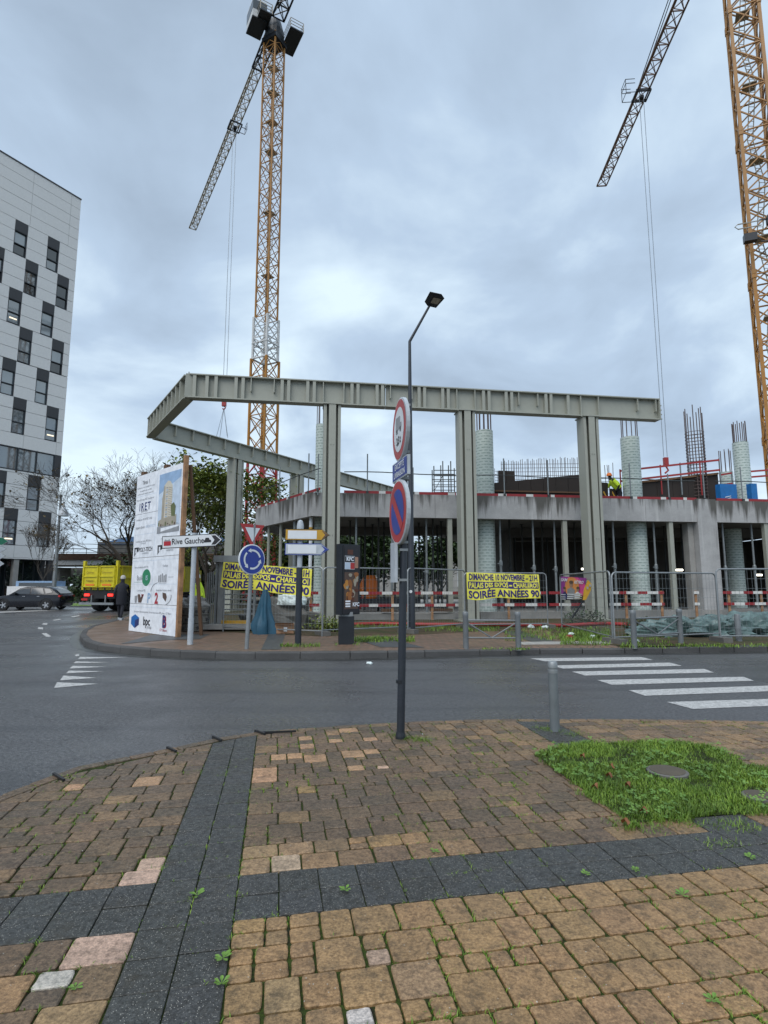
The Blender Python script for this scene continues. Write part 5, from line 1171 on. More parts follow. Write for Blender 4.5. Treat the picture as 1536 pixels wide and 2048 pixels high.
tree('dense green tree with long drooping leaves between the signboard and the first rear steel column', V(415, 1150, 34).x, 34, .1, 8.4, 21, 'leaf_green', 20, 6, .22, .24, .5, .08, .27, .36, name='green_tree')
tree('green tree partly hidden behind the rear steel columns', V(462, 1150, 39).x, 39, .1, 7.0, 22, 'leaf_green', 10, 6, .2, .24, .5, .05, .27, .36, name='green_tree')
for i, (px, Y, H, lab) in enumerate([(620, 62, 9.0, 'dark bushy tree seen below the deck behind the blank direction signs'), (700, 60, 9.4, 'green bushy tree seen through the open storey beside the advertising panel'), (745, 66, 9.6, 'green bushy tree seen through the open storey left of the round signs'), (880, 64, 9.0, 'yellowing tree seen through the open storey right of the lamp post'), (545, 66, 8.0, 'low green tree behind the left yellow banner'), (350, 60, 6.0, 'dark low tree behind the tall signboard'), (235, 62, 4.6, 'dark shrubby tree between the truck and the viaduct')]):
    tree(lab, V(px, 1150, Y).x, Y, 0, H, 40+i, 'leaf_dark', 42, 5, .15, .12, .6, .0, .5, .85, name='background_tree', grp='trees beyond the building site')
hd = MB(); rgn = random.Random(4)
for k in range(2600):
    x = rgn.uniform(-26, -8); p = Vector((x, 48+rgn.uniform(-.8, .8), rgn.uniform(.1, 1.6+.5*math.sin(x)))); leaf_cloud(hd, [p], 1, .1, .3, rgn)
tag(hd.build('hedge', 'leaf_dark'), 'low dark hedge strip behind the truck and signboard', 'hedge')
gs = MB(); gs.add([(-27, 42, .05), (-13, 42, .05), (-13, 47, .08), (-27, 47, .08)], [(0, 1, 2, 3)]); gs.build('grass_verge', 'grass', kind='structure')
# far city strip so that the horizon is not empty
for i, (x, Y, w, h_, m_, lab) in enumerate([(2, 120, 26, 8, 'concrete', 'pale low block far beyond the site seen under the deck'), (-20, 130, 24, 7, 'concrete_dark', 'grey low block far beyond the green trees')]):
    b_ = thing('distant_building', lab, 'building', (x, Y, 0)); mb = MB(); mb.box((x, Y, h_/2), (w, 10, h_)); wl = mb.build('wall', m_, b_)
    for k in range(int(w/3)): mb = MB(); mb.box((x-w/2+1.5+k*3, Y-5.02, h_*.6), (1.4, .06, 1.4)); mb.build('window', 'glass_dark', wl)
# ================================================================== SITE FENCES
def fence(label, pa, pb, ztop_px=None, h=1.98, name='fence_panel', z0=.16, feet=True, bottom=.12, left=True, right=True):
    a, c = Vector(pa), Vector(pb); d = (c-a); d.z = 0; L = d.length; d.normalize()
    t_ = thing(name, label, 'fence', (a.x, a.y, 0), group='mesh fence panels round the site')
    P = lambda s, z: Vector((a.x+d.x*s, a.y+d.y*s, z))
    r = .021; cr = .12; mb = MB()
    def arc(s0, sg): return [P(s0+sg*cr*(1-math.cos(t)), h-cr+cr*math.sin(t)) for t in (0, .5, 1.05, math.pi/2)]
    pts = [P(0, z0-.04)]+arc(0, 1)+arc(L, -1)[::-1]+[P(L, z0-.04)]
    mb.tube(pts, r, 8); mb.tube([P(0, z0+bottom), P(L, z0+bottom)], r*.9, 6); mb.build('frame', 'galv', t_, smooth=True)
    mb = MB(); n = int(L/.11)
    for k in range(1, n): s = L*k/n; mb.bar(P(s, z0+bottom), P(s, h-.01), .0042)
    z = z0+bottom+.2
    while z < h-.1: mb.bar(P(0, z), P(L, z), .006); z += .24
    mb.build('wire_mesh', 'prop_steel', t_)
    if feet:
        for s in ([0] if left else [])+([L] if right else []):
            o = P(s, 0); mb = MB(); mb.box((o.x, o.y, .20), (.62, .22, .12), math.atan2(d.y, d.x)+math.pi/2); mb.build('foot', 'concrete_dark', t_)
    return P, L, d
gA = (G(645, 1270, .15), G(818, 1262, .15)); gB = (G(816, 1266, .15), G(931, 1255, .15)); gC = (G(930, 1258, .15), G(1096, 1255, .15))
FA_ = fence('mesh fence panel behind the advertising panel', *gA, h=2.02, right=False); fence('narrow mesh fence panel between lamp post and right yellow banner', *gB, h=2.02)
PC = fence('mesh fence panel carrying the right yellow banner', *gC, h=1.92, left=False)
gE = (G(1124, 1256, .15), G(1226, 1284, .16)); gF = (G(1230, 1286, .15), G(1440, 1277, .15)); gG = (G(1442, 1283, .15), G(1650, 1283, .15))
PE = fence('mesh fence panel carrying the pink poster', *gE, h=1.86, left=False, right=False); fence('mesh fence panel in front of the wrapped column, right of the pink poster', *gF, h=1.83, right=False); fence('mesh fence panel at the right edge before the green tarpaulin', *gG, h=1.92, right=False)
gL = (G(446, 1263, .15), G(644, 1272, .15))
PL = fence('mesh fence panel carrying the left yellow banner', *gL, h=2.02, left=False, right=False, bottom=.12)
# banners
def banner(label, corners, lines, parent_name='banner'):
    """corners: top-left, top-right, bottom-right, bottom-left in the place; cloth waves a little"""
    tl_, tr__, br_, bl_ = [Vector(c) for c in corners]; t_ = thing('banner', label, 'banner', tl_, group='yellow event banners tied to the fence')
    nrm = (tr__-tl_).cross(bl_-tl_).normalized()
    if nrm.y > 0: nrm = -nrm
    def S_(u, v, o=0.0):
        p = tl_.lerp(tr__, u).lerp(bl_.lerp(br_, u), v); sag = .03*math.sin(u*math.pi*3)*v+.022*math.sin(u*13)*(1 if v > .5 else -.3)
        w = .012*math.sin(u*19+v*3)+.010*math.sin(u*7-v*5+1)
        return p+Vector((0, 0, -sag*.8))+nrm*(o+w+.03)
    N, K = 48, 8; mb = MB(); vs = [S_(i/N, j/K) for j in range(K+1) for i in range(N+1)]
    mb.add(vs, [(j*(N+1)+i, (j+1)*(N+1)+i, (j+1)*(N+1)+i+1, j*(N+1)+i+1) for j in range(K) for i in range(N)])
    mb.add([p-nrm*.003 for p in vs], [(j*(N+1)+i, j*(N+1)+i+1, (j+1)*(N+1)+i+1, (j+1)*(N+1)+i) for j in range(K) for i in range(N)]); mb.build('cloth', 'banner_yellow', t_, smooth=True)
    W_, H_ = (tr__-tl_).length, (bl_-tl_).length
    for kind, body, v0, v1, m_, u0, u1 in lines:
        if kind == 'bar':
            mb = MB(); n = 40; vs = [S_(u0+(u1-u0)*i/n, v, .004) for v in (v0, v1) for i in range(n+1)]; mb.add(vs, [(i, n+1+i, n+2+i, i+1) for i in range(n)]); mb.build('navy_band', m_, t_, smooth=True); continue
        T0 = Matrix.Identity(4); q = textmb(body, 1, T0, bold=.032, z=0); xs = [p[0] for p in q.v]; ys = [p[1] for p in q.v]; x0, x1, y0, y1 = min(xs), max(xs), 0, 0
        capl = [p[1] for p in textmb('H', 1, T0, z=0).v]; y0, y1 = min(capl)-.03, max(capl)+.03
        # slice long faces finer is unnecessary: letters are small against the waves
        vs = [S_(u0+(u1-u0)*(p[0]-x0)/(x1-x0), v0+(v1-v0)*(1-(p[1]-y0)/(y1-y0)), .009) for p in q.v]
        mb = MB(); mb.add(vs, q.f); mb.build('lettering', m_, t_)
    for u, v in ((.01, .06), (.25, .03), (.5, .03), (.75, .03), (.99, .06), (.01, .94), (.99, .94)):
        mb = MB(); p = S_(u, v, .004); mb.tube([p, p-nrm*.05+Vector((0, 0, .03))], .008, 5); mb.build('tie', 'white_paint', t_)
    return t_
LN = [('t', 'DIMANCHE 10 NOVEMBRE – 21H', .04, .28, 'banner_navy', .03, .975), ('bar', '', .335, .60, 'banner_navy', .015, .985), ('t', 'PALAIS DES EXPOS – CHARLEROI', .37, .565, 'banner_yellow', .03, .97), ('t', 'SOIRÉE ANNÉES 90', .67, .95, 'banner_navy', .02, .985)]
def onL(u, v, A, B): h = hitL(u, v, A, B); return h
nC = Vector((-(gC[1]-gC[0]).y, (gC[1]-gC[0]).x, 0)).normalized()
a, c = gC[0], gC[1]
banner('yellow banner for a nineties party, fully visible between second and third steel columns', [onL(932, 1145, a, c), onL(1076, 1149, a, c), onL(1080, 1196, a, c), onL(934, 1198, a, c)], LN)
a, c = gL[0], gL[1]
banner('yellow banner for a nineties party, partly hidden by the roundabout sign and dark post', [onL(449, 1124, a, c), onL(626, 1139, a, c), onL(622, 1193, a, c), onL(442, 1174, a, c)], LN)
# pink poster
po = thing('poster', 'pink and orange event poster tied to the fence before the third steel column', 'poster', (gE[0].x, gE[0].y, 1)); a, c = gE[0], gE[1]
def PQ(u, v, o=.035):
    tl_, tr_2, br_, bl_ = [onL(*q, a, c) for q in ((1124, 1153), (1175, 1156), (1168, 1201), (1125, 1200))]; d = (c-a).normalized(); n = Vector((d.y, -d.x, 0)); 
    if n.dot(a) > 0: n = -n
    return tl_.lerp(tr_2, u).lerp(bl_.lerp(br_, u), v)+n*o
def pq(poly, m_, o, name='print'):
    mb = MB(); mb.add([PQ(u, v, o) for u, v in poly], [tuple(range(len(poly)))]); return mb.build(name, m_, po)
def ell(cx_, cy_, rx, ry, n=16, a0=0, a1=2*math.pi): return [(cx_+rx*math.cos(a0+(a1-a0)*k/n), cy_+ry*math.sin(a0+(a1-a0)*k/n)) for k in range(n)]
mb = MB(); mb.add([PQ(u, v, .03) for u, v in ((0, 0), (1, 0), (1, 1), (0, 1))]+[PQ(u, v, .025) for u, v in ((0, 0), (1, 0), (1, 1), (0, 1))], [(0, 3, 2, 1), (4, 5, 6, 7)]); mb.build('sheet', 'print_pink', po)
pq([(0, 0), (.3, 0), (.05, .9), (0, 1)], 'print_purple', .034); pq([(.7, 0), (1, 0), (1, .3)], 'print_purple', .034); pq(ell(.48, .42, .30, .42), 'print_orange', .037)
pq([(0, .78), (1, .78), (1, 1), (0, 1)], 'print_black', .040)
for cx_, cy_, s, m1 in ((.47, .42, 1.0, 'print_grey'), (.18, .62, .7, 'print_navy'), (.76, .60, .75, 'board_white')):
    pq([(cx_-.15*s, .95), (cx_-.17*s, cy_+.12), (cx_, cy_), (cx_+.17*s, cy_+.12), (cx_+.15*s, .95)], m1, .043); pq(ell(cx_, cy_-.10*s, .075*s, .13*s), 'skin', .046); pq(ell(cx_, cy_-.2*s, .085*s, .08*s), 'print_brown', .049)
for v in (.72, .82, .91): pq([(.32, v), (.62, v), (.62, v+.04), (.32, v+.04)], 'board_white', .052); pq([(.02, v+.03), (.24, v+.03), (.24, v+.06), (.02, v+.06)], 'board_white', .052); pq([(.68, v-.02), (.97, v-.02), (.97, v+.02), (.68, v+.02)], 'print_cream', .052)
for body, u0, u1, v0, v1 in (('SAM', .03, .32, .06, .2), ('RÉTRO', .60, .95, .10, .27)):
    q = textmb(body, 1, Matrix.Identity(4), bold=.03, z=0, shear=.2); xs = [p[0] for p in q.v]; ys = [p[1] for p in q.v]; mb = MB()
    mb.add([PQ(u0+(u1-u0)*(p[0]-min(xs))/(max(xs)-min(xs)), v0+(v1-v0)*(1-(p[1]-min(ys))/(max(ys)-min(ys))), .052) for p in q.v], q.f); mb.build('lettering', 'board_white', po)
ys_ = thing('tilted_sign', 'tilted yellow works sign on a thin dark pole leaning beside the pink poster', 'sign', G(1150, 1258, .16))
p0 = V(1145, 1236, 15.6); p1 = V(1181, 1178, 15.3); mb = MB(); mb.bar(p0, p1, .035); mb.build('pole', 'dark_metal', ys_)
mb = MB(); pl = [V(*q, 15.25) for q in ((1166, 1200), (1168, 1180), (1176, 1160), (1183, 1168), (1182, 1180), (1172, 1200))]; mb.add([*pl, *[p+Vector((0, .03, 0)) for p in pl]], [tuple(range(6)), tuple(range(11, 5, -1))]+[(i, i+6, (i+1) % 6+6, (i+1) % 6) for i in range(6)]); mb.build('plate', 'sign_ochre', ys_)
for q in ((1175, 1176), (1180, 1171)): mb = MB(); T_ = frame(V(*q, 15.22), (1, .1, 0)); mb.box((0, 0, 0), (.045, .07, .01), T=T_); mb.build('symbol', 'print_grey', ys_)
# ================================================================== TALL SIGNBOARD
BLp, BRp = G(257, 1262, .142), G(352, 1274.5, .142); bd = (BRp-BLp); bd.z = 0; BW = bd.length; bd.normalize()
bb = thing('signboard', 'tall white construction signboard with company logos and a tower picture on the pavement corner', 'signboard', BLp)
BH0, BH1 = .15, 4.92; TB = frame((BLp.x, BLp.y, BH0), bd); BHh = BH1-BH0
if TB.col[2].y > 0: print('signboard faces away')
def bp_(u, v, o=0): return TB @ Vector((u*BW, (1-v)*BHh, o))
for v0, v1 in ((0, .258), (.258, .54), (.54, .827), (.827, 1)):
    mb = MB(); g = .0012; T_ = TB; u0, u1 = 0, 1
    mb.box((BW/2, (1-(v0+v1)/2)*BHh, -.01), (BW, (v1-v0)*BHh-.012, .02), T=T_); mb.build('board', 'board_white', bb)
mb = MB(); mb.box((BW/2, BHh/2, -.05), (BW-.02, BHh-.02, .05), T=TB); mb.build('backing', 'wood_dark', bb)
for u in (0.02, .5, .99):
    mb = MB(); mb.box((u*BW+(0 if u < .9 else .06), BHh/2+.05, -.11 if u < .9 else -.04), (.11, BHh+(.28 if u > .9 else -.12), .11), T=TB); mb.build('timber_post', 'wood', bb)
    mb = MB(); mb.bar(TB @ Vector((u*BW, BHh*.99, -.2)), TB @ Vector((u*BW, 0, -.75)), .08); mb.build('brace', 'wood_dark', bb)
for u in (.12, .62): mb = MB(); mb.box((u*BW, BHh+.05, -.06), (.20, .10, .12), T=TB); mb.build('timber_block', 'wood_dark', bb)
def bpoly(poly, m_, o=.004, name='print'):
    mb = MB(); mb.add([bp_(u, v, o) for u, v in poly], [tuple(range(len(poly)-1, -1, -1))]); return mb.build(name, m_, bb)
def btext(body, u, v, size, m_='print_grey', bold=0, align='CENTER', sx=1, spacing=1, o=.006):
    T_ = frame(bp_(u, v, o), bd); textmb(body, size, T_, sx=sx, bold=bold, align=align, z=0, spacing=spacing).build('lettering', m_, bb)
def rect(u0, v0, u1, v1): return [(u0, v0), (u1, v0), (u1, v1), (u0, v1)]
btext('Tirou 1', .22, .055, .17, 'print_grey', .004)
for i, s in enumerate(("Construction d'un immeuble de bureaux", "et logements avec parkings", "et d'un rez-de-chaussée commercial")): btext(s, .22, .085+.021*i, .075, 'print_grey')
btext("Maître d'Ouvrage: IRET Development", .22, .165, .08, 'print_grey'); btext('IRET', .22, .215, .34, 'print_navy', .004, spacing=1.25); btext('DEVELOPMENT', .22, .243, .07, 'print_grey')
btext('Architecte: ARCHITECTURE', .22, .295, .09); btext('Jaspers-Eyers', .14, .345, .12); btext('ARCHITECTS', .37, .345, .11, 'print_sky_pale')
btext('Techniques spéciales, PEB & Bruit', .23, .435, .08); btext('TECHNIQUES', .23, .45, .06); btext('Stabilité', .66, .435, .08)
btext('POLY-TECH', .29, .49, .185, 'print_black', .002, sx=.95); btext('ENGINEERING', .29, .513, .07); btext('PIRNAY', .80, .485, .20, 'print_grey', .002, sx=.95); btext('ENGINEERING', .80, .508, .07)
for u in (.08, .60):
    bpoly([(u-.05, .472), (u+.05, .472), (u+.05, .497), (u, .505), (u-.045, .53)], 'print_black'); bpoly(rect(u-.02, .483, u+.01, .51), 'board_white', .006)
btext('Bureau de contrôle AIR/CTR', .22, .60, .08); btext('Chauffage', .73, .598, .08)
btext('Build', .20, .668, .22, 'print_grey'); bpoly([(.34+.095*math.cos(t), .665+.052*math.sin(t)) for t in [2*math.pi*k/24 for k in range(24)]], 'print_green'); btext('IS', .35, .668, .2, 'print_sky_pale', .003)
bpoly(rect(.07, .692, .28, .6935), 'print_green')
for k in range(5): bpoly(rect(.60+.035*k, .655-.006*(k % 3), .625+.035*k, .695), 'print_grey')
bpoly(rect(.80, .664, 1-.1, .6665), 'print_grey'); bpoly(rect(.61, .699, .77, .701), 'print_grey')
for (cu, cv, r1, r2, t0, t1) in ((.62, .75, .17, .055, math.pi, math.pi*1.45), (.72, .775, .16, .055, -.15, 1.2)):
    for k in range(8):
        a, c = t0+(t1-t0)*k/8, t0+(t1-t0)*(k+1)/8; bpoly([(cu+r1*math.cos(a), cv+r2*math.sin(a)), (cu+r1*math.cos(c), cv+r2*math.sin(c)), (cu+(r1-.012)*math.cos(c), cv+(r2-.004)*math.sin(c)), (cu+(r1-.012)*math.cos(a), cv+(r2-.004)*math.sin(a))][::-1 if False else 1], 'print_grey')
btext('Coordinateur PEB', .24, .745, .08); btext('Entreprises Voiries et abords', .72, .742, .08)
bpoly([(.10, .78), (.17, .775), (.15, .822), (.11, .822)], 'print_grey'); bpoly([(.17, .768), (.22, .768), (.24, .79), (.27, .768), (.30, .768), (.26, .82), (.19, .82)], 'print_brown'); bpoly([(.25, .768), (.31, .768), (.27, .80)], 'print_red')
btext('P', .42, .793, .40, 'print_sky', .008); btext('2', .58, .793, .42, 'print_red', .016)
bpoly([(.50, .755), (.62, .762), (.66, .805), (.62, .815), (.54, .79)], 'print_brown') if False else bpoly([(.52, .762), (.60, .764), (.64, .785), (.62, .812), (.54, .79)], 'print_brown', .005) if False else None
bpoly([(.70, .755), (.77, .760), (.79, .78), (.77, .808), (.71, .785)], 'print_brown')
btext('Entreprises Générales associées: Société momentanée BPC group - CIT Blaton', .50, .875, .075)
bpoly([(.14, .893), (.23, .912), (.23, .955), (.14, .978), (.05, .955), (.05, .912)], 'print_blue'); bpoly([(.14, .93), (.23, .915), (.23, .955), (.14, .978)], 'print_navy', .006)
btext('bpc', .40, .932, .34, 'print_black', .008, sx=.95); btext('group', .46, .963, .13, 'print_grey')
btext('B', .76, .925, .46, 'print_navy', .014, sx=.85, o=.008); btext('B', .772, .928, .46, 'print_red', .014, sx=.85, o=.006); btext('CIT Blaton', .75, .972, .10, 'print_red')
for v in (.14, .39, .56, .705, .845): bpoly(rect(.02, v, .46 if v < .5 else .98, v+.0012), 'print_sky_pale')
for v0, v1 in ((.02, .53), (.56, .82)): bpoly(rect(.475, v0, .478, v1), 'print_sky_pale')
# printed picture of a tower
bpoly(rect(.52, .035, .96, .40), 'print_sky'); bpoly([(.52, .16), (.96, .08), (.96, .36), (.52, .36)], 'print_sky_pale', .005)
bpoly([(.63, .11), (.70, .085), (.75, .09), (.80, .12), (.80, .36), (.60, .36), (.60, .19)], 'print_cream', .006); bpoly([(.60, .19), (.63, .11), (.655, .12), (.645, .36), (.60, .36)], 'print_tan', .007)
for k in range(17):
    v = .125+.0135*k; bpoly([(.725, v), (.80, v+.011), (.80, v+.015), (.725, v+.004)], 'print_tan', .008)
    bpoly(rect(.675, v, .71, v+.006), 'print_sky' if k % 2 else 'print_grey', .008)
bpoly([(.54, .325), (.60, .315), (.90, .30), (.90, .36), (.54, .36)], 'print_tan', .009); bpoly([(.78, .24), (.84, .225), (.88, .25), (.87, .31), (.80, .305)], 'print_olive', .010); bpoly(rect(.52, .36, .96, .40), 'print_grey', .010)
for k in range(9): bpoly(rect(.54+.046*k, .335+.01*(k % 3), .565+.046*k, .352+.008*(k % 2)), 'print_olive' if k % 3 == 0 else 'print_brown', .012)
bpoly([(.60, .37), (.96, .362), (.96, .372), (.60, .392)], 'board_white', .012)
# ================================================================== SIGN POSTS
def post_tube(t_, x, y, z0, z1, r, m_, name='post'): mb = MB(); mb.tube([(x, y, z0), (x, y, z1)], r, 12); return mb.build(name, m_, t_, smooth=True)
def arrow_plate(t_, T_, W_, H_, m_face, m_edge, point=.25, name='plate', th=.03, left_round=True):
    """arrow shaped to the right, T_ centre frame"""
    def outline(w, h, o): return [(-w/2, -h/2, o), (w/2-h*point*2, -h/2, o), (w/2, 0, o), (w/2-h*point*2, h/2, o), (-w/2, h/2, o)]
    mb = MB(); a = outline(W_, H_, 0); b_ = outline(W_, H_, -th); mb.add(a+b_, [(0, 1, 2, 3, 4), (9, 8, 7, 6, 5)]+[(i, i+5, (i+1) % 5+5, (i+1) % 5) for i in range(5)], T=T_); pl_ = mb.build(name, m_edge, t_)
    mb = MB(); mb.add(outline(W_-.035, H_-.035, .003), [(0, 1, 2, 3, 4)], T=T_); mb.build('face', m_face, pl_); return pl_
def poly_on(T_, pts, m_, o, parent, name='print'):
    mb = MB(); mb.add([(x, y, o) for x, y in pts], [tuple(range(len(pts)))], T=T_); return mb.build(name, m_, parent)
# Rive Gauche sign
g_ = G(380, 1289, .142); rgs = thing('direction_sign', 'white arrow sign reading Rive Gauche on a pale grey pole before the tall signboard', 'sign', g_)
zt_ = V(385, 1066, g_.y).z; post_tube(rgs, g_.x, g_.y, .14, zt_, .058, 'sign_grey'); post_tube(rgs, g_.x, g_.y, .14, .75, .066, 'sign_grey', 'sleeve')
cy_ = g_.y-.09; cL, cR = V(324, 1085, cy_+.13), V(445, 1079, cy_-.13); cc = (cL+cR)/2; d_ = (cR-cL); 
T_ = frame(cc, d_); W_ = d_.length; hh_ = (V(340, 1072, cy_).z-V(340, 1097, cy_).z)
pl_ = arrow_plate(rgs, T_, W_, hh_, 'sign_white', 'print_black', .30)
q_ = textmb('Rive Gauche', 1, Matrix.Identity(4), bold=.012, z=0); xs = [p[0] for p in q_.v]; k_ = W_*.53/(max(xs)-min(xs)); q_.v = [tuple(T_ @ Vector((-W_*.068+p[0]*k_, p[1]*hh_*.66, .008))) for p in q_.v]; q_.build('lettering', 'print_black', pl_)
h3 = hh_/2-.04; poly_on(T_, [(W_/2-hh_*.6-.10, h3), (W_/2-hh_*.6, h3), (W_/2-.05, 0), (W_/2-hh_*.6, -h3), (W_/2-hh_*.6-.10, -h3), (W_/2-.20, 0)], 'print_black', .007, pl_)
poly_on(T_, rect(-W_/2+.05, -.085, -W_/2+.235, .02), 'print_red', .007, pl_, 'emblem'); poly_on(T_, [(-W_/2+.06, .02), (-W_/2+.08, .07), (-W_/2+.15, .05), (-W_/2+.2, .07), (-W_/2+.225, .02)], 'print_grey', .008, pl_, 'emblem')
cxx = W_/2-.375; poly_on(T_, [(cxx-.09, -.05), (cxx+.09, -.05), (cxx+.09, 0), (cxx+.05, .015), (cxx+.03, .06), (cxx-.05, .06), (cxx-.07, .01), (cxx-.09, 0)], 'print_black', .007, pl_, 'emblem')
# roundabout sign with yield triangle
g_ = G(493, 1298, .142); rs = thing('roundabout_sign', 'blue roundabout disc below a give way triangle on a galvanised pole', 'sign', g_)
zt_ = V(500, 1050, g_.y).z; mb = MB(); mb.tube([(g_.x, g_.y, .14), (g_.x+.08, g_.y, zt_)], .045, 12); mb.build('post', 'galv', rs, smooth=True)
dc = V(504, 1119, g_.y-.06); T_ = frame(dc, (.69, .72, 0)); r = .335
mb = MB(); mb.lathe((0, 0, 0), [(r, -.02), (r, .004), (r-.012, .010)], 32, T=T_); ds = mb.build('disc', 'sign_white', rs); poly_on(T_, [(r*.93*math.cos(t), r*.93*math.sin(t)) for t in [2*math.pi*k/32 for k in range(32)]], 'blue_sign', .014, ds, 'face')
for k in range(3):
    a0 = R(100+k*120); pts = []; n = 8
    for i in range(n+1): t = a0-R(85)*i/n; pts.append((.222*math.cos(t), .222*math.sin(t)))
    for i in range(n, -1, -1): t = a0-R(85)*i/n; pts.append((.18*math.cos(t), .18*math.sin(t)))
    for i in range(n): poly_on(T_, [pts[i], pts[i+1], pts[2*n-i], pts[2*n+1-i]][::-1], 'sign_white', .017, ds, 'arrow')
    te = a0; nx_, ny_ = math.cos(te), math.sin(te); tx_, ty_ = -ny_, nx_; poly_on(T_, [(.152*nx_, .152*ny_), (.25*nx_, .25*ny_), (.201*nx_+.084*tx_, .201*ny_+.084*ty_)], 'sign_white', .017, ds, 'arrow')
tc_ = V(505, 1066, g_.y-.06); T_ = frame(tc_, (.69, .72, 0)); s = .31
def tri(k): return [(-s*k, s*.62*k+.0), (0, -s*1.05*k), (s*k, s*.62*k)]
mb = MB(); a = [(x, y, 0) for x, y in tri(1)]; mb.add(a+[(x, y, -.02) for x, y, _ in a], [(0, 1, 2), (5, 4, 3), (0, 3, 4, 1), (1, 4, 5, 2), (2, 5, 3, 0)], T=T_); tp_ = mb.build('triangle', 'red_sign', rs); poly_on(T_, tri(.62), 'sign_white', .004, tp_, 'face')
# blank direction signs on the dark post
g_ = G(596, 1290, .142); bs = thing('direction_sign', 'pair of blank arrow signs, ochre above blue, on a dark post', 'sign', g_)
zj = V(598, 1135, g_.y).z; post_tube(bs, g_.x, g_.y, .14, zj, .075, 'post_navy'); zt_ = V(598, 1052, g_.y).z; post_tube(bs, g_.x, g_.y, zj, zt_, .062, 'sign_grey', 'upper_post')
mb = MB(); mb.lathe((g_.x, g_.y, V(598, 1055, g_.y).z-.05), [(.085, 0), (.085, .1), (.06, .2), (.02, .23)], 12); mb.build('cap', 'sign_grey', bs, smooth=True)
for (u0, v0, u1, v1, m_, vt, vb) in ((570, 1069, 659, 1070, 'sign_ochre', 1058, 1081), (570, 1098, 658, 1099, 'blue_sign', 1087, 1110)):
    cL, cR = V(u0, v0, g_.y-.10), V(u1, v1, g_.y-.14); T_ = frame((cL+cR)/2, cR-cL); W_ = (cR-cL).length; hh_ = V(600, vt, g_.y-.1).z-V(600, vb, g_.y-.1).z
    pl_ = arrow_plate(bs, T_, W_, hh_, 'sign_grey' if m_ == 'blue_sign' else 'sign_ochre', 'print_black' if m_ != 'blue_sign' else 'blue_sign', .35)
    poly_on(T_, rect(-W_/2+.07, -hh_*.36, W_/2-.30, hh_*.36), 'sign_white', .008, pl_, 'blank_cover')
    if m_ == 'blue_sign': poly_on(T_, [(W_/2-.19, hh_*.38), (W_/2-.02, 0), (W_/2-.19, -hh_*.38), (W_/2-.10, 0)], 'blue_sign', .008, pl_, 'point')
    else: poly_on(T_, [(W_/2-.19, hh_*.4), (W_/2-.02, 0), (W_/2-.19, -hh_*.4), (W_/2-.10, 0)], 'print_brown', .008, pl_, 'point')
# advertising panel
g_ = G(692, 1288, .142); ad = thing('advertising_panel', 'dark grey street advertising panel with a fried chicken poster on a square foot', 'advertising panel', g_)
mb = MB(); mb.box((g_.x, g_.y, .46), (.36, .26, .66), R(8)); mb.build('foot', 'print_brown' if False else 'dark_metal', ad); mb = MB(); mb.box((g_.x, g_.y, .83), (.30, .2, .12), R(8)); mb.build('neck', 'galv', ad)
aL, aR = V(678, 1150, g_.y-.2), V(714, 1150, g_.y+.22); T_ = frame(((aL+aR)/2).to_3d(), Vector((aR.x-aL.x, .42, 0))); T_.translation.z = 0
ztp, zbt = V(690, 1089, g_.y).z, V(690, 1229, g_.y).z; Wd = math.hypot(aR.x-aL.x, .42); dep = .2
mb = MB(); mb.box((0, (ztp+zbt)/2, 0), (Wd, ztp-zbt, dep), T=T_); case = mb.build('case', 'dark_metal', ad)
mb = MB(); mb.box((0, (ztp+zbt)/2, dep/2+.004), (Wd-.06, ztp-zbt-.06, .016), T=T_); mb.build('door', 'print_black', case)
fz = dep/2+.016; h_ = ztp-zbt; w0 = Wd-.14
def adr(u0, v0, u1, v1, m_, o=0.0, name='print'): poly_on(T_, [(-w0/2+u*w0, ztp-v*h_) for u, v in ((u0, v1), (u1, v1), (u1, v0), (u0, v0))], m_, fz+o, case, name)
def ade(cu, cv, ru, rv, m_, o, rot_=0):
    pts = []
    for k in range(16):
        t = 2*math.pi*k/16; x, y = ru*math.cos(t)*(1+.12*math.sin(3*t)), rv*math.sin(t); pts.append((-w0/2+(cu+x)*w0, ztp-(cv-y)*h_))
    poly_on(T_, pts, m_, fz+o, case)
adr(0, .06, 1, .92, 'print_brown', .001, 'poster'); adr(0, .06, 1, .40, 'print_black', .003)
adr(.2, .08, .6, .15, 'food_dark', .005); adr(0, .17, .72, .36, 'board_white', .005); adr(.01, .175, .71, .26, 'print_black', .007); adr(.01, .265, .40, .355, 'print_sky_pale', .007); adr(.41, .265, .71, .355, 'red_sign', .007); adr(.74, .18, .98, .34, 'skin', .007)
textmb('KFC', .13, T_ @ Matrix.Translation((-w0*.12, ztp-.215*h_, 0)), bold=.006, z=fz+.010).build('lettering', 'board_white', case); textmb('KFC', .12, T_ @ Matrix.Translation((w0*.33, ztp-.86*h_, 0)), bold=.005, z=fz+.010).build('lettering', 'board_white', case)
rr = random.Random(5)
for k in range(26): ade(rr.uniform(.1, .9), rr.uniform(.42, .80), rr.uniform(.08, .2), rr.uniform(.02, .06), rr.choice(['food_brown', 'food_orange', 'food_brown', 'food_dark', 'print_tan']), .004+k*.0004)
for k in range(3): adr(.05, .80+.035*k, .40, .822+.035*k, 'board_white', .017)
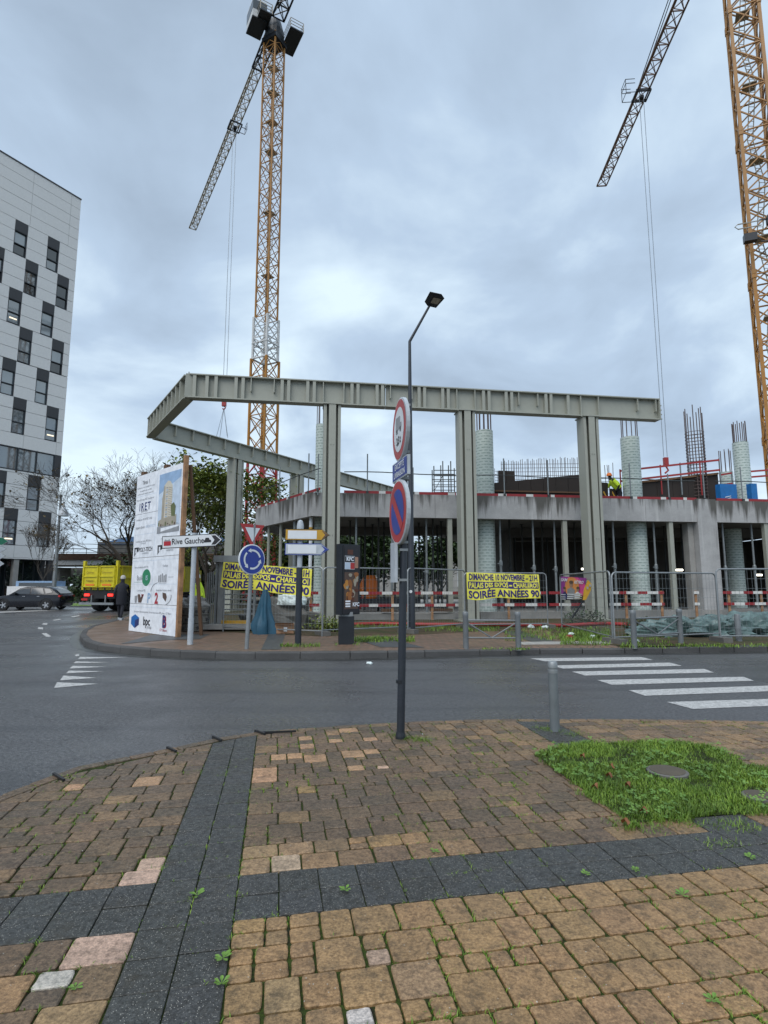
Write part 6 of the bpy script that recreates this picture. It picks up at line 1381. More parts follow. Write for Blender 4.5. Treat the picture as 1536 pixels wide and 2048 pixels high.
# tall street lamp
g_ = G(823, 1265, .15); lp = thing('street_lamp', 'tall dark street lamp with angled arm and flat head behind the round signs', 'street lamp', g_)
top = V(817, 683, g_.y); el_ = V(861, 608, g_.y-.1)
mb = MB(); mb.tube([(g_.x, g_.y, .1), (g_.x, g_.y, 1.3), (g_.x, g_.y, 1.35), (g_.x, g_.y, top.z)], [.11, .11, .098, .045], 14); mb.build('pole', 'post_navy', lp, smooth=True)
mb = MB(); T_ = frame((g_.x-.02, g_.y-.115, V(823, 1183, g_.y).z), (1, 0, 0)); mb.lathe((0, 0, 0), [(.045, -.005), (.045, .004)], 14, T=T_); mb.build('sticker', 'sign_white', lp)
mb = MB(); mb.tube([(g_.x, g_.y, top.z), el_], [.045, .035], 10); mb.build('arm', 'post_navy', lp, smooth=True)
hd_ = V(872, 603, g_.y-.25); T_ = frame(hd_, (.93, -.1, .12), (-.1, -.75, .65)); mb = MB()
def slab_poly(mb, pts, z0, z1, T): n = len(pts); mb.add([(x, y, z0) for x, y in pts]+[(x, y, z1) for x, y in pts], [tuple(range(n-1, -1, -1)), tuple(range(n, 2*n))]+[(i, (i+1) % n, n+(i+1) % n, n+i) for i in range(n)], 0, T)
A_ = V(855, 612, g_.y-.05); B_ = V(872, 616, g_.y-.1); C2 = V(889, 597, g_.y-.6); D_ = V(866, 592, g_.y-.55)
up_ = Vector((-.1, -.1, .09)); pts = [A_, B_, C2, D_]; mb.add(pts+[p+up_ for p in pts], [(0, 1, 2, 3), (7, 6, 5, 4), (0, 4, 5, 1), (1, 5, 6, 2), (2, 6, 7, 3), (3, 7, 4, 0)]); hd2 = mb.build('lamp_head', 'post_navy', lp)
q_ = [A_.lerp(C2, .38), B_.lerp(C2, .42), B_.lerp(C2, .86), D_.lerp(C2, .2)]; q_ = [A_.lerp(D_, .35).lerp(B_.lerp(C2, .35), .12), B_.lerp(C2, .35).lerp(A_.lerp(D_, .35), .15), C2.lerp(D_, .22).lerp(B_, .1), D_.lerp(C2, .12).lerp(A_, .1)]
nn_ = (B_-A_).cross(D_-A_).normalized(); nn_ = nn_ if nn_.z < 0 else -nn_; mb = MB(); mb.add([p+nn_*.006 for p in q_], [(0, 1, 2, 3)]); mb.build('lens', 'crane_grey', hd2)
# near post with the round signs seen nearly edge-on
g_ = G(801, 1478, .02); ns = thing('sign_post', 'dark post in the near pavement with two round signs and a blue plate', 'sign post', g_)
zsl = V(805, 1090, g_.y).z; zt_ = V(812, 802, g_.y).z
PX = lambda z: V(801, 1478, g_.y).x+(V(812.5, 802, g_.y).x-V(801, 1478, g_.y).x)*z/zt_
mb = MB(); mb.tube([(PX(0), g_.y, 0), (PX(zsl), g_.y, zsl)], .040, 12); mb.build('post', 'post_navy', ns, smooth=True); mb = MB(); mb.tube([(PX(zsl), g_.y, zsl), (PX(zt_), g_.y, zt_)], .030, 12); mb.build('upper_post', 'post_navy', ns, smooth=True)
mb = MB(); mb.lathe((g_.x, g_.y, 0), [(.052, 0.01), (.05, .05), (.041, .09)], 12); mb.build('base_collar', 'dark_metal', ns)
mb = MB(); mb.lathe((g_.x, g_.y, .55), [(.043, 0), (.043, .03)], 12); mb.build('ring', 'dark_metal', ns)
sdir = Vector((-.19, .98, 0)).normalized()        # along the plates, away from the viewer
NS = Vector((-sdir.y, sdir.x, 0)).normalized(); NS = NS if NS.x < 0 else -NS
def edge_disc(v_mid, u_mid, r, y, inner, parent=ns):
    c_ = V(u_mid, v_mid, y); c_ = Vector((PX(c_.z), g_.y, c_.z))+NS*.062; T_ = frame(c_, -sdir)       # x points to the viewer, z to the left
    if T_.col[2].x > 0: T_ = frame(c_, sdir)
    mb = MB(); mb.lathe((0, 0, 0), [(r-.02, -.035), (r, -.03), (r, .004), (r-.008, .008)], 40, T=T_); d__ = mb.build('round_sign', 'sign_grey', ns, smooth=False)
    return T_, d__
def disc_pts(r, cx_=0, cy_=0, n=40, sx=1): return [(cx_+r*sx*math.cos(2*math.pi*k/n), cy_+r*math.sin(2*math.pi*k/n)) for k in range(n)]
yc = g_.y+.02
T_, d__ = edge_disc(861, 804, .335, yc, None); poly_on(T_, disc_pts(.325), 'sign_white', .010, d__, 'face'); poly_on(T_, disc_pts(.315), 'red_sign', .012, d__, 'red_rim'); poly_on(T_, disc_pts(.235), 'sign_white', .014, d__, 'face')
poly_on(T_, [(-.13, .0), (.13, .0), (.13, .05), (.07, .06), (.06, .13), (-.02, .14), (-.13, .15)][::1], 'print_grey', .016, d__, 'truck_symbol'); poly_on(T_, disc_pts(.028, -.08, -.01, 12), 'print_black', .017, d__, 'truck_symbol'); poly_on(T_, disc_pts(.028, .08, -.01, 12), 'print_black', .017, d__, 'truck_symbol')
textmb('3,5 t', .11, T_ @ Matrix.Translation((0, -.12, 0)), bold=.004, z=.018).build('lettering', 'print_black', d__)
sdir = Vector((-.25, .97, 0)).normalized()
T_, d__ = edge_disc(1025, 799, .335, yc, None); poly_on(T_, disc_pts(.325), 'sign_white', .010, d__, 'face'); poly_on(T_, disc_pts(.315), 'red_sign', .012, d__, 'red_rim'); poly_on(T_, disc_pts(.235), 'blue_sign', .014, d__, 'face')
q = .235*.7071; e_ = .035; poly_on(T_, [(-q-e_, q-e_), (-q+e_, q+e_), (q+e_, -q+e_), (q-e_, -q-e_)][::-1], 'red_sign', .016, d__, 'red_bar')
c_ = V(802, 940, yc); c_ = Vector((PX(c_.z), g_.y, c_.z))+NS*.055; T_ = frame(c_, -sdir)
if T_.col[2].x > 0: T_ = frame(c_, sdir)
mb = MB(); mb.box((0, 0, -.012), (.56, .20, .03), T=T_); pl_ = mb.build('blue_plate', 'sign_grey', ns); poly_on(T_, rect(-.265, -.088, .265, .088), 'blue_sign', .006, pl_, 'face')
textmb('EXCEPTÉ', .085, T_ @ Matrix.Translation((0, .04, 0)), bold=.002, z=.009).build('lettering', 'sign_white', pl_); textmb('LIVRAISON', .085, T_ @ Matrix.Translation((0, -.045, 0)), bold=.002, z=.009).build('lettering', 'sign_white', pl_)
# a third plate, turned away, on the lower part of the post
c_ = V(797, 1125, yc-.03); T_ = frame((g_.x-.06, g_.y+.0, c_.z), sdir); mb = MB(); mb.box((0, 0, 0), (.16, .40, .03), T=T_); b3 = mb.build('turned_plate', 'sign_grey', ns); mb = MB(); mb.box((0, 0, .02), (.10, .34, .02), T=T_); mb.build('rib', 'galv', b3)
for vv in (812, 905, 958, 1085, 1100, 1160): mb = MB(); z_ = V(806, vv, g_.y).z; mb.box((PX(z_), g_.y, z_), (.085, .085, .025)); mb.build('clamp', 'galv', ns)
# bollard
g_ = G(1110, 1463, .02); bo = thing('bollard', 'round grey bollard with a capped top at the edge of the near pavement', 'bollard', g_); r = .049
zb_ = V(1107, 1322, g_.y).z
mb = MB(); mb.lathe((g_.x, g_.y, 0), [(r, 0), (r, zb_-.12)], 20); mb.build('shaft', 'post_grey' if 'post_grey' in M else 'crane_grey', bo, smooth=True)
mb = MB(); mb.lathe((g_.x, g_.y, zb_-.12), [(r*1.04, 0), (r*1.04, .03), (r*.93, .033), (r*.93, .05), (r*1.04, .053), (r*1.04, .098), (r*.85, .115), (r*.3, .12)], 20); mb.build('cap', 'galv', bo, smooth=True)
# hoop barriers on the far pavement
def hoop(label, a, c, top_v, brace=True):
    a, c = Vector(a), Vector(c); t_ = thing('pedestrian_barrier', label, 'barrier', a, group='grey pedestrian barriers near the crossing'); z1 = V(930, top_v, a.y).z
    for p in (a, c):
        mb = MB(); mb.lathe((p.x, p.y, .1), [(.062, 0), (.062, z1-.18), (.066, z1-.17), (.066, z1-.1), (.05, z1-.08)], 14); mb.build('post', 'hoop_grey', t_, smooth=True)
    mb = MB(); mb.tube([(a.x, a.y, z1-.17), (c.x, c.y, z1-.17)], .022, 8); mb.build('top_rail', 'hoop_grey', t_)
    m_ = a.lerp(c, .5); zb = z1-.55
    mb = MB(); mb.tube([(a.x, a.y, z1-.2), (m_.x, m_.y, zb)], .016, 6); mb.tube([(m_.x, m_.y, zb), (c.x, c.y, z1-.2)], .016, 6); mb.build('brace', 'hoop_grey', t_)
    mb = MB(); mb.tube([(a.x, a.y, zb), (c.x, c.y, zb)], .018, 8); mb.build('lower_rail', 'hoop_grey', t_)
hoop('grey two post pedestrian barrier below the right yellow banner', G(932, 1296, .14), G(1037, 1297, .14), 1225)
hoop('grey two post pedestrian barrier right of the third steel column', G(1269, 1293, .15), G(1362, 1286, .15), 1222)
g_ = G(1478, 1282, .15); sp_ = thing('short_post', 'short grey post beside the green tarpaulin near the right edge', 'bollard', g_); mb = MB(); mb.lathe((g_.x, g_.y, .1), [(.07, 0), (.07, .68), (.05, .71)], 14); mb.build('shaft', 'hoop_grey', sp_, smooth=True)
# ================================================================== GATE, RINGS AND CLUTTER
gt = thing('turnstile_gate', 'grey steel turnstile gate with flat top and stacked bars left of the left yellow banner', 'gate', G(450, 1258, .15)); Yg = 17.6
x0, x1 = V(431, 1200, Yg).x, V(512, 1200, Yg+.4).x
for px, w_, vt in ((432, .06, 1118), (442, .16, 1124), (509, .06, 1150)):
    p = V(px, 1200, Yg); mb = MB(); mb.box((p.x, p.y, (.35+V(px, vt, Yg).z)/2), (w_, .14, V(px, vt, Yg).z-.35)); mb.build('upright', 'galv', gt)
mb = MB(); mb.box(((x0+V(486, 1118, Yg).x)/2, Yg+.3, V(450, 1118, Yg).z), (V(486, 1118, Yg).x-x0+.1, 1.0, .2)); mb.build('canopy', 'galv', gt)
for k in range(10):
    z = .62+k*.155; mb = MB(); mb.tube([(x0+.15, Yg+.1, z), (x1, Yg+.35, z)], .022, 6); mb.build('arm', 'galv', gt)
mb = MB(); mb.box(((x0+x1)/2, Yg+.2, .27), (x1-x0+.5, 1.1, .14)); mb.build('base', 'concrete', gt); mb = MB(); mb.box(((x0+x1)/2+.15, Yg-.3, .42), (x1-x0-.3, .08, .10)); mb.build('kick_plate', 'sign_ochre', gt)
for k in range(5): mb = MB(); p = V(414+k*4, 1190, Yg-.1); mb.bar((p.x, p.y, .3), (p.x, p.y, 1.9+.1*k/5), .03); mb.build('side_bar', 'galv', gt)
# stacked ribbed rings beside the signboard
for i in range(3):
    g_ = G(385, 1262, .15); z = .15+.24*i*1.0; t_ = thing('ribbed_ring', ('bottom', 'middle', 'top')[i]+' grey green ribbed drum of the stack between signboard and pole', 'drum', (g_.x, g_.y+.2, z), group='stacked ribbed drums'); r = .42
    mb = MB(); mb.lathe((g_.x, g_.y+.2, z), [(r*.96, 0), (r, .02), (r*.97, .05), (r, .08), (r*.97, .11), (r, .14), (r*.97, .19), (r*1.0, .22), (r*.9, .235)], 24); o = mb.build('shell', 'concrete_soffit', t_, smooth=True)
    for k in range(12): a = 2*math.pi*k/12+i*.2; mb = MB(); T_ = frame((g_.x+r*math.cos(a), g_.y+.2+r*math.sin(a), z+.11), (-math.sin(a), math.cos(a), 0)); mb.lathe((0, 0, 0), [(.05, -.01), (.045, .015), (.025, .016), (.02, .004)], 10, T=T_); mb.build('boss', 'kerb_stone', t_)
# blue hanging cloth, box, sacks, dark bins
def crumple(name, label, cat, c, d, m_, seed, amp=.25, n=24, k=10):
    t_ = random.Random(seed); mb = MB(); vs = []
    for j in range(k+1):
        th_ = math.pi/2*(1-j/k)
        for i in range(n):
            a = 2*math.pi*i/n; q = Vector((math.cos(a)*math.cos(th_), math.sin(a)*math.cos(th_), math.sin(th_))); f = 1+amp*noise.noise(q*2.6+Vector((seed*3.1, 0, 0)))+amp*.7*abs(noise.noise(q*6+Vector((0, seed, 0))))
            vs.append((c[0]+q.x*d[0]/2*f, c[1]+q.y*d[1]/2*f, c[2]+q.z*d[2]*f))
    fs = [(j*n+i, (j+1)*n+i, (j+1)*n+(i+1) % n, j*n+(i+1) % n) for j in range(k) for i in range(n)]; mb.add(vs, fs)
    return tag(mb.build(name, m_, smooth=n > 30), label, cat)
p = V(528, 1264, 16.3)
mb = MB(); vs = []; n, k = 40, 14
for j in range(k+1):
    f = j/k; z = 1.28*(1-f)+.02*f+.12; w_ = .05+.26*f*(1-.25*max(0, f-.8)*4)
    for i in range(n): a = 2*math.pi*i/n; rr_ = w_*(1+.30*math.sin(a*4+f*2.5)+.16*math.sin(a*7-f*3)+.3*noise.noise(Vector((math.cos(a)*2, math.sin(a)*2, f*3)))); vs.append((p.x+rr_*math.cos(a), p.y+rr_*.5*math.sin(a), z))
mb.add(vs, [(j*n+i, (j+1)*n+i, (j+1)*n+(i+1) % n, j*n+(i+1) % n) for j in range(k) for i in range(n)]); tag(mb.build('hanging_cloth', 'tarp_blue', smooth=True), 'dark blue tarpaulin hanging in folds from the fence below the left yellow banner', 'tarpaulin')
p = G(567, 1268, .15); cbx = thing('cardboard_box', 'brown open cardboard box on the pavement left of the dark post', 'box', (p.x, p.y+.2, .15)); mb = MB(); mb.box((0, 0, .14), (.52, .35, .26), R(6)); mb.build('carton', 'cardboard', cbx, world=False); mb = MB(); mb.add([(-.26, -.18, .275), (.26, -.16, .275), (.3, -.3, .33), (-.22, -.33, .31)], [(0, 3, 2, 1), (0, 1, 2, 3)]); mb.build('flap', 'cardboard', cbx, world=False)
mb = MB(); mb.box((.05, -.19, .13), (.1, .01, .12), R(6)); mb.build('label', 'sign_white', cbx, world=False)
crumple('sack', 'white crumpled sack behind the dark post of the blank signs', 'sack', (V(583, 1190, 18.5).x, 18.5, .9), (.9, .6, .42), 'litter', 3); crumple('debris_heap', 'heap of rubble and dark sacks behind the blue hanging tarpaulin', 'rubble', (V(555, 1240, 18.6).x, 18.6, .16), (2.4, 1.0, .75), 'concrete_dark', 5, .5)
dk = thing('waste_container', 'dark open waste skip behind the rubble and sacks', 'skip', (V(560, 1200, 19.6).x, 19.6, .16)); mb = MB(); mb.box((0, 0, .45), (1.9, 1.0, .85)); mb.build('tub', 'dark_metal', dk, world=False); mb = MB(); mb.box((0, 0, .9), (2.0, 1.1, .07)); mb.build('rim', 'crane_grey', dk, world=False); mb = MB(); mb.bar((-.2, -.8, .1), (.4, -.6, 1.25), .3, .04); mb.build('plank', 'plywood_black', dk, world=False)
crumple('sack_pile', 'pale sacks piled on the ribbed drums beside the signboard', 'sack', (V(383, 1200, 17.4).x, 17.6, .88), (.95, .7, .28), 'concrete', 8, .3)
# orange mixer and red frames seen through the open storey
om = thing('concrete_mixer', 'orange mixer drum on a red frame seen through the open storey', 'mixer', (V(739, 1180, 27).x, 27, .4)); mb = MB(); mb.lathe((0, 0, .5), [(.28, 0), (.48, .3), (.46, .7), (.28, 1.05), (.25, 1.1)], 16); mb.build('drum', 'orange', om, world=False, smooth=True)
mb = MB()
for a in (-.45, .45): mb.bar((a, 0, 0), (a*.7, 0, .9), .06)
mb.bar((-.45, 0, .15), (.45, 0, .15), .05); mb.build('stand', 'crane_red', om, world=False)
for k in range(4):
    mb = MB()
wb = thing('steel_beam_stack', 'dark steel beams lying on low trestles behind the barrier rail beside the advertising panel', 'beams', (V(755, 1210, 24.5).x, 24.5, .4))
for k in range(3): mb = MB(); mb.box((0, k*.3, .32+.05*k), (3.6, .2, .25), R(3)); mb.build('beam', 'dark_metal', wb, world=False)
for a in (-1.2, 1.2): mb = MB(); mb.box((a, .3, .1), (.15, 1.1, .2)); mb.build('trestle', 'wood', wb, world=False)
for i, (px, w_) in enumerate(((775, .5), (876, .7), (892, .35))):
    x = onR(px, 1200, .2); tag(MB().box((x.x, x.y-.4, .50+.02), (w_, .3, .12), .2*i).build('timber_offcut', 'wood_dark'), ('brown timber offcut on the footing left of the lamp post', 'wide brown timber offcut on the footing right of the lamp post', 'short timber offcut on the footing near the second steel column')[i], 'timber')
# red hose on the verge
pts = [G(u, v, .2) for u, v in ((640, 1254), (700, 1250), (760, 1247), (850, 1250), (940, 1249), (1060, 1251), (1130, 1251), (1180, 1249), (1215, 1247), (1260, 1250), (1330, 1252))]
mb = MB(); mb.tube([(p.x, p.y, .2+.02*(i % 2)) for i, p in enumerate(pts)], .055, 8); tag(mb.build('hose', 'crane_red', smooth=True), 'long red hose lying on the verge along the building', 'hose')
# tarpaulins
crumple('tarpaulin', 'crumpled grey green tarpaulin heap left of the right edge fence post', 'tarpaulin', (G(1395, 1270, .16).x, G(1395, 1272, .16).y+.5, .14), (2.6, 1.3, .40), 'tarp_green', 11, .6, 90, 24); crumple('tarpaulin', 'crumpled grey green tarpaulin heap at the right edge behind the last fence panel', 'tarpaulin', (G(1510, 1268, .16).x, G(1510, 1270, .16).y+.6, .14), (3.0, 1.3, .42), 'tarp_green', 13, .6, 90, 24)
# ================================================================== LEFT EDGE THINGS
sg = thing('direction_sign', 'green arrow sign over three white arrow signs at the left edge', 'sign', G(-40, 1205, 0)); Ys = G(-40, 1205, 0).y
p = V(-40, 1100, Ys); mb = MB(); mb.tube([(p.x, Ys+.1, 0), (p.x, Ys+.1, V(-40, 1070, Ys).z)], .09, 10); mb.build('post', 'galv', sg)
for (u, v0, v1, m_) in ((16, 1075, 1090, 'sign_green'), (13, 1092, 1103.5, 'sign_grey'), (11, 1105, 1118.5, 'sign_grey'), (9, 1121, 1134, 'sign_grey')):
    a, c = V(-90, (v0+v1)/2, Ys), V(u, (v0+v1)/2, Ys); T_ = frame((a+c)/2, c-a); hh_ = V(0, v0, Ys).z-V(0, v1, Ys).z; pl_ = arrow_plate(sg, T_, (c-a).length, hh_, m_, 'sign_white' if m_ == 'sign_green' else 'print_black', .38)
    if m_ == 'sign_grey': textmb('Charleroi', hh_*.5, T_, z=.01).build('lettering', 'print_black', pl_)
ol = thing('street_lamp', 'grey street pole with a bell shaped lamp in front of the office building corner', 'street lamp', (V(107, 1190, 41).x, 41, 0)); xx = V(107, 1190, 41).x; zz = V(115, 990, 41).z
mb = MB(); mb.tube([(xx, 41, 0), (xx, 41, zz)], [.16, .08], 10); mb.build('pole', 'galv', ol, smooth=True); lx_ = V(127, 1020, 41); mb = MB(); mb.tube([(xx, 41, lx_.z+.35), (xx+.3, 41, lx_.z+.6), (lx_.x, 41, lx_.z+.45)], .04, 6); mb.build('arm', 'galv', ol)
mb = MB(); mb.lathe((lx_.x, 41, lx_.z-.45), [(.38, 0), (.36, .12), (.25, .45), (.1, .7), (.06, .95)], 14); mb.build('bell', 'sign_grey', ol, smooth=True)
# ================================================================== PLANTS ON THE GROUND
def blades(mb, x, y, z, h, w, rgn, lean=.5):
    a = rgn.uniform(0, 6.283); d = Vector((math.cos(a), math.sin(a), 0)); s = Vector((-d.y, d.x, 0))*w; l = d*h*rgn.uniform(.1, lean); b0 = Vector((x, y, z))
    mb.add([b0-s, b0+s, b0+s*.7+l*.45+Vector((0, 0, h*.6)), b0-s*.7+l*.45+Vector((0, 0, h*.6)), b0+l*1.2+Vector((0, 0, h*rgn.uniform(.75, 1)))], [(0, 1, 2, 3), (3, 2, 4)])
rgn = random.Random(12)
mb = MB(); cover = (G(1335, 1547, .03), G(1520, 1597, .03)); n = 0
soil = MB(); 
gp = [(gcx+(x-gcx)*1.0, gcy+(y-gcy)*1.0) for x, y in grass_poly]
soil.add([(x, y, .03) for x, y in [(gcx+(x-gcx)*.95, gcy+(y-gcy)*.95) for x, y in grass_poly]], [tuple(range(len(grass_poly)))]); soil.build('soil', 'joint_moss', kind='structure')
while n < 26000:
    x, y = rgn.uniform(1.2, 3.4), rgn.uniform(3.6, 5.7); nz = noise.noise(Vector((x*4, y*4, 0)))*.10+noise.noise(Vector((x*15, y*15, 0)))*.06
    if not inside(gcx+(x-gcx)*(1.0+nz), gcy+(y-gcy)*(1.0+nz), gp): continue
    dd_ = Vector((x-cover[0].x, (y-cover[0].y)*1.0)); 
    if dd_.length < .155 or Vector((x-cover[1].x, y-cover[1].y)).length < .11: continue
    dn = noise.noise(Vector((x*3.1, y*3.1, 5))); 
    if dn < -.28 and rgn.random() < .8: continue
    h = (.024+.020*max(0, noise.noise(Vector((x*2.3, y*2.3, 9)))+.3))*rgn.uniform(.5, 1.35)
    blades(mb, x, y, .03, h, rgn.uniform(.0016, .0035), rgn, 1.1); n += 1
tag(mb.build('grass_patch', 'grass', kind='stuff'), 'square patch of bright green grass and clover in the near pavement', 'grass')
mb = MB()
for k in range(900):     # clover leaves in the grass
    x, y = rgn.uniform(1.2, 3.4), rgn.uniform(3.6, 5.7)
    if not inside(x, y, gp) or Vector((x-cover[0].x, y-cover[0].y)).length < .15 or noise.noise(Vector((x*2, y*2, 1))) < -.1: continue
    z = rgn.uniform(.05, .085); a = rgn.uniform(0, 6.28); tilt = Vector((rgn.uniform(-.4, .4), rgn.uniform(-.5, .1), 1)).normalized()
    for q in range(3):
        t = a+q*2.09; d = Vector((math.cos(t), math.sin(t), 0)); d = (d-d.dot(tilt)*tilt)*.014; s = tilt.cross(d)*.75; c = Vector((x, y, z)); mb.add([c, c+d+s, c+d*1.7, c+d-s], [(0, 3, 2, 1)])
tag(mb.build('clover', 'weed_leaf', kind='stuff'), 'small clover leaves scattered through the near grass patch', 'clover')
for i, c_ in enumerate(cover):
    t_ = thing('manhole_cover', ('round concrete utility cover sunk in the middle of the grass patch', 'small concrete utility cover at the right edge of the grass patch')[i], 'manhole cover', c_); r = (.14, .10)[i]
    mb = MB(); mb.lathe((c_.x, c_.y, .0), [(r*1.1, 0), (r*1.1, .05), (r, .055)], 24); mb.build('ring', 'concrete_dark', t_); mb = MB(); mb.lathe((c_.x, c_.y, .03), [(r*.93, 0), (r*.93, .028), (r*.5, .034), (r*.1, .034)], 24); mb.build('lid', 'mud', t_)
LV = [(1165, 1510, 'orange fallen leaf in the far left of the grass patch'), (1218, 1548, 'orange brown fallen leaf left of the concrete cover'), (1222, 1530, 'small rust leaf near the left rim of the grass'), (1255, 1567, 'curled orange leaf below the concrete cover'), (1287, 1618, 'orange leaf near the front corner of the grass patch'), (1250, 1640, 'flat brown leaf at the front corner of the grass patch'), (1190, 1570, 'dull brown leaf at the left rim of the grass patch')]
for (u, v, lab) in LV:
    p = G(u, v, .075); mb = MB(); a = rgn.uniform(0, 6); ps_ = []
    for k in range(9): t = a+2*math.pi*k/9; rr_ = .023*(1.3 if k % 2 else .75); ps_.append((p.x+rr_*math.cos(t), p.y+rr_*math.sin(t), .07+.02*math.sin(t*2)))
    mb.add(ps_+[(p.x, p.y, .068)], [(i, (i+1) % 9, 9) for i in range(9)]); tag(mb.build('fallen_leaf', 'fallen_leaf', origin=None), lab, 'leaf', 'fallen leaves on the grass')
def weed(u, v, s, lab, n=7):
    p = G(u, v, .03); t_ = thing('weed', lab, 'weed', p, group='small weeds in the paving joints'); mb = MB()
    for k in range(n):
        a = 2*math.pi*k/n+rgn.uniform(-.3, .3); L = s*rgn.uniform(.7, 1.15); el2 = rgn.uniform(.15, .6); d = Vector((math.cos(a), math.sin(a), el2)).normalized(); sd_ = Vector((-math.sin(a), math.cos(a), 0))*L*.24; c = Vector((0, 0, .0))
        mb.add([c, c+d*L*.35+sd_*.35, c+d*L*.65+sd_, c+d*L*.9+sd_*.6-Vector((0, 0, L*.05)), c+d*L-Vector((0, 0, L*.1)), c+d*L*.9-sd_*.6-Vector((0, 0, L*.05)), c+d*L*.65-sd_, c+d*L*.35-sd_*.35, c+d*L*.55+Vector((0, 0, -.003))], [(0, 1, 8), (1, 2, 8), (2, 3, 8), (3, 4, 8), (4, 5, 8), (5, 6, 8), (6, 7, 8), (7, 0, 8)])
    mb.build('leaf', 'weed_leaf', t_, world=False)
for w in [(395, 1790, .042, 'leafy weed in the dark slab band, farther of the left ones'), (446, 1916, .042, 'leafy weed between dark slabs and yellow pavers, upper of two'), (443, 1967, .040, 'leafy weed between dark slabs and yellow pavers, lower of two'), (690, 1780, .032, 'single weed with one upright leaf in the middle dark slabs'), (150, 1975, .030, 'weed beside the two small white pavers at the lower left'), (1172, 1748, .030, 'tuft of weed in the middle of the right dark band'), (1365, 1790, .040, 'spreading weed just below the right dark band'), (1500, 1715, .040, 'dry weed at the right end of the dark band'), (1270, 1740, .028, 'small weed in the right dark band near its middle'), (1425, 2005-5, .03, 'weed in a joint at the lower right'), (870, 1703, .03, 'small weed above the middle of the dark band')]:
    weed(*w)
mb = MB(); n = 0       # joint moss and seedlings
rgn = random.Random(31)
cand = [s_ for s_ in stones if s_[5] < 6.5]
while n < 9000:
    _, kind, p, _, cx, cy = rgn.choice(cand); i = rgn.randrange(len(p)); a, c = p[i], p[(i+1) % len(p)]; f = rgn.random(); x, y = a[0]+(c[0]-a[0])*f, a[1]+(c[1]-a[1])*f
    m_ = noise.noise(Vector((x*1.7, y*1.7, 20)))+noise.noise(Vector((x*6, y*6, 3)))*.6
    if m_ < rgn.uniform(-.15, .75): n += 0 if rgn.random() < .97 else 1; continue
    for _ in range(3): blades(mb, x+rgn.gauss(0, .004), y+rgn.gauss(0, .004), .012, rgn.uniform(.012, .028), rgn.uniform(.0012, .003), rgn, 1.4)
    n += 1
for (u, v, rr_, k_) in [(820, 1478, .14, 260), (845, 1482, .12, 160), (790, 1472, .10, 100), (1095, 1460, .16, 260), (1150, 1470, .2, 200), (1250, 1650, .15, 160), (1300, 1655, .2, 160), (1470, 1655, .2, 250), (1380, 1650, .15, 120), (1440, 1690, .12, 80)]:
    c_ = G(u, v, .02)
    for _ in range(k_): blades(mb, c_.x+rgn.gauss(0, rr_*.45), c_.y+rgn.gauss(0, rr_*.3), .015, rgn.uniform(.015, .045), rgn.uniform(.0015, .003), rgn, 1.2)
tag(mb.build('joint_weeds', 'grass', kind='stuff'), 'moss and seedlings growing in the joints of the near pavers', 'moss')
# verge growth along the site
mb = MB(); rgn = random.Random(77)
ZON = [(700, 1275, 830, 1284, 2600, .09), (640, 1262, 700, 1256, 700, .14), (1010, 1256, 1220, 1282, 2600, .13), (1120, 1262, 1220, 1290, 2400, .12), (1240, 1270, 1340, 1296, 1200, .09), (560, 1292, 640, 1292, 350, .10), (670, 1288, 720, 1290, 300, .07), (850, 1254, 1000, 1262, 1200, .12), (1340, 1290, 1536, 1294, 900, .08), (965, 1297, 1060, 1299, 300, .05), (700, 1256, 850, 1250, 900, .14)]
for u0, v0, u1, v1, k_, h in ZON:
    for _ in range(k_):
        p = G(rgn.uniform(u0, u1), rgn.uniform(min(v0, v1), max(v0, v1))+rgn.gauss(0, 1), .15)
        if noise.noise(Vector((p.x*1.5, p.y*2, 2)))+rgn.uniform(-.3, .3) < -.05: continue
        blades(mb, p.x, p.y, .145, h*rgn.uniform(.3, 1.1), rgn.uniform(.004, .009), rgn, 1.1)
tag(mb.build('verge_grass', 'grass', kind='stuff'), 'rough weeds and grass along the foot of the site fence', 'grass')
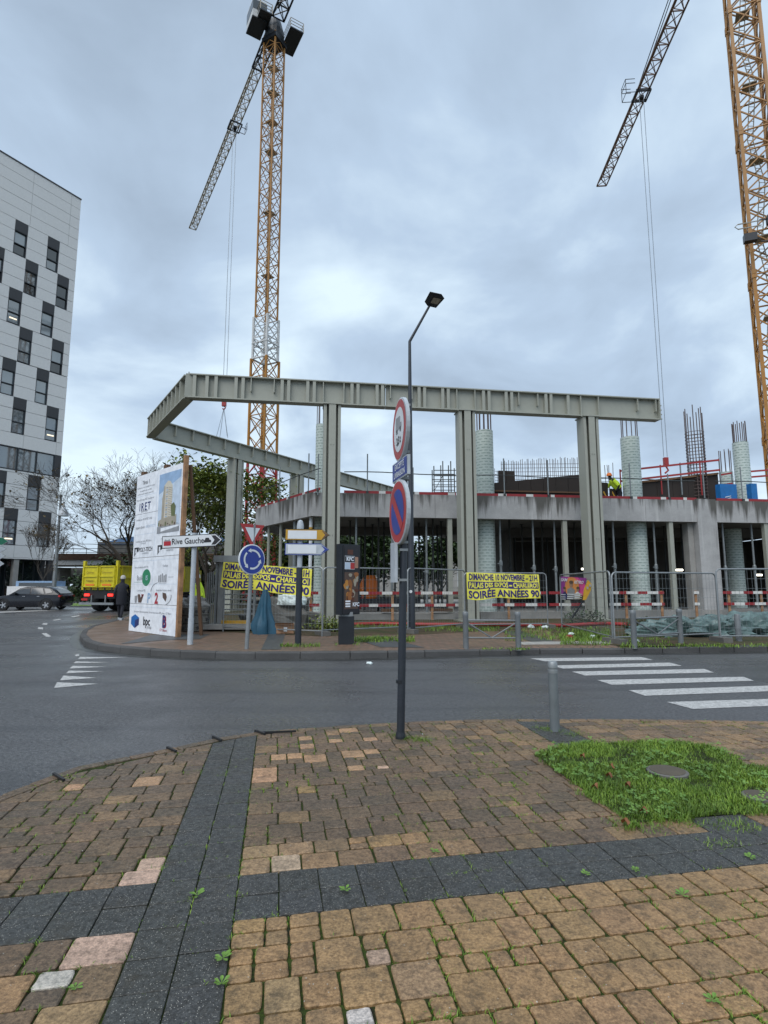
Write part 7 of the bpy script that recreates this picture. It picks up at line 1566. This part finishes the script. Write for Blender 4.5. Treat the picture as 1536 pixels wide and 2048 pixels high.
def shrub(lab, u, v, w_, h, seed, m_='leaf_dark', k_=700, Y=None):
    p = G(u, v, .15); t_ = thing('shrub', lab, 'shrub', p); r3 = random.Random(seed); mb = MB()
    for _ in range(k_):
        a = r3.uniform(0, 6.28); rr_ = r3.random()**.5; z = h*r3.random()**1.3*(1-.5*rr_); leaf_cloud(mb, [Vector((rr_*w_/2*math.cos(a), rr_*w_/3*math.sin(a), z))], 1, .03, .085, r3)
    mb.build('foliage', m_, t_, world=False); mb = MB()
    for _ in range(14): a = r3.uniform(0, 6.28); mb.bar((0, 0, 0), (w_*.35*math.cos(a), w_*.2*math.sin(a), h*.8*r3.random()), .012)
    mb.build('stems', 'bark', t_, world=False)
shrub('tangled dark weed shrub at the foot of the third steel column', 1168, 1250, 1.5, .75, 1); shrub('green weed shrub between the dark post and the first steel column', 640, 1256, 1.6, .50, 2, 'leaf_green'); shrub('low weed shrub behind the pedestrian barrier right of the third column', 1290, 1258, 1.3, .4, 3); shrub('low green weeds beside the advertising panel foot', 665, 1262, .8, .35, 4, 'leaf_green')
# litter
for i, (u, v, s, m_, lab) in enumerate([(1139, 1275, .12, 'red_paint', 'flattened red can in the verge below the pink poster'), (1143, 1269, .10, 'litter', 'white paper scrap behind the flattened red can'), (1186, 1275, .11, 'litter', 'white crumpled paper in the weeds below the third column'), (1090, 1256, .14, 'litter', 'white plastic bag at the foot of the fence'), (739, 1328, .07, 'litter', 'white paper scrap on the road in front of the advertising panel'), (845, 1471, .03, 'litter', 'tiny white scrap on the near pavers'), (1062, 1255, .14, 'litter', 'white wrapper on the verge below the right banner'), (1272, 1283, .1, 'litter', 'white scrap beside the fence foot')]):
    p = G(u, v, .15 if v < 1300 else .005); crumple('litter', lab, 'litter', (p.x, p.y, p.z), (s*1.6, s, s*.55), m_, 30+i, .5, 10, 4)
# black drain bar at the near kerb
for i, (a, c, lab) in enumerate([((525, 1466), (592, 1463.5), 'long black metal strip sticking out at the pavement edge'), ((510, 1462), (530, 1469), 'short black stub at the left end of the metal strip'), ((425, 1474), (443, 1482), 'small black stub at the pavement edge by the dark band'), ((334, 1496), (352, 1504), 'thin black stub at the pavement edge left of the dark band'), ((107, 1549), (128, 1562), 'thin stick at the pavement edge at the left')]):
    mb = MB(); p, q = G(*a, .03), G(*c, .03); mb.bar((p.x, p.y, .03), (q.x, q.y, .03), .018, .03); tag(mb.build('metal_strip', 'black'), lab, 'metal strip', 'dark strips at the pavement edge')
# stray things: crane base frame, site container far behind
